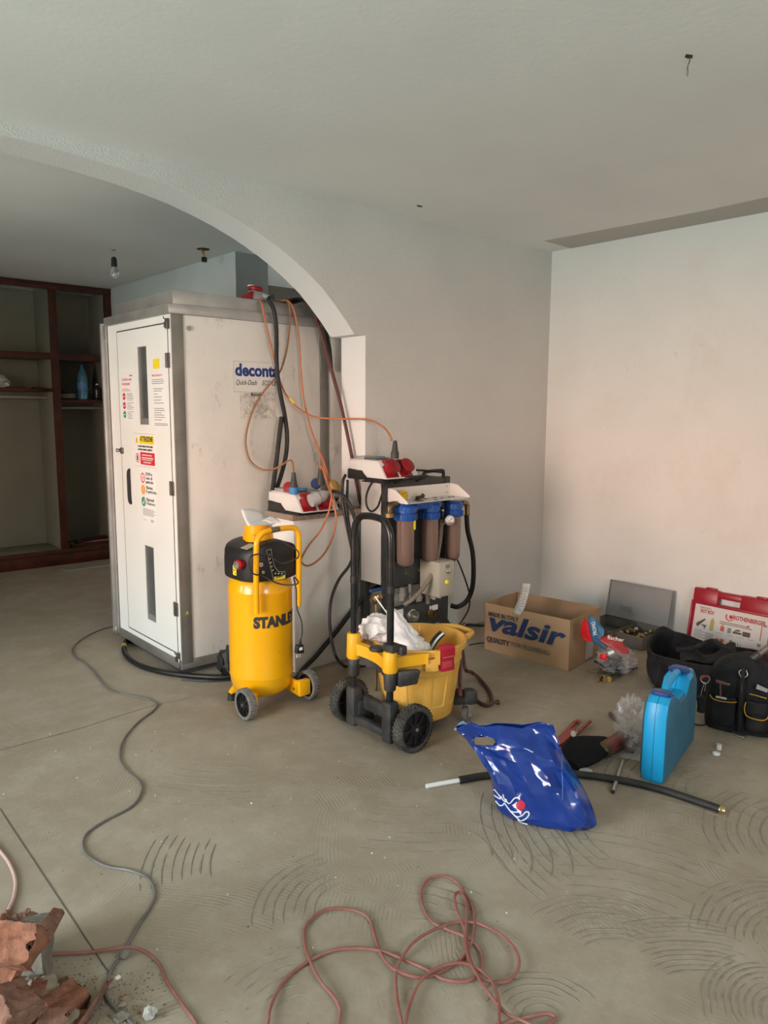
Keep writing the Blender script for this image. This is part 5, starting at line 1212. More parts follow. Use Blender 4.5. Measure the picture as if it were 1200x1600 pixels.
cable('black_cable', 'thin black cable lying just outside the thick hose at the cabin foot', [FL(285, 1062, .006), FL(315, 1064, .006), FL(345, 1063.5, .006), FL(375, 1061, .006)], .005, m_hoseb)
o = MB(); o.chunk((0, 0, .075), (.10, .16, .17), 17, rough=.25, sub=2); tag(o.done('black_sack', m_blackrub, loc=(1.962, 3.505, -.002)), 'small black sack slumped against the cabin behind the compressor', 'sack')
q = MB(); q.cyl(FL(194, 1008, .016), FL(194.2, 1012, .016), .017, n=12); tag(recenter(q.done('hose_tape', mat('ochre_tape', (.35, .26, .08), .6))), 'ochre tape band at the hose end by the cabin foot', 'tape')
m_gcab = mat('grey_cable', (.125, .12, .115), .5, var=.2, vscale=10, dust=.35)
gp = [(186, 976), (179, 978), (154, 985), (126, 1000), (113, 1015), (118, 1027), (137, 1040), (154, 1059), (170, 1077), (198, 1086), (228, 1091), (245, 1100), (239, 1111), (214, 1130), (192, 1158), (188, 1188), (201, 1206), (220, 1224), (219, 1243), (203, 1262), (165, 1282), (137, 1301), (129, 1320), (137, 1337), (165, 1353), (203, 1360), (231, 1372), (242, 1395), (235, 1417), (217, 1445), (200, 1475), (186, 1497), (172, 1520), (165, 1540), (167, 1560), (182, 1577), (207, 1600), (240, 1640), (260, 1690)]
cable('grey_cable', 'long grey cable snaking over the floor from the cabin corner past the rubble', [FL(*p, .0045) for p in gp], .0045, m_gcab, n=8, sm=7)
m_pink = mat('dusty_red_cable', (.26, .075, .055), .55, var=.15, vscale=8, dust=.35, dustcol=(.40, .30, .24)); m_pinkl = mat('pale_pink_cable', (.55, .36, .32), .5, dust=.2)
cable('pink_cable', 'pale pink cable entering beside the floor joint and ending under the rubble', [FL(-60, 1290, .005), FL(-20, 1310, .005), FL(2, 1332, .005), FL(16, 1352, .005), FL(24, 1376, .005), FL(22, 1400, .005), FL(14, 1420, .006), FL(8, 1436, .010), FL(4, 1452, .012)], .0055, m_pinkl)
cable('red_cable', 'dusty red cable running from under the rubble over the grey cable to the picture bottom', [FL(60, 1494, .005), FL(85, 1491, .005), FL(130, 1489, .005), FL(170, 1484, .009), FL(198, 1480, .0165), FL(215, 1482, .011), FL(232, 1490, .006), FL(250, 1508, .005), FL(262, 1535, .005), FL(282, 1565, .005), FL(310, 1605, .005), FL(350, 1680, .005)], .0043, m_pink)
def c5(L, z0=.005, amp=.006, ph=0.):
    out = []
    for i, (x, y) in enumerate(L): out.append(FL(400+x/2.4, 1340+y/2.4, z0+amp*(.5+.5*sin(i*1.3+ph))))
    return out
coil1 = [(20, 720), (45, 620), (55, 560), (100, 470), (180, 400), (280, 350), (370, 340), (470, 350), (560, 385), (640, 420), (700, 455), (780, 465), (830, 440), (850, 390), (835, 340), (790, 300), (720, 270), (660, 240), (625, 180), (622, 120), (650, 80), (700, 68), (750, 90), (780, 130), (815, 190), (820, 260), (805, 330), (770, 380), (700, 425), (620, 450), (530, 425), (480, 380), (450, 310), (430, 240), (390, 205), (310, 190), (240, 205), (190, 250), (180, 310), (200, 380), (240, 460), (290, 520), (315, 570), (310, 620), (300, 700)]
coil2 = [(545, 720), (545, 620), (530, 540), (525, 440), (550, 370), (600, 310), (680, 265), (760, 242), (840, 250), (920, 290), (975, 350), (985, 410), (950, 460), (890, 468), (830, 440), (795, 370), (785, 300), (790, 220), (788, 165), (765, 130), (745, 145), (755, 200), (785, 280), (800, 370), (840, 460), (890, 530), (940, 585), (1000, 612), (1060, 640)]
coil3 = [(560, 720), (562, 620), (580, 540), (620, 460), (690, 410), (760, 395), (820, 410), (880, 460), (908, 530), (912, 620), (905, 720)]
coil4 = [(880, 640), (930, 622), (1010, 600), (1090, 585), (1124, 602), (1100, 622), (1060, 660)]
cable('red_cable', 'dusty red cable forming the big loop and the tall loop of the tangle', c5(coil1), .0043, m_pink, sm=7)
cable('red_cable', 'dusty red cable forming the wide oval loop of the tangle', c5(coil2, .010, .008, 1), .0043, m_pink, sm=7)
cable('red_cable', 'dusty red cable bending in a low hoop at the bottom of the tangle', c5(coil3, .014, .006, 2), .0043, m_pink, sm=7)
cable('red_cable', 'paler red cable making a flat bight beside the tangle', c5(coil4, .006, .004, 0), .0042, m_pink, sm=7)
m_grcab = mat('dark_green_cable', (.025, .045, .03), .5, dust=.15)
cable('green_cable', 'dark green cable lying on the floor between the filter cart and the cardboard box', [FL(700, 978, .008), FL(722, 972, .008), FL(745, 969, .008), FL(770, 966, .008), FL(800, 962, .008)], .007, m_grcab)
cable('green_cable', 'black-green cable close behind the yellow bucket beside the cardboard box', [FL(690, 990, .009), FL(708, 979, .009), FL(730, 976, .009), FL(756, 977, .009), FL(790, 975, .009)], .0085, m_grcab)
cable('green_cable', 'thin green cable crossing the others near the box corner', [FL(712, 985, .02), FL(728, 972, .024), FL(742, 966, .008), FL(752, 962, .005)], .004, m_grcab)
cable('black_cable', 'short thin black cable end poking out from under the cardboard box', [FL(733, 1008, .004), FL(748, 1005, .004), FL(770, 1003, .004)], .0035, m_hoseb)
cable('maroon_hose', 'maroon hose looping over the floor beside the trolley castor', [DI(717, 985, 3.86), DI(720, 1005, 3.80), FL(719, 1080, .16), FL(724, 1085, .09), FL(733, 1083, .03), FL(744, 1094, .010), FL(758, 1102, .010), FL(767, 1100, .010), FL(768, 1088, .010), FL(760, 1073, .012), FL(747, 1058, .020), FL(736, 1050, .045), FL(727, 1045, .10), DI(722, 1012, 3.90)], .0098, m_maroon, n=10)
cable('black_hose', 'black hose end behind the red latch of the yellow bucket', [DI(708, 1040, 3.80), DI(714, 1020, 3.82), DI(716, 1000, 3.85), DI(706, 985, 3.95), V((3.08, 2.99, .27))], .016, m_blackrub, n=10)

# ================================================================== cardboard box
m_card = mat('brown_cardboard', (.36, .225, .125), .8, var=.08, vscale=7, bump=.05, bscale=90); m_cardin = mat('cardboard_inside', (.31, .19, .105), .85, var=.08, vscale=6)
m_bprint = mat('blue_box_print', (.012, .030, .095), .7); m_dprint = mat('dark_box_print', (.06, .05, .05), .7)
c_fl, c_fr, c_br = V((3.376, 2.896, 0)), V((3.446, 2.332, 0)), V((3.817, 2.377, 0))
xa = (c_fr-c_fl).normalized(); Lb = (c_fr-c_fl).length; ya = V((-xa.y, xa.x, 0)); Db = .372; Hb = .295
bx = thing('cardboard_box', 'open brown cardboard box with blue printing on the floor by the wall corner', 'box', c_fl+xa*Lb/2+ya*Db/2, atan2(xa.y, xa.x))
hx, hy = Lb/2, Db/2
q = MB(); q.box((-hx, -hy, .001), (hx, hy, .006)); q.done('bottom', m_cardin, bx, smooth=False)
def side(nm, a, b, inner):
    q = MB(); a, b = V(a), V(b); d = (b-a).normalized(); n_ = V((-d.y, d.x, 0))*.005; K = 8; lo, hi = [], []
    for k in range(K+1):
        p = a.lerp(b, k/K); bow = n_*(-1.2*sin(pi*k/K)); R4 = [p, p+n_, p+n_+bow+V((0, 0, Hb)), p+bow+V((0, 0, Hb))]
        lo.append(R4)
    q.rings(lo); o = q.done(nm, m_card, bx, smooth=False); return o
s1 = side('side_panel', (-hx, -hy, .001), (hx, -hy, .001), 0); side('side_panel', (hx, -hy, .001), (hx, hy, .001), 0); side('side_panel', (hx, hy, .001), (-hx, hy, .001), 0); side('side_panel', (-hx, hy, .001), (-hx, -hy, .001), 0)
# inner flaps folded down against the sides
for a, b in (((-hx+.01, hy-.006), (hx-.01, hy-.006)),):
    q = MB(); q.hull8([V((a[0], a[1]-.030, .12)), V((b[0], b[1]-.030, .12)), V((b[0], b[1]-.024, .12)), V((a[0], a[1]-.024, .12)), V((a[0], a[1]-.006, Hb-.003)), V((b[0], b[1]-.006, Hb-.003)), V((b[0], b[1]-.001, Hb-.003)), V((a[0], a[1]-.001, Hb-.003))]); q.done('inner_flap', m_cardin, bx, smooth=False)
Mb = MX((-hx, -hy-.0072, 0), (1, 0, 0), (0, 0, 1))
def bxy(px, py):
    p = ONX(px, py, 0)  # placeholder replaced by intersection with the printed face
    d = ray(px, py); n_ = -ya; o = V((0, 0, EYE)); t = (c_fl-o).dot(n_)/d.dot(n_); p = o+d*t; return (p-c_fl).dot(xa), p.z
def btext(s, p0, p1, size, mm, bold=.0, shear=0., h=None):
    (x0, z0), (x1, z1) = bxy(*p0), bxy(*p1); return text('lettering', s, size, mm, s1, Mb @ T((x0, z0, 0)), bold=bold, width=x1-x0, shear=shear)
btext('MADE IN ITALY', (764, 963), (811, 973), .036, m_dprint, .0013)
(x0, z0), (x1, z1) = bxy(761, 989), bxy(880, 1003)
q_t = text('lettering', 'valsir', .160, m_bprint, s1, Mb @ T((x0, bxy(769, 992)[1], 0)), bold=.0045, width=x1-x0, shear=.25)
m_lb = mat('light_blue_print', (.12, .20, .34), .7)
q_t2 = None if True else text('lettering_inline', 'valsir', .205, m_lb, s1, Mb @ T((x0, .105, .0006)), bold=-.0062, width=(x1-x0)*.985, shear=.25)
btext('QUALITY', (761, 1003), (797, 1012), .044, m_dprint, .0016); btext('FOR PLUMBING', (799, 1011), (858, 1030), .040, mat('thin_box_print', (.14, .115, .10), .7), 0)
q = MB(); q.box((hx-.001, .02, .02), (hx+.0055, .10, .14)); q.done('shipping_label', mat('dusty_label', (.40, .36, .36), .7), bx, smooth=False)
# printed paper strip over the box edge
t = thing('paper_strip', 'long whitish printed paper strip hanging over the cardboard box edge', 'paper', V((3.40, 2.80, .30)))
pts = [(822, 910), (829, 911), (828, 925), (822, 940), (817, 955), (812, 961), (802, 959), (806, 948), (814, 930), (817, 918)]
def PLN(px, py, o0, n_):
    d = ray(px, py); o = V((0, 0, EYE)); return o+d*((V(o0)-o).dot(n_)/d.dot(n_))
n_b = -ya; q = MB(); P = []
rows = [((815.5, 911), (829, 912)), ((815, 922), (827, 924)), ((811, 935), (823, 938)), ((805, 948), (819, 951)), ((801, 959), (813, 962))]
offs = [(.030, 0), (.020, 0), (-.002, 0), (-.012, 0), (-.014, 0)]
G = []
for (a, b), (of, _) in zip(rows, offs): G.append([PLN(*a, c_fl-n_b*of+V((0, 0, 0)), n_b)-t.location, PLN(*b, c_fl-n_b*of, n_b)-t.location])
def gfn(u, v):
    x = v*(len(G)-1); i = min(int(x), len(G)-2); f = x-i; a = G[i][0].lerp(G[i+1][0], f); b = G[i][1].lerp(G[i+1][1], f); return a.lerp(b, u)+n_b*(.003*sin(u*pi))
q.grid(gfn, 4, 14); st = q.done('strip', mat('newsprint', (.50, .49, .43), .7, var=.1, vscale=20), t, solid=.0006)
q = MB()
for k in range(11):
    v = .12+.07*k
    for (u0, u1) in ((.2, .36), (.45, .85 if k % 3 else .7)):
        q.face([gfn(u0, v)+n_b*.0015, gfn(u1, v)+n_b*.0015, gfn(u1, v+.022)+n_b*.0015, gfn(u0, v+.022)+n_b*.0015])
q.done('print', m_inkg, st, smooth=False, kind='stuff')

# ================================================================== grey metal case with fittings
m_gm = mat('grey_green_steel', (.155, .145, .125), .55, .2, var=.12, vscale=6, dust=.2); m_gml = mat('grey_steel_lid', (.30, .30, .295), .5, .25, var=.08, vscale=5, dust=.15)
x0, x1, y0, y1, hh = 4.085, 4.398, 2.245, 2.690, .085
mc = thing('metal_case', 'open grey metal case with its lid against the wall behind the cardboard box', 'tool case', ((x0+x1)/2, (y0+y1)/2, 0)); ml = mc.location
def MBX(name, boxes, m_, bev=.002):
    q = MB()
    for lo, hi in boxes: q.box(V(lo)-ml, V(hi)-ml, bev)
    return q.done(name, m_, mc)
MBX('tray_body', [((x0, y0, .001), (x1, y1, .006)), ((x0, y0, .001), (x0+.004, y1, hh)), ((x1-.004, y0, .001), (x1, y1, hh)), ((x0, y0, .001), (x1, y0+.004, hh)), ((x0, y1-.004, .001), (x1, y1, hh))], m_gm)
MBX('divider', [((x0+.004, (y0+y1)/2, .006), (x1-.004, (y0+y1)/2+.003, hh-.012))], m_gm)
q = MB(); tl_ = [V((x1-.002, y0, hh)), V((x1-.002, y1, hh)), V((x1+.045, y1, .318)), V((x1+.045, y0, .318))]; nn = V((.97, 0, -.2)).normalized()
q.hull8([p-ml for p in tl_]+[p+nn*.004-ml for p in tl_]); 
for (a, b) in ((0, 1), (1, 2), (2, 3), (3, 0)):
    e0, e1 = tl_[a], tl_[b]; c_ = (tl_[0]+tl_[2])/2; i0 = (c_-e0).normalized()*.004; i1 = (c_-e1).normalized()*.004
    q.hull8([p-ml for p in (e0, e1, e1+i1, e0+i0)]+[p-nn*.020-ml for p in (e0, e1, e1+i1, e0+i0)])
q.done('lid', m_gml, mc)
q = MB(); q.box(V((x0-.006, (y0+y1)/2-.02, .05))-ml, V((x0, (y0+y1)/2+.02, .075))-ml, .002); q.done('catch', m_steel, mc)
q = MB(); q.box(V((x1+.002, y0+.27, .135))-ml, V((x1+.006, y0+.35, .165))-ml); q.done('faded_mark', mat('mark', (.22, .2, .19), .6), mc)
rn = random.Random(11); m_fit = [m_brass, m_steel, mat('bright_brass', (.45, .30, .10), .35, .85), mat('dark_fitting', (.07, .06, .05), .45, .6)]
protos = []
def fitting_bm(kind):
    q = MB()
    if kind == 0: q.cyl((-.022, 0, 0), (.022, 0, 0), .012, n=8); q.cyl((0, 0, 0), (0, .024, .004), .010, n=8)
    elif kind == 1: q.cyl((-.016, 0, 0), (.010, 0, 0), .014, n=6); q.cyl((.010, 0, 0), (.026, 0, 0), .010, n=10)
    else: q.ring((0, 0, 0), (1, .2, .2), .009, .015, -.009, .009, 12)
    return q
k_ = 0
for ix in range(5):
    for iy in range(4):
        x = x0+.045+ix*.052+rn.uniform(-.006, .006); y = y0+.035+iy*.052+rn.uniform(-.006, .006)
        if k_ < 3: o = fitting_bm(k_).done('pipe_fitting', m_fit[k_]); protos.append(o)
        else: o = protos[k_ % 3].copy(); COL.objects.link(o)
        if k_ > 2 and k_ % 4 == 0: pass
        o.location = (x, y, .0215+(.028 if k_ % 2 else 0)); o.rotation_euler = (rn.uniform(-.3, .3), rn.uniform(-.3, .3), rn.uniform(0, 6)); tag(o, ('brass tee fitting among those in the open grey metal case', 'steel hexagon nipple among the fittings in the open grey metal case', 'bright brass ring among the fittings in the open grey metal case')[(k_ % 3)], 'fitting', 'pipe fittings in the grey metal case'); k_ += 1

# ================================================================== red plastic case against the wall
m_rc = mat('red_case_plastic', (.33, .006, .022), .35, spec=.5, dust=.06); m_rcl = mat('case_label', (.62, .56, .53), .5)
RCB, RCT = 4.365, 4.438      # front face x at the bottom and the top
ry0, ry1, rh = 2.115, 1.605, .375
rc = thing('red_tool_case', 'red plastic tool case with a white picture label leaning on the wall', 'tool case', (4.40, (ry0+ry1)/2, 0)); rl = rc.location
xa_ = V((0, -1, 0)); ya_ = V((RCT-RCB, 0, rh)).normalized(); Mr = MX(V((RCB, ry0, .002))-rl, xa_, ya_)   # x along the case, y up its face, z towards the room
Wc, Hc = ry0-ry1, rh+.005
q = MB()
outl = rrect(Wc, Hc, .022, 5, Wc/2, Hc/2)
# the frame around the hand hole: pieces of the shell
hx0, hx1, hz0, hz1 = .155, .285, .298, .334
def slab(q, x0, x1, y0, y1, z0, z1, bev=.0): q.hull8([Mr @ V(p) for p in ((x0, y0, z0), (x1, y0, z0), (x1, y1, z0), (x0, y1, z0), (x0, y0, z1), (x1, y0, z1), (x1, y1, z1), (x0, y1, z1))], bev)
q.prism([p for p in rrect(Wc, .292, .022, 5, Wc/2, .146)], Mr, -.058, 0, .006)
slab(q, .0, hx0, .28, Hc-.0, -.050, -.002, .010); slab(q, hx1, Wc, .28, Hc, -.050, -.002, .010); slab(q, hx0-.02, hx1+.02, hz1, Hc-.004, -.045, -.004, .010); slab(q, .01, Wc-.01, .275, hz0, -.048, -.002, .004)
q.done('shell', m_rc, rc, ang=40)
q = MB(); slab(q, .0, Wc, .0, .010, -.002, .008, .003); slab(q, 0, .012, .01, .30, -.002, .008, .003); slab(q, Wc-.012, Wc, .01, .30, -.002, .008, .003); slab(q, .012, Wc-.012, .285, .295, -.002, .006, .002); q.done('lid_rim', m_rc, rc)
for x in (.10, .40): 
    q = MB(); slab(q, x-.03, x+.03, Hc-.002, Hc+.010, -.035, -.012, .003); q.done('catch', m_rc, rc)
q = MB(); q.prism(rrect(.442, .262, .004, 2, .028+.221, .018+.131), Mr, 0, .0015); lab_ = q.done('picture_label', m_rcl, rc, smooth=False)
Ml = Mr @ T((.028, .018, .002))
def lt(s, x, y, size, mm, w, bold=.0): return text('lettering', s, size, mm, lab_, Ml @ T((x, y, 0)), width=w, bold=bold)
m_lr = mat('label_red_print', (.40, .035, .03), .6); m_ld = mat('label_dark_print', (.10, .06, .05), .6)
lt('ROTHENBERGER', .235, .205, .034, m_lr, .185, .0012); lt('HOT BOX', .035, .208, .030, m_lr, .085, .001); lt('SUPER FIRE 4', .03, .236, .016, m_ld, .07)
q = MB()
for k in range(20):
    a, b = radians(150+13*k), radians(150+13*(k+1)); c_ = V((.215, .222, 0))
    q.face([Ml @ (c_+V((R*cos(t), R*sin(t), 0))) for R, t in ((.026, a), (.026, b), (.018+.006*k/20, b), (.018+.006*k/20, a))])
q.face([Ml @ V((.222+.012*cos(2*pi*k/12), .222+.012*sin(2*pi*k/12), .0004)) for k in range(12)]); q.done('emblem', m_lr, lab_, smooth=False)
def poly(name, L, mm):
    q = MB()
    for P in L: q.face([Ml @ V((x, y, .0003)) for x, y in P])
    return q.done(name, mm, lab_, smooth=False, kind='stuff')
def rc_(x, y, w, h): return [(x, y), (x+w, y), (x+w, y+h), (x, y+h)]
poly('picture', [[(.02, .135), (.032, .125), (.075, .175), (.07, .182), (.035, .155), (.025, .150)], rc_(.055, .135, .03, .008), rc_(.07, .12, .008, .02)], m_ld)
poly('picture', [[(.105, .115), (.128, .118), (.130, .175), (.121, .195), (.112, .19), (.104, .172)]], mat('print_olive', (.40, .36, .08), .6))
poly('picture', [rc_(.16, .182, .17, .004), rc_(.16, .172, .19, .004), rc_(.30, .125, .045, .028), rc_(.245, .130, .05, .012), [(.25, .142), (.29, .150), (.28, .158), (.26, .154)]], m_ld)
poly('picture', [rc_(.17, .128, .022, .030), rc_(.176, .160, .01, .008), rc_(.15, .062, .022, .018), rc_(.178, .062, .022, .020), rc_(.232, .060, .018, .026), rc_(.32, .180, .014, .012), rc_(.40, .12, .005, .09)], mat('print_orange_red', (.50, .10, .05), .6))
poly('picture', [rc_(.212, .125, .022, .032), rc_(.28, .05, .006, .03), rc_(.295, .045, .006, .028), rc_(.31, .045, .02, .008), rc_(.41, .205, .02, .012), rc_(.39, .085, .02, .018)], m_inkg)
poly('small_print', [rc_(.015, .105-.009*k, .05+.03*(k % 2), .003) for k in range(6)]+[rc_(.085, .095-.009*k, .05, .004) for k in range(6)]+[rc_(.15+.06*(k % 4), .112-.07*(k//4), .04, .0025) for k in range(8)], m_inkg)
poly('orange_band', [rc_(.015, .014, .41, .006)], mat('print_orange', (.45, .12, .06), .6))

# ================================================================== black tool bag and tool backpack
m_nyl = mat('black_nylon', (.010, .0105, .013), .8, var=.4, vscale=14, bump=.35, bscale=140, dust=.04, spec=.3); m_nyl2 = mat('black_nylon_inside', (.006, .006, .007), .9)
m_yp = mat('ochre_piping', (.50, .27, .02), .6)
bg = thing('tool_bag', 'large open black fabric tool bag slumped behind the backpack', 'bag', (3.83, 1.64, 0)); bo = bg.location
# slumped bag: loops from the floor to the sagging open rim
def bagloop(u, v):
    t = 2*pi*u; c, s_ = cos(t), sin(t); e = .55
    ax_, ay_ = V((.42, -.91, 0)), V((.91, .42, 0))         # long axis across the view, short axis away from it
    L = .335+.02*v; D = .185+.035*v
    sag = .195+.030*cos(2*t+.7)+.020*sin(3*t+1.1)+.03*noise.noise(V((c*2, s_*2, 3)))
    bul = 1+.10*sin(pi*v)+.10*noise.noise(V((c*1.7, s_*1.7, v*2.5)))
    p = ax_*(abs(c)**e*(1 if c > 0 else -1))*L*bul + ay_*(abs(s_)**e*(1 if s_ > 0 else -1))*D*bul
    return p+V((0, 0, .002+sag*v))
q = MB(); q.grid(lambda u, v: bagloop(u, v), 64, 14, cu=True); q.done('bag_wall', m_nyl, bg, ang=60, solid=.012, off=-1)
q = MB(); q.tube([bagloop(k/64, 1)+V((0, 0, .004)) for k in range(64)], .0085, n=8, sm=1, closed=True); q.done('rim', m_nyl, bg)
q = MB(); q.grid(lambda u, v: V((bagloop(u, .1).x*v, bagloop(u, .1).y*v, .02)), 48, 6, cu=True); q.done('bag_bottom', m_nyl2, bg)
# collapsed front flap with a fold
q = MB(); fa = DI(1062, 1030, 3.95)-bo; fb = DI(1150, 1022, 3.98)-bo
q.grid(lambda u, v: fa.lerp(fb, u)+V((.19, .09, 0))*v+V((0, 0, .055*sin(pi*v)*(.5+.5*sin(2.5*u*pi+.5))+.01*sin(9*u)-.03*v-.015)), 26, 12); q.done('flap', m_nyl, bg, ang=60, solid=.010)
q = MB(); q.tube([DI(1056, 1015, 3.98)-bo, DI(1085, 1012, 4.0)-bo, DI(1112, 1002, 4.08)-bo, DI(1130, 1010, 4.05)-bo, DI(1150, 1022, 3.98)-bo], .014, n=8, sm=6); q.done('carry_strap', m_nyl, bg)
q = MB(); q.tube([DI(1031, 1040, 3.80)-bo, DI(1026, 1060, 3.76)-bo, DI(1021, 1078, 3.74)-bo], .004, n=6, sm=4); q.done('seam_piping', m_nyl, bg)
q = MB(); q.chunk(DI(1185, 1035, 3.95)-bo, (.14, .14, .10), 31, rough=.3, sub=2); q.done('lining', mat('maroon_lining', (.06, .008, .014), .8), bg)
# backpack: upright rounded block with pockets
bp = thing('tool_backpack', 'black tool backpack with ochre-trimmed pockets standing before the open bag', 'backpack', (3.435, 1.378, 0), 0)
fdir = V((-.93, -.36, 0)).normalized(); sdir = V((-fdir.y, fdir.x, 0))*-1; sdir = V((.36, -.93, 0)).normalized()
Mk = MX((0, 0, 0), sdir, (0, 0, 1)); Mk.translation = V((0, 0, 0))   # x across, y up, z = cross -> check facing
if (Mk.to_3x3() @ V((0, 0, 1))).dot(fdir) < 0: Mk = MX((0, 0, 0), -sdir, (0, 0, 1))
def kp(x, y, z): return Mk @ V((x, y, z))
q = MB(); R = []
def bprof(zf):    # half width and depth at relative height
    w = .150*(1-.0*zf) if zf < .62 else .150*sqrt(max(0, 1-((zf-.62)/.385)**2)); return max(w, .02)
NB = 18
for k in range(NB+1):
    zf = k/NB; y = .004+.335*zf; w = bprof(zf)*(1+.03*sin(6*zf)); d = (.105-.035*zf)*(1 if zf < .85 else 1-(zf-.85)*2.4); off = -.02*zf
    R.append([kp(w*abs(cos(t))**.55*(1 if cos(t) > 0 else -1)*(1+.04*noise.noise(V((cos(t)*2, zf*4, 0)))), y, off+d*abs(sin(t))**.6*(1 if sin(t) > 0 else -1)*(1+.08*noise.noise(V((cos(t)*3, zf*5, 7))))) for t in [2*pi*j/40 for j in range(40)]])
q.rings(R); q.done('pack_body', m_nyl, bp, ang=60)
def pocket(x0, x1, y0, y1, z0, dz, nm='pocket'):
    q = MB(); q.grid(lambda u, v: kp(x0+(x1-x0)*u, y0+(y1-y0)*v, z0+dz*(sin(pi*u)**.35)*(1-.25*v)*(min(1, v*6)**.6)), 14, 10)
    return q.done(nm, m_nyl, bp, ang=60, solid=.006)
s_pos = 1
# which way is +x in the picture?
px_test = PJ(bp.location+kp(.1, .1, .1))[0]-PJ(bp.location+kp(-.1, .1, .1))[0]
sg = 1 if px_test > 0 else -1
def X_(a, b): return (sg*a, sg*b) if sg > 0 else (sg*b, sg*a)
a, b = X_(-.135, -.015); pocket(a, b, .012, .165, .082, .040)
a, b = X_(.015, .115); pocket(a, b, .012, .150, .086, .042)
a, b = X_(.015, .115); fl2 = pocket(a, b, .105, .172, .118, .020, 'pocket_flap')
# ochre piping
def pipe(L, par, z=.13, r=.0024): 
    q = MB(); q.tube([kp(sg*x, y, z) for x, y in L], r, n=6, sm=6); return q.done('ochre_piping', m_yp, par)
pipe([(.018, .170), (.015, .140), (.022, .112), (.045, .100), (.085, .098), (.105, .108), (.113, .135), (.112, .165)], bp, .140)
pipe([(-.130, .168), (-.115, .152), (-.08, .147), (-.04, .149), (-.018, .155)], bp, .118)
pipe([(.03, .196), (.065, .192), (.10, .187)], bp, .098)
q = MB(); q.tube([kp(sg*-.002, .305, .066), kp(sg*-.002, .26, .080), kp(sg*-.002, .20, .096), kp(sg*0, .10, .108), kp(sg*0, .02, .108)], .012, n=8, sm=4); q.done('front_strap', m_nyl, bp)
q = MB(); q.tube([kp(sg*-.002, .30, .072), kp(sg*-.018, .285, .083), kp(sg*-.004, .262, .086), kp(sg*.016, .275, .083), kp(sg*.010, .296, .075)], .0025, n=6, sm=6); q.box(kp(sg*-.012, .205, .105)-V((.004, .010, .006)), kp(sg*.008, .215, .112)+V((.004, .010, .012)), .002); q.cyl(kp(sg*-.002, .262, .085), kp(sg*-.002, .205, .104), .003, n=6); q.done('snap_hook', m_steel, bp)
q = MB(); a = kp(sg*.055, .232, .0975); q.hull8([kp(sg*x, y, z) for z in (.094, .0975) for x, y in ((.055, .224), (.10, .214), (.102, .230), (.058, .246))]); q.done('reflective_tab', mat('reflective', (.55, .58, .58), .25, .6), bp)
q = MB(); q.tube([kp(sg*-.12, .26, .03), kp(sg*-.145, .235, .05), DI(1101, 1058, 3.50)-bp.location], .005, n=6, sm=5); q.done('side_loop', m_nyl, bp)
q = MB(); q.tube([kp(sg*-.13, .02, .06), kp(sg*-.15, .012, .10), kp(sg*-.19, .008, .10), kp(sg*-.20, .006, .07)], .004, n=6, sm=5); q.done('loose_strap', m_nyl, bp)
q = MB(); q.box(kp(sg*.0, .004, .115)-V((.02, .03, .002)), kp(sg*.0, .004, .115)+V((.02, .03, .004)), .002); q.done('base_buckle', m_steel, bp)
# tools in and on the pack
t = thing('small_hammer', 'small reddish-brown hammer tucked in the backpack pocket', 'hammer', bp.location+kp(sg*-.085, .165, .115)); o_ = t.location-bp.location
q = MB(); q.cyl(kp(sg*-.092, .235, .11)-o_, kp(sg*-.085, .16, .118)-o_, .005, n=10); q.done('handle', mat('rusty_handle', (.13, .07, .06), .5, .3), t)
q = MB(); q.cyl(kp(sg*-.110, .235, .11)-o_, kp(sg*-.07, .230, .112)-o_, .008, n=10); q.cyl(kp(sg*-.07, .230, .112)-o_, kp(sg*-.050, .229, .112)-o_, .006, n=8); q.done('head', mat('rusty_steel', (.16, .10, .09), .5, .6), t)
q = MB(); q.cyl(kp(sg*-.105, .168, .128)-o_, kp(sg*-.06, .166, .128)-o_, .006, n=8); q.done('steel_pin', m_steel, t)
t = thing('carabiner', 'metal carabiner with a red gate hanging at the backpack side', 'carabiner', DI(1097, 1065, 3.50)); o_ = t.location
q = MB(); q.tube([DI(1095, 1058, 3.5)-o_, DI(1101, 1056, 3.5)-o_, DI(1108, 1058, 3.5)-o_, DI(1108, 1064, 3.5)-o_, DI(1102, 1068, 3.5)-o_, DI(1096, 1064, 3.5)-o_], .0025, n=6, sm=5, closed=True); q.tube([DI(1101, 1066, 3.5)-o_, DI(1097, 1078, 3.5)-o_, DI(1095, 1086, 3.5)-o_], .002, n=6, sm=3); q.tube([DI(1103, 1067, 3.5)-o_, DI(1101, 1080, 3.5)-o_], .002, n=6, sm=3); q.done('ring', m_steel, t)
q = MB(); q.tube([DI(1096, 1060, 3.497)-o_, DI(1101, 1057, 3.497)-o_, DI(1107, 1057, 3.497)-o_], .0042, n=8, sm=4); q.done('gate', mat('gate_red', (.38, .03, .04), .4), t)
q = MB(); q.tube([DI(1094, 1088, 3.52)-o_, DI(1096, 1100, 3.52)-o_, DI(1095, 1112, 3.52)-o_], .018, n=8, sm=3); q.done('hanging_pouch', m_nyl, t)
t = thing('pipe_wrench_handle', 'long grey tool handle sticking up out of the black bags at the picture edge', 'tool', DI(1172, 1032, 3.72)); o_ = t.location
q = MB(); q.cyl(DI(1168, 1036, 3.70)-o_, DI(1218, 998, 3.74)-o_, .013, n=12); q.done('shaft', mat('worn_grey_shaft', (.20, .17, .15), .45, .5, var=.3, vscale=20), t)
q = MB(); q.cyl(DI(1174, 1031, 3.699)-o_, DI(1186, 1022, 3.70)-o_, .0165, n=12); q.done('collar', m_gp, t)

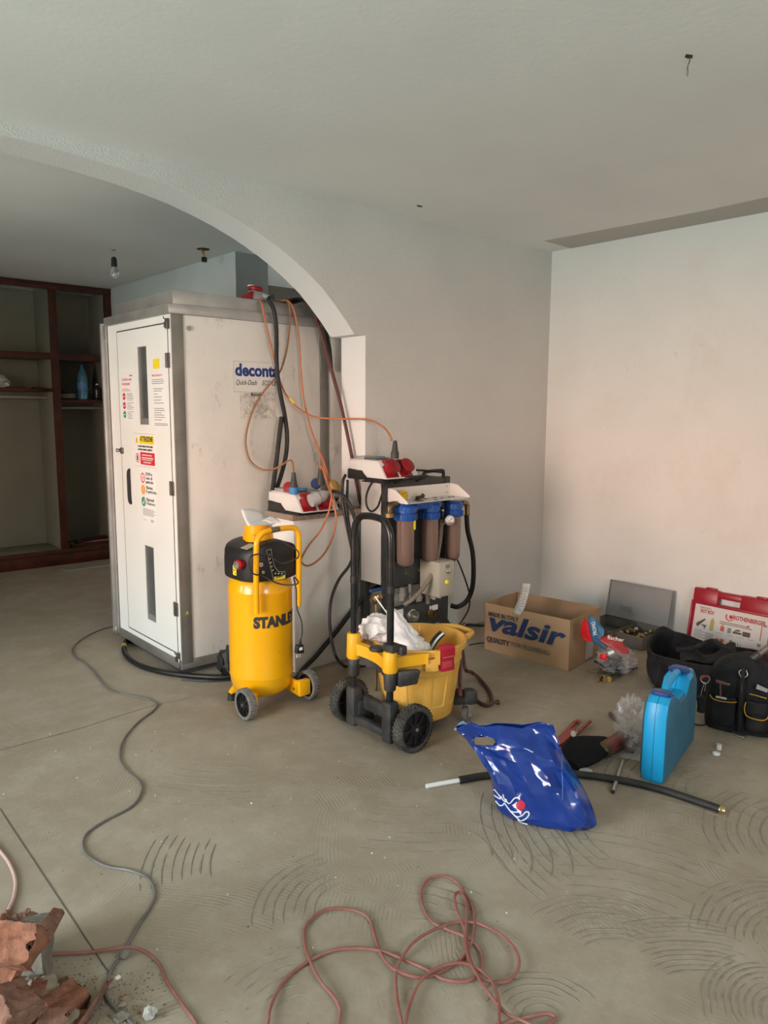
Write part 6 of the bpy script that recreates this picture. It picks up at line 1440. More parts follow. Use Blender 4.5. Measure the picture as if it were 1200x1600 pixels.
# ================================================================== blue plastic case standing on edge
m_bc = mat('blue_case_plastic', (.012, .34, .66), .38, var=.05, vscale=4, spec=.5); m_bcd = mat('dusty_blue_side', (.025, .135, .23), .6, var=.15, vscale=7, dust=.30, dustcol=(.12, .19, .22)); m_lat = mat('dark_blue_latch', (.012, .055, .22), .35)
p0 = (FL(997, 1216)+FL(1038, 1229))/2; ang_ = atan2(.118, .50)
bcase = thing('blue_case', 'bright blue plastic power tool case standing upright on the floor', 'tool case', p0, ang_)
prof = [(.006, .0), (.0, .014), (.004, .270), (.022, .318), (.050, .336), (.105, .338), (.135, .318), (.150, .296), (.290, .296), (.310, .318), (.340, .350), (.400, .355), (.435, .350), (.468, .322), (.482, .270), (.482, .014), (.474, .0)]
T2 = .052
Mside = Matrix(((1, 0, 0, 0), (0, 0, -1, 0), (0, 1, 0, 0), (0, 0, 0, 1)))      # profile (s, z), extruded along -y
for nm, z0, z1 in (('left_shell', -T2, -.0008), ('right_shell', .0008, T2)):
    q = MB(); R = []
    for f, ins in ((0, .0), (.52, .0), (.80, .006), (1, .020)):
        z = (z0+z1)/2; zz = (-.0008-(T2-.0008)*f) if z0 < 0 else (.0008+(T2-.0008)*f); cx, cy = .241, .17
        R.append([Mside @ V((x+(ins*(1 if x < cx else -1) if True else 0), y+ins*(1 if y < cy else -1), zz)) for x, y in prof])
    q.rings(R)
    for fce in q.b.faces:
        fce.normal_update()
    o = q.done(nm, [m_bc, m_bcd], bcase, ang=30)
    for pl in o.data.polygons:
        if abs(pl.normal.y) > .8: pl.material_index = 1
q = MB()
MPs = Mside.copy(); q.prism([(.010, .010), (.008, .27), (.026, .314), (.052, .331), (.105, .333), (.15, .292), (.29, .292), (.34, .345), (.43, .345), (.464, .32), (.478, .27), (.478, .01)], Mside, -.0009, .0009); q.done('seam', m_gap, bcase, smooth=False)
q = MB(); q.tube([V((.108, 0, .318)), V((.130, 0, .338)), V((.165, 0, .352)), V((.22, 0, .358)), V((.275, 0, .362)), V((.305, 0, .362)), V((.335, 0, .350))], .0145, n=12, sm=5); q.done('carry_handle', m_bc, bcase)
for x, z, an in ((.085, .341, 0), (.350, .362, .15)):
    q = MB(); M_ = Matrix.Translation((x, 0, z)) @ Matrix.Rotation(-an, 4, 'Y'); q.prism(rrect(.052, .072, .016, 5), M_, -.008, .008, .004); q.box((-.012, -.045, -.004), (.012, .045, .003), .003, M_); q.done('latch', m_lat, bcase)
q = MB(); M_ = MX((.050, -T2-.0003, .262), (1, 0, 0), (0, 0, 1))
for k in range(4): q.box((.030, -.0485, .225+.014*k), (.034, -.0478, .232+.014*k))
q.done('embossed_mark', m_lat, bcase, smooth=False, kind='stuff')

# ================================================================== blue carrier bag
from mathutils.bvhtree import BVHTree
m_bag = mat('blue_polythene', (.006, .034, .22), .14, var=.10, vscale=6, spec=.6, coat=.25)
lv = [  # left pixel, distance, right pixel, distance, half thickness
    ((778, 1266), 2.605, (921, 1285), 2.575, .105), ((770, 1243), 2.63, (927, 1268), 2.60, .118), ((768, 1218), 2.655, (913, 1232), 2.615, .118),
    ((757, 1194), 2.67, (897, 1205), 2.62, .100), ((742, 1170), 2.69, (884, 1184), 2.625, .072), ((727, 1153), 2.70, (876, 1168), 2.63, .046), ((716, 1141), 2.71, (870, 1150), 2.635, .024), ((712, 1134), 2.715, (865, 1131), 2.64, .007)]
LV = [(DI(*a, da), DI(*b, db), th) for a, da, b, db, th in lv]
LV[0] = (V((LV[0][0].x, LV[0][0].y, .003)), V((LV[0][1].x, LV[0][1].y, .003)), .085)
def crs(a, b, c, d, t): return .5*((2*b)+(c-a)*t+(2*a-5*b+4*c-d)*t*t+(-a+3*b-3*c+d)*t**3)
def bag_pt(u, v):
    x = v*(len(LV)-1); i = min(int(x), len(LV)-2); f = x-i; g = lambda k: LV[max(0, min(len(LV)-1, k))]
    Lp = crs(g(i-1)[0], g(i)[0], g(i+1)[0], g(i+2)[0], f); Rp = crs(g(i-1)[1], g(i)[1], g(i+1)[1], g(i+2)[1], f); th = g(i)[2]*(1-f)+g(i+1)[2]*f
    c = (Lp+Rp)/2; a = (Rp-Lp)/2; n_ = V((-fw.x, -fw.y, 0)).normalized(); t = 2*pi*u
    ct, st = cos(t), sin(t)
    # flat panels with pinched sides
    aa = abs(ct)**.85*(1 if ct > 0 else -1); bb = abs(st)**.8*(1 if st > 0 else -1)
    p = c+a*aa+n_*th*bb
    q_ = V((ct*1.6, st*1.1, v*2.6)); w = min(1, (1-v)*5+.35)*min(1, v*6+.15)
    rid = 0
    for s_, am in ((.8, .034), (1.5, .012), (3.2, .003)): rid += am*(1-abs(noise.noise(q_*s_+V((4.2, s_, 0))))*3.2)
    p = p+n_*rid*w*(1 if st > 0 else -.5)*.9+V((0, 0, .006*sin(9*ct+2)*v*v))
    if v < .02: p.z = .003
    return V((p.x, p.y, max(p.z, .002)))
org = V((2.12, 1.52, 0)); bag = thing('blue_carrier_bag', 'shiny blue plastic carrier bag with white lettering standing half full on the floor', 'bag', org)
CU, CV, SB = 30, 14, 4; _c = {}
def coarse(i, j):
    i %= CU; k = (i, j)
    if k not in _c: _c[k] = bag_pt((i+.35*noise.noise(V((i*.9, j*1.3, 2))))/CU, j/CV)
    return _c[k]
def facet(u, v):
    x = u*CU; y = v*CV; i = int(x+1e-6); j = min(int(y+1e-6), CV-1); fx = x-i; fy = y-j
    a, b, c, d = coarse(i, j), coarse(i+1, j), coarse(i, j+1), coarse(i+1, j+1)
    if (i+j) % 2: return a+(b-a)*fx+(c-a)*fy if fx+fy <= 1 else d+(c-d)*(1-fx)+(b-d)*(1-fy)
    return a+(b-a)*fx+(d-b)*fy if fx >= fy else a+(d-c)*fx+(c-a)*fy
q = MB(); NU, NV = CU*SB, CV*SB+1; vs = q.grid(lambda u, v: facet(u, v)-org, NU, NV, cu=True)
base = [vs[i][0] for i in range(NU)]; q.b.faces.new(base)
kill = []
for f in q.b.faces:
    c = f.calc_center_median()+org; x, y = PJ(c); e = ((x-757)/16.5)**4+((y-1158-(x-757)*.02)/6.6)**4
    if e < 1 and len(f.verts) == 4: kill.append(f)
bmesh.ops.delete(q.b, geom=kill, context='FACES')
q.b.normal_update(); bvh = BVHTree.FromBMesh(q.b)
bmesh.ops.smooth_vert(q.b, verts=q.b.verts[:], factor=.35, use_axis_x=True, use_axis_y=True, use_axis_z=True)
bo_ = q.done('bag_film', m_bag, bag, ang=22, solid=.0012)
def onbag(px, py, off=.0022):
    d = ray(px, py).normalized(); h = bvh.ray_cast(V((0, 0, EYE))-org, d)
    if h[0] is None: return None
    return h[0]-d*off
def stroke(L, w, name, mm, off=.0024):
    q = MB(); P = [onbag(*p, off) for p in [tuple(z) for z in [(a.x, a.y) for a in smooth_path([V((x, y, 0)) for x, y in L], 4)]]]
    P = [p for p in P if p is not None]; prev = None
    for i, p in enumerate(P):
        d = (P[min(i+1, len(P)-1)]-P[max(i-1, 0)]).normalized(); n_ = d.cross(V((-fw.x, -fw.y, .3))).normalized()*w/2
        cur = [q.b.verts.new(p-n_), q.b.verts.new(p+n_)]
        if prev: q.b.faces.new((prev[0], prev[1], cur[1], cur[0]))
        prev = cur
    return q.done(name, mm, bag, smooth=False)
m_wp2 = mat('white_bag_print', (.72, .76, .82), .3)
z7 = lambda L: [(700+x/5, 1110+y/5) for x, y in L]
for L in ([(348, 628), (362, 620), (385, 645), (410, 680), (405, 690), (370, 670), (350, 655)], [(355, 700), (375, 712), (400, 740), (425, 742), (440, 725), (455, 745), (490, 790), (530, 830), (560, 858)],
          [(415, 670), (430, 700), (455, 715), (445, 690), (470, 725), (488, 722), (500, 708), (522, 685), (548, 683), (560, 700)], [(490, 788), (520, 795), (555, 792), (575, 792)],
          [(515, 820), (545, 832), (580, 820), (605, 795), (628, 795), (632, 815), (610, 845), (575, 862), (545, 858)], [(548, 862), (580, 890), (620, 890), (632, 905), (620, 922), (600, 920), (575, 900)], [(430, 655), (440, 690), (460, 700)]):
    stroke(z7(L), .0042, 'white_lettering', m_wp2)
q = MB(); cpt = [onbag(813.5+7.5*cos(2*pi*k/20), 1258.5+8*sin(2*pi*k/20), .003) for k in range(20)]
if all(p is not None for p in cpt): q.face(cpt)
q.done('red_dot', mat('red_print', (.50, .02, .05), .3), bag, smooth=False)
stroke([(878, 1178), (878, 1200), (879, 1225), (879, 1250)], .0018, 'side_crease', mat('crease', (.12, .26, .55), .2))
q = MB(); a, b, c = DI(709, 1141, 2.72)-org, DI(724, 1126, 2.76)-org, DI(738, 1136, 2.75)-org
q.grid(lambda u, v: (a.lerp(b, u)).lerp(c+V((0, 0, -.004)), v)+V((0, 0, .008*sin(pi*u)*(1-v))), 8, 8); q.done('turned_corner', mat('pale_blue_film', (.22, .34, .52), .3), bag, solid=.001)
q = MB(); a, b, c = DI(733, 1126, 2.76)-org, DI(760, 1139, 2.72)-org, DI(738, 1140, 2.74)-org
q.grid(lambda u, v: a.lerp(b, u).lerp(c, v), 5, 5); q.done('handle_edge', m_bag, bag, solid=.001)

# ================================================================== pipes and tools on the floor
t = thing('insulated_pipe', 'black sleeved pipe with white end and brass tip under the blue bag', 'pipe', FL(900, 1208)); o_ = t.location
q = MB(); q.tube([FL(*p, .0145)-o_ for p in ((718, 1219), (745, 1214), (770, 1211), (820, 1206), (880, 1208), (930, 1213), (980, 1221), (1030, 1233), (1080, 1249), (1124, 1264))], .0145, n=12, sm=6); q.done('black_sleeve', m_blackrub, t)
q = MB(); q.tube([FL(*p, .010)-o_ for p in ((666, 1228.5), (690, 1224), (722, 1218.5))], .0095, n=12, sm=4); q.done('white_pipe', mat('white_pipe_plastic', (.68, .67, .63), .35), t)
q = MB(); a, b = FL(1122, 1263.5, .013)-o_, FL(1134, 1267, .013)-o_; q.cyl(a, b, .013, n=12); q.cyl(a+(b-a)*.35, a+(b-a)*.6, .0155, n=6); q.done('brass_tip', mat('shiny_brass', (.62, .48, .26), .25, .9), t)
q = MB(); q.cyl(FL(973, 1189, .009), FL(957.5, 1237, .009), .008, n=14, caps=False); q.cyl(FL(973, 1189, .009), FL(957.8, 1236, .009), .0065, n=14, caps=False); tag(recenter(q.done('metal_tube', mat('grey_tube', (.45, .42, .38), .35, .6))), 'short thin grey metal tube lying on the floor under the black pipe', 'tube')
q = MB(); a, b = FL(957.5, 1237, .009), FL(958.2, 1235, .009); q.cyl(a+(a-b)*.02, b, .0064, n=14)  # dark disc paints the shade inside the open tube
tag(recenter(q.done('tube_bore_shade', m_gap)), 'dark disc shading the open end of the short grey tube', 'tube end')
# red pliers
t = thing('red_pliers', 'large red-handled slip-joint pliers half hidden behind the blue bag', 'pliers', FL(900, 1150)); o_ = t.location; m_pl = mat('red_pliers_paint', (.30, .035, .03), .4, dust=.15)
q = MB(); q.tube([FL(*p, .012)-o_ for p in ((906, 1127), (899, 1128), (892, 1135), (886, 1142), (878, 1150))], .009, n=8, sm=5); q.done('handle', m_pl, t)
q = MB(); q.tube([FL(*p, .020)-o_ for p in ((922, 1127), (912, 1136), (903, 1144), (896, 1150))], .008, n=8, sm=5); q.done('handle', m_pl, t)
q = MB(); P = [FL(*p)-o_ for p in ((899, 1143), (896, 1153), (880, 1168), (872, 1172), (870, 1160), (880, 1152), (889, 1147))]; q.prism([(p.x, p.y) for p in P], I4, .006, .024, .003); q.done('jaw', m_pl, t)
q = MB(); q.cyl(FL(896, 1147, .004)-o_, FL(896, 1147, .031)-o_, .012, n=14); q.ring(FL(897, 1146, .027)-o_, (0, 0, 1), .010, .015, 0, .006, 14); q.done('pivot', m_steel, t)
# paper under the torch
q = MB(); P = [FL(*p) for p in ((884, 1166), (906, 1149), (955, 1157), (1003, 1170), (1003, 1190), (950, 1180))]; q.prism([(p.x, p.y) for p in P], I4, .0006, .0016); o = q.done('paper_sheet', mat('dusty_paper', (.52, .50, .46), .7), smooth=False); tag(recenter(o), 'whitish paper sheet lying flat on the floor under the torch', 'paper')
q = MB(); P = [FL(*p) for p in ((977, 1172), (991, 1175), (990, 1179), (976, 1176))]; q.prism([(p.x, p.y) for p in P], I4, .0018, .0022); tag(recenter(q.done('grey_print', m_inkg, smooth=False)), 'small grey printed square on the flat paper sheet', 'print')
# torch: red cylinder with brass collar
t = thing('blow_torch', 'dull red gas canister torch with a brass collar lying beside the black pouch', 'torch', FL(955, 1168)); o_ = t.location
a, b = FL(944, 1172, .036)-o_, FL(976, 1152, .036)-o_; d = (b-a).normalized()
q = MB(); q.lathe([(.020, .0), (.033, .006), (.034, .02), (.034, (b-a).length-.02), (.026, (b-a).length)], a, d, n=24); q.done('canister', mat('dull_red_can', (.22, .04, .04), .4, .2, dust=.2), t)
q = MB(); q.lathe([(.010, -.030), (.026, -.026), (.034, -.012), (.035, .004), (.030, .006)], a, d, n=24); q.done('brass_collar', mat('old_brass', (.16, .12, .06), .45, .8), t)
# black pouch
q = MB(); m_pch = mat('black_leather_pouch', (.007, .007, .007), .85, bump=.4, bscale=30, spec=.25)
A = V(FL(885, 1200)); Bp = V(FL(948, 1165))
def pouch(u, v):
    th = 2*pi*u; s_ = v; c = A.lerp(Bp, s_); w = .020+.070*sin(pi*min(1, s_*.80+.12))**.8; dirn = (Bp-A).normalized(); nr = V((-dirn.y, dirn.x, 0)); h = .020+.016*sin(pi*s_)
    n_ = noise.noise(V((cos(th)*1.5, sin(th)*1.5, s_*3)))*.14
    return c+nr*cos(th)*w*(1+n_)+V((0, 0, h+sin(th)*h*(.94+n_*.5)))
vs = q.grid(pouch, 36, 22, cu=True); q.b.faces.new([r[0] for r in vs]); q.b.faces.new([r[-1] for r in vs]); tag(recenter(q.done('black_pouch', m_pch, ang=60)), 'soft black pouch lying between the red pliers and the torch', 'pouch')
q = MB(); q.lathe([(.001, 0), (.024, 0), (.026, .014), (.022, .016), (.001, .016)], n=18); o = q.done('round_stopper', mat('dusty_white', (.50, .50, .45), .5), loc=FL(915, 1209)); tag(o, 'small off-white round lid peeking out under the black pouch', 'lid')
# clear plastic bag beside the blue case
m_clear = mat('clear_film', (.70, .66, .66), .10, alpha=.16, spec=.7); 
def film(name, c, size, seed, label, rot=(0, 0, 0), m_=None, amp=.5):
    q = MB(); tb = bmesh.new(); bmesh.ops.create_icosphere(tb, subdivisions=4, radius=1); M = Euler(rot).to_matrix(); mp = {}
    for v in tb.verts:
        p = v.co.copy(); r = .85+amp*(.5-abs(noise.noise(p*1.6+V((seed, 0, 0))))*1.8)+amp*.5*(.4-abs(noise.noise(p*3.4+V((0, seed, 0))))*1.6)
        mp[v.index] = q.b.verts.new(M @ V((p.x*r*size[0]/2, p.y*r*size[1]/2, p.z*r*size[2]/2)))
    for f in tb.faces: q.b.faces.new([mp[v.index] for v in f.verts])
    tb.free(); zmin = min(v.co.z for v in q.b.verts); bmesh.ops.translate(q.b, verts=q.b.verts[:], vec=(0, 0, -zmin))
    return q.done(name, m_ or m_clear, ang=25, loc=c)
t = thing('clear_bag', 'crumpled clear plastic bag with small parts leaning on the blue case', 'plastic bag', FL(984, 1168, .002))
o = film('bag_film', (0, 0, 0), (.17, .12, .19), 5, '', (.1, .2, .9), None, .8); o.parent = t
q = MB(); rn = random.Random(4)
for k in range(10): p = V((rn.uniform(-.045, .045), rn.uniform(-.04, .04), rn.uniform(.02, .07))); q.cyl(p, p+V((rn.uniform(-.02, .02), rn.uniform(-.02, .02), .012)), .008, n=8)
q.done('small_parts', mat('parts_grey', (.36, .34, .33), .5), t, kind='stuff')
q = MB(); q.prism(rrect(.06, .085, .006), MX((.0, -.03, .05), (1, .3, 0), (0, -.4, 1)), 0, .001); q.done('paper_insert', m_paper, t)
q = MB(); q.cyl(FL(953, 1115, .010), FL(966, 1128, .010), .0095, n=12); tag(recenter(q.done('brown_stick', mat('brown_stick', (.10, .07, .05), .6))), 'short brown stick lying behind the clear plastic bag', 'stick')
# white caps
q = MB(); q.lathe([(.013, 0), (.016, .002), (.016, .008), (.013, .010), (.001, .010)], n=20); o = q.done('white_stopper', m_paper, loc=FL(1119, 1179)); tag(o, 'round white plastic cap lying flat on the floor near the backpack', 'cap')
q = MB(); q.cyl((0, 0, 0), (.002, .001, .024), .0115, n=16); o = q.done('white_stopper', mat('milky_cap', (.66, .64, .60), .4), loc=FL(1123, 1171)); tag(o, 'small upright milky cap right behind the round white cap', 'cap')
# bag of fasteners with its red and blue card
t = thing('fastener_bag', 'clear bag of fasteners with red and blue card beside the cardboard box', 'bag', FL(962, 1050, 0)); o_ = t.location
fb_ = film('bag_film', (0, 0, 0), (.25, .21, .14), 9, '', (0, 0, .4), mat('grey_film', (.50, .48, .49), .12, alpha=.28, spec=.7)); fb_.parent = t
q = MB(); rn = random.Random(12)
for k in range(46):
    p = V((rn.uniform(-.08, .08), rn.uniform(-.07, .07), rn.uniform(.015, .085))); d = V((rn.uniform(-1, 1), rn.uniform(-1, 1), rn.uniform(-.5, .5))).normalized(); q.cyl(p, p+d*.035, .0065, n=6)
q.done('fasteners', mat('mixed_fasteners', (.05, .05, .055), .35, .5, var=.9, vscale=60), t, kind='stuff')
m_cb = mat('card_blue', (.045, .15, .28), .45, var=.15, vscale=12); m_cr = mat('card_red', (.62, .012, .02), .4, var=.1, vscale=12); m_cr2 = mat('card_dull_red', (.36, .04, .04), .45, var=.2, vscale=12)
def sheet_px(L, nm, mm, par, sub_=2):
    q = MB(); q.face([DI(x, y, D)-o_ for x, y, D in L]); bmesh.ops.triangulate(q.b, faces=q.b.faces[:]); bmesh.ops.subdivide_edges(q.b, edges=q.b.edges[:], cuts=3, use_grid_fill=True)
    for v in q.b.verts: v.co += V((-fw.x, -fw.y, .2))*.010*noise.noise(v.co*28)
    return q.done(nm, mm, par, ang=20, solid=.0012)
k1 = sheet_px([(913, 966, 4.08), (919, 972, 4.08), (926, 1003, 4.05), (914, 1001, 4.07), (907, 992, 4.10), (907, 981, 4.11)], 'red_flap', m_cr, t)
k2 = sheet_px([(920, 962, 4.09), (932, 966, 4.06), (943, 982, 4.04), (944, 993, 4.02), (934, 999, 4.02), (947, 1012, 4.0), (950, 1018, 3.99), (926, 1003, 4.05), (919, 975, 4.08)], 'blue_card', m_cb, t)
k3 = sheet_px([(933, 998, 4.02), (950, 992, 4.03), (968, 996, 4.02), (984, 1018, 3.97), (982, 1022, 3.96), (969, 1021, 3.96), (950, 1010, 3.99)], 'red_card', m_cr2, t)
k4 = sheet_px([(937, 1022, 3.95), (948, 1021, 3.94), (948, 1032, 3.93), (937, 1030, 3.94)], 'red_tag', m_cr, t)
q = MB(); q.hull8([DI(x, y, D)-o_ for D in (3.965, 3.962) for x, y in ((949, 1019), (958, 1016), (960, 1020), (951, 1024))]); q.done('white_tag', m_paper, t)
text('lettering', 'PROMO', .028, m_paper, k2, MX(DI(935, 992, 4.00)-o_, DI(931, 970, 4.02)-DI(935, 992, 4.00), V((.6, -.6, .3))*-1), width=.070)
text('lettering', 'fischer', .030, m_paper, k3, MX(DI(949, 1000, 3.985)-o_, DI(975, 1005, 3.965)-DI(949, 1000, 3.985), (0, 0, 1)), width=.085)
# brass valve in front of it
t = thing('brass_valve', 'small brass valve fitting lying in front of the fastener bag', 'valve', FL(943, 1058)); o_ = t.location
q = MB(); q.cyl(FL(934, 1062, .014)-o_, FL(948, 1052, .016)-o_, .012, n=8); q.cyl(FL(945, 1062, .014)-o_, FL(957, 1052, .016)-o_, .014, n=10); q.cyl(FL(941, 1056, .018)-o_, FL(953, 1058, .018)-o_, .010, n=8); q.done('valve_body', m_brass, t)
q = MB(); q.cyl(FL(918, 1046, .012)-o_, FL(934, 1051, .016)-o_, .006, n=8); q.done('valve_stem', m_steel, t)
q = MB(); q.cyl(FL(951, 1062, .016)-o_, FL(952, 1060, .016)-o_, .016, n=12); q.done('gold_end', mat('gold_end', (.50, .34, .10), .35, .8), t)
q = MB(); q.box(FL(950, 1055, .026)-o_-V((.025, .02, 0)), FL(950, 1055, .026)-o_+V((.025, .02, .010)), .004); q.done('valve_grip', mat('green_grip', (.03, .045, .02), .6), t)
q = MB(); q.ring((0, 0, .009), (.6, -.7, .3), .007, .013, -.008, .008, 14); o = q.done('hex_nut', mat('nut_steel', (.13, .10, .08), .45, .6), loc=FL(778, 1100)); tag(o, 'small dark nut lying alone on the floor beside the maroon hose loop', 'nut')

# ================================================================== rubble at the lower left
m_terra = mat('terracotta', (.215, .070, .032), .9, var=.45, vscale=30, bump=.9, bscale=45, dust=.25, dustcol=(.42, .30, .22)); m_mort = mat('grey_mortar', (.22, .19, .15), .95, var=.35, vscale=25, bump=.8, bscale=60); m_beige = mat('beige_plaster', (.31, .245, .175), .9, var=.2, vscale=20, bump=.3, bscale=50)
m_terrad = mat('dull_terracotta', (.20, .085, .05), .9, var=.45, vscale=34, bump=.9, bscale=60, dust=.35, dustcol=(.38, .30, .24))
def brick(c, size, rot, seed, label, m_=m_terra, grooves=3, bev=.0, cat='brick'):
    """broken hollow-brick piece: ribbed faces and a ragged end"""
    q = MB(); nx, ny = 14, 16; X, Y_, Z = size; rr_ = random.Random(seed)
    R = []
    for i in range(nx+1):
        f = i/nx; rag = (.10*noise.noise(V((seed, 3.1, 0)))); ring = []
        per = [(-.5+j/ny, .5) for j in range(ny+1)]+[(.5, .5-j/4) for j in range(1, 4)]+[(.5-j/ny, -.5) for j in range(ny+1)]+[(-.5, -.5+j/4) for j in range(1, 4)]
        for (y, z) in per:
            zz = z
            if abs(z) > .49: zz = z*(1-.12*max(0, sin((y+.5)*pi*(2*grooves)))**2)
            xx = (f-.5)
            if i in (0, nx): xx += .20*noise.noise(V((y*4+seed, z*3, i)))+.08*noise.noise(V((y*11+seed, z*9, i)))
            n_ = .05*noise.noise(V((xx*4+seed, y*4, z*4)))+.03*noise.noise(V((xx*11+seed, y*11, z*9)))
            ring.append(V((xx*X, (y+n_)*Y_, (zz+n_)*Z)))
        R.append(ring)
    q.rings(R); M = Euler(rot).to_matrix().to_4x4()
    bmesh.ops.transform(q.b, matrix=M, verts=q.b.verts[:]); o = q.done('brick_fragment' if cat == 'brick' else 'rubble_stone', m_, ang=40, loc=c); tag(o, label, cat, 'broken bricks and mortar in the rubble'); return o
def stone(px, py, z, size, seed, label, m_, rot=(0, 0, 0), rough=.22, name='mortar_lump', sub=2):
    q = MB(); q.chunk((0, 0, 0), size, seed, rot, rough, sub, box=False); zm = min(v.co.z for v in q.b.verts); bmesh.ops.translate(q.b, verts=q.b.verts[:], vec=(0, 0, -zm)); o = q.done(name, m_, ang=32, loc=FL(px, py, z)); tag(o, label, 'stone', 'broken bricks and mortar in the rubble'); return o
# mortar block with a brick cheek
t = thing('mortar_block', 'tall grey mortar block with a thin red brick skin, uppermost in the rubble', 'rubble', FL(45, 1545)); o_ = t.location; t['group'] = 'broken bricks and mortar in the rubble'
q = MB(); A_ = [DI(8, 1540, 1.93), DI(72, 1548, 1.88), DI(82, 1520, 2.0), DI(20, 1515, 2.06)]; B_ = [DI(8, 1445, 1.93), DI(60, 1462, 1.88), DI(84, 1425, 2.0), DI(12, 1430, 2.06)]
def blk(u, v):
    n = 4; x = u*4; i = int(x) % 4; f = x-int(x); lo = A_[i].lerp(A_[(i+1) % 4], f); hi = B_[i].lerp(B_[(i+1) % 4], f); p = lo.lerp(hi, v); c = sum(A_, V())/4; c.z = p.z
    k = 1+.12*noise.noise(p*24)+.05*noise.noise(p*60); return c+(p-c)*k-o_
vs = q.grid(blk, 48, 16, cu=True); top = [r[-1] for r in vs]; cc = q.b.verts.new(sum((v.co for v in top), V())/len(top)-V((0, 0, .012)))
for i in range(len(top)): q.b.faces.new((top[i], top[(i+1) % len(top)], cc))
q.done('mortar', m_mort, t, ang=50)
q = MB(); P0, P1, P2, P3 = DI(50, 1461, 1.875)-o_, DI(83, 1417, 2.0)-o_, DI(87, 1424, 2.0)-o_, DI(62, 1470, 1.865)-o_; dn = V((.03, .02, -.03))
q.hull8([P0, P3, P2, P1, P0+dn, P3+dn, P2+dn, P1+dn], .002); q.done('brick_skin', m_terrad, t)
q = MB(); rn = random.Random(21)
for k in range(9): x = 4+k*6.5; q.chunk(DI(x, 1437-rn.random()*5, 2.02)-o_, (.018, .015, .03), k, rough=.5)
q.done('ragged_edge', m_terrad, t, kind='stuff')
brick(DI(18, 1477, 1.80), (.135, .085, .05), (.62, -.10, -.98), 3, 'large orange-red brick face resting on the grey mortar block', m_terra, 2)
brick(DI(18, 1572, 1.70), (.10, .085, .055), (.45, .5, .55), 8, 'pink-orange brick piece in the lowest corner of the rubble', m_terrad, 3)
brick(DI(12, 1528, 1.78), (.09, .04, .03), (.2, -.75, .4), 12, 'slanting orange brick splinter beside the grey mortar block', m_terra, 1)
brick(FL(98, 1572, .030), (.105, .070, .050), (.25, .22, .52), 15, 'orange hollow brick piece lying before the mortar block', m_terra, 2)
brick(FL(140, 1580, .022), (.145, .012, .045), (.55, -.15, .62), 19, 'long thin terracotta shard pointing at the grey cable', m_terrad, 1)
brick(DI(60, 1542, 1.80), (.050, .035, .016), (.3, .3, 1.2), 51, 'small orange brick flake on top of the flat pale grey stone', m_terra, 1)
brick(FL(82, 1592, .060), (.055, .040, .020), (.7, .2, -.4), 52, 'curved orange brick flake lying over the beige plaster lump', m_terrad, 1)
brick(FL(128, 1596, .012), (.050, .030, .018), (.1, .1, 1.0), 53, 'small brick chip between the hollow brick piece and the thin shard', m_terra, 1)
brick(FL(5, 1605, .05), (.09, .07, .05), (.2, .4, .9), 54, 'brick lump at the very bottom of the rubble', m_terrad, 2)
brick(FL(95, 1538, .010), (.035, .020, .014), (.2, .1, .2), 55, 'tiny brick chip lying alone behind the hollow brick piece', m_terrad, 1)
stone(62, 1580, 0, (.085, .08, .075), 33, 'big beige plaster lump between the brick pieces', m_beige, (.2, .1, .5), .3)
stone(44, 1560, .015, (.065, .05, .050), 35, 'flat pale grey stone leaning on the mortar block', m_mort, (.5, .2, .2), .25)
stone(40, 1590, .03, (.05, .06, .02), 36, 'rounded beige flake over the beige plaster lump', m_beige, (.3, .4, .1), .25)
stone(5, 1535, .0, (.07, .06, .05), 37, 'dark grey mortar lump at the left end of the rubble', m_mort)
stone(110, 1602, .0, (.06, .05, .03), 38, 'small beige lump under the hollow brick piece', m_beige)
stone(128, 1566, .0, (.03, .02, .028), 44, 'dark brown crumb wedged inside the thin shard', m_terrad)
stone(196, 1496, 0, (.026, .024, .022), 39, 'small round grey stone on the crossing of the two cables', m_mort, name='small_stone')
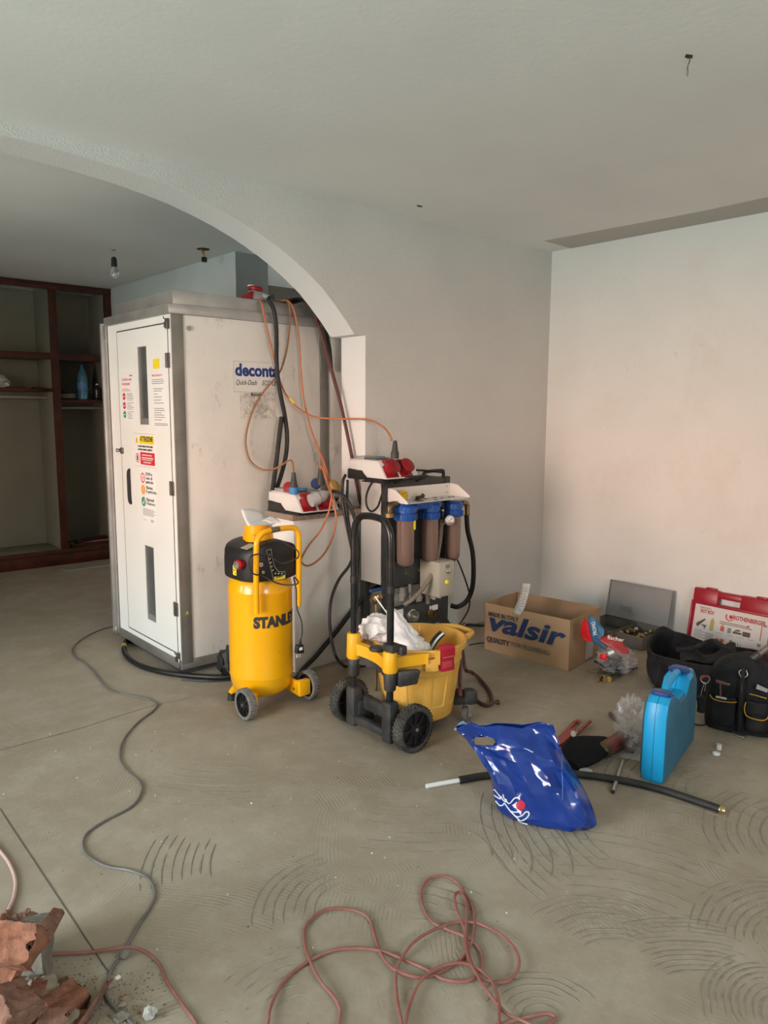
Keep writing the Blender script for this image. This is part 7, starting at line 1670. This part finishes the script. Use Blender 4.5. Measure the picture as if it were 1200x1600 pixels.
stone(234, 1592, 0, (.032, .026, .030), 41, 'angular pale stone near the picture bottom beside the grey cable', mat('pale_stone', (.42, .40, .36), .9, bump=.3), name='small_stone')
stone(190, 1594, 0, (.04, .03, .016), 42, 'low grey stone next to the angular pale stone', m_mort, name='small_stone')
stone(192, 1572, 0, (.022, .016, .008), 43, 'flat brown chip inside the bend of the grey cable', m_beige, name='small_stone')
stone(184, 1530, 0, (.014, .011, .009), 45, 'bright cream chip inside the bend of the grey cable', mat('cream_chip', (.75, .70, .58), .8), name='small_stone')
stone(172, 1543, 0, (.018, .02, .010), 46, 'pale flat chip touching the end of the thin shard', m_beige, name='small_stone')
# dust and crumbs scattered on the floor
def crumbs(name, n, m_, seed, boxes, s0=.001, s1=.004):
    rn = random.Random(seed); q = MB()
    for k in range(n):
        bx_ = boxes[k % len(boxes)]; p = FL(rn.uniform(bx_[0], bx_[2]), rn.uniform(bx_[1], bx_[3])); s = rn.uniform(s0, s1)*(1 if rn.random() < .9 else 1.8)
        a = rn.uniform(0, 6.3); v = [p+V((s*cos(a+1.571*j)*rn.uniform(.6, 1.2), s*sin(a+1.571*j)*rn.uniform(.6, 1.2), .0002)) for j in range(4)]; t_ = p+V((0, 0, s*.8))
        w = [q.b.verts.new(z) for z in v]; tt = q.b.verts.new(t_)
        for j in range(4): q.b.faces.new((w[j], w[(j+1) % 4], tt))
    o = q.done(name, m_, smooth=False); o['kind'] = 'stuff'; return o
o = crumbs('floor_crumbs', 520, m_mort, 2, [(80, 1500, 260, 1600), (0, 1150, 400, 1450), (150, 1520, 240, 1600), (300, 1150, 1200, 1600), (400, 1100, 1200, 1250)]); tag(o, 'grey crumbs of mortar scattered over the floor', 'crumbs')
o = crumbs('brick_crumbs', 160, m_terrad, 6, [(60, 1490, 260, 1600), (120, 1530, 230, 1600)]); tag(o, 'reddish brick crumbs scattered around the rubble', 'crumbs')
o = crumbs('pale_chips', 110, mat('pale_chip', (.62, .60, .54), .8), 9, [(0, 1000, 300, 1400), (200, 1150, 900, 1500), (300, 1080, 700, 1200)]); tag(o, 'pale plaster chips scattered over the floor', 'chips')
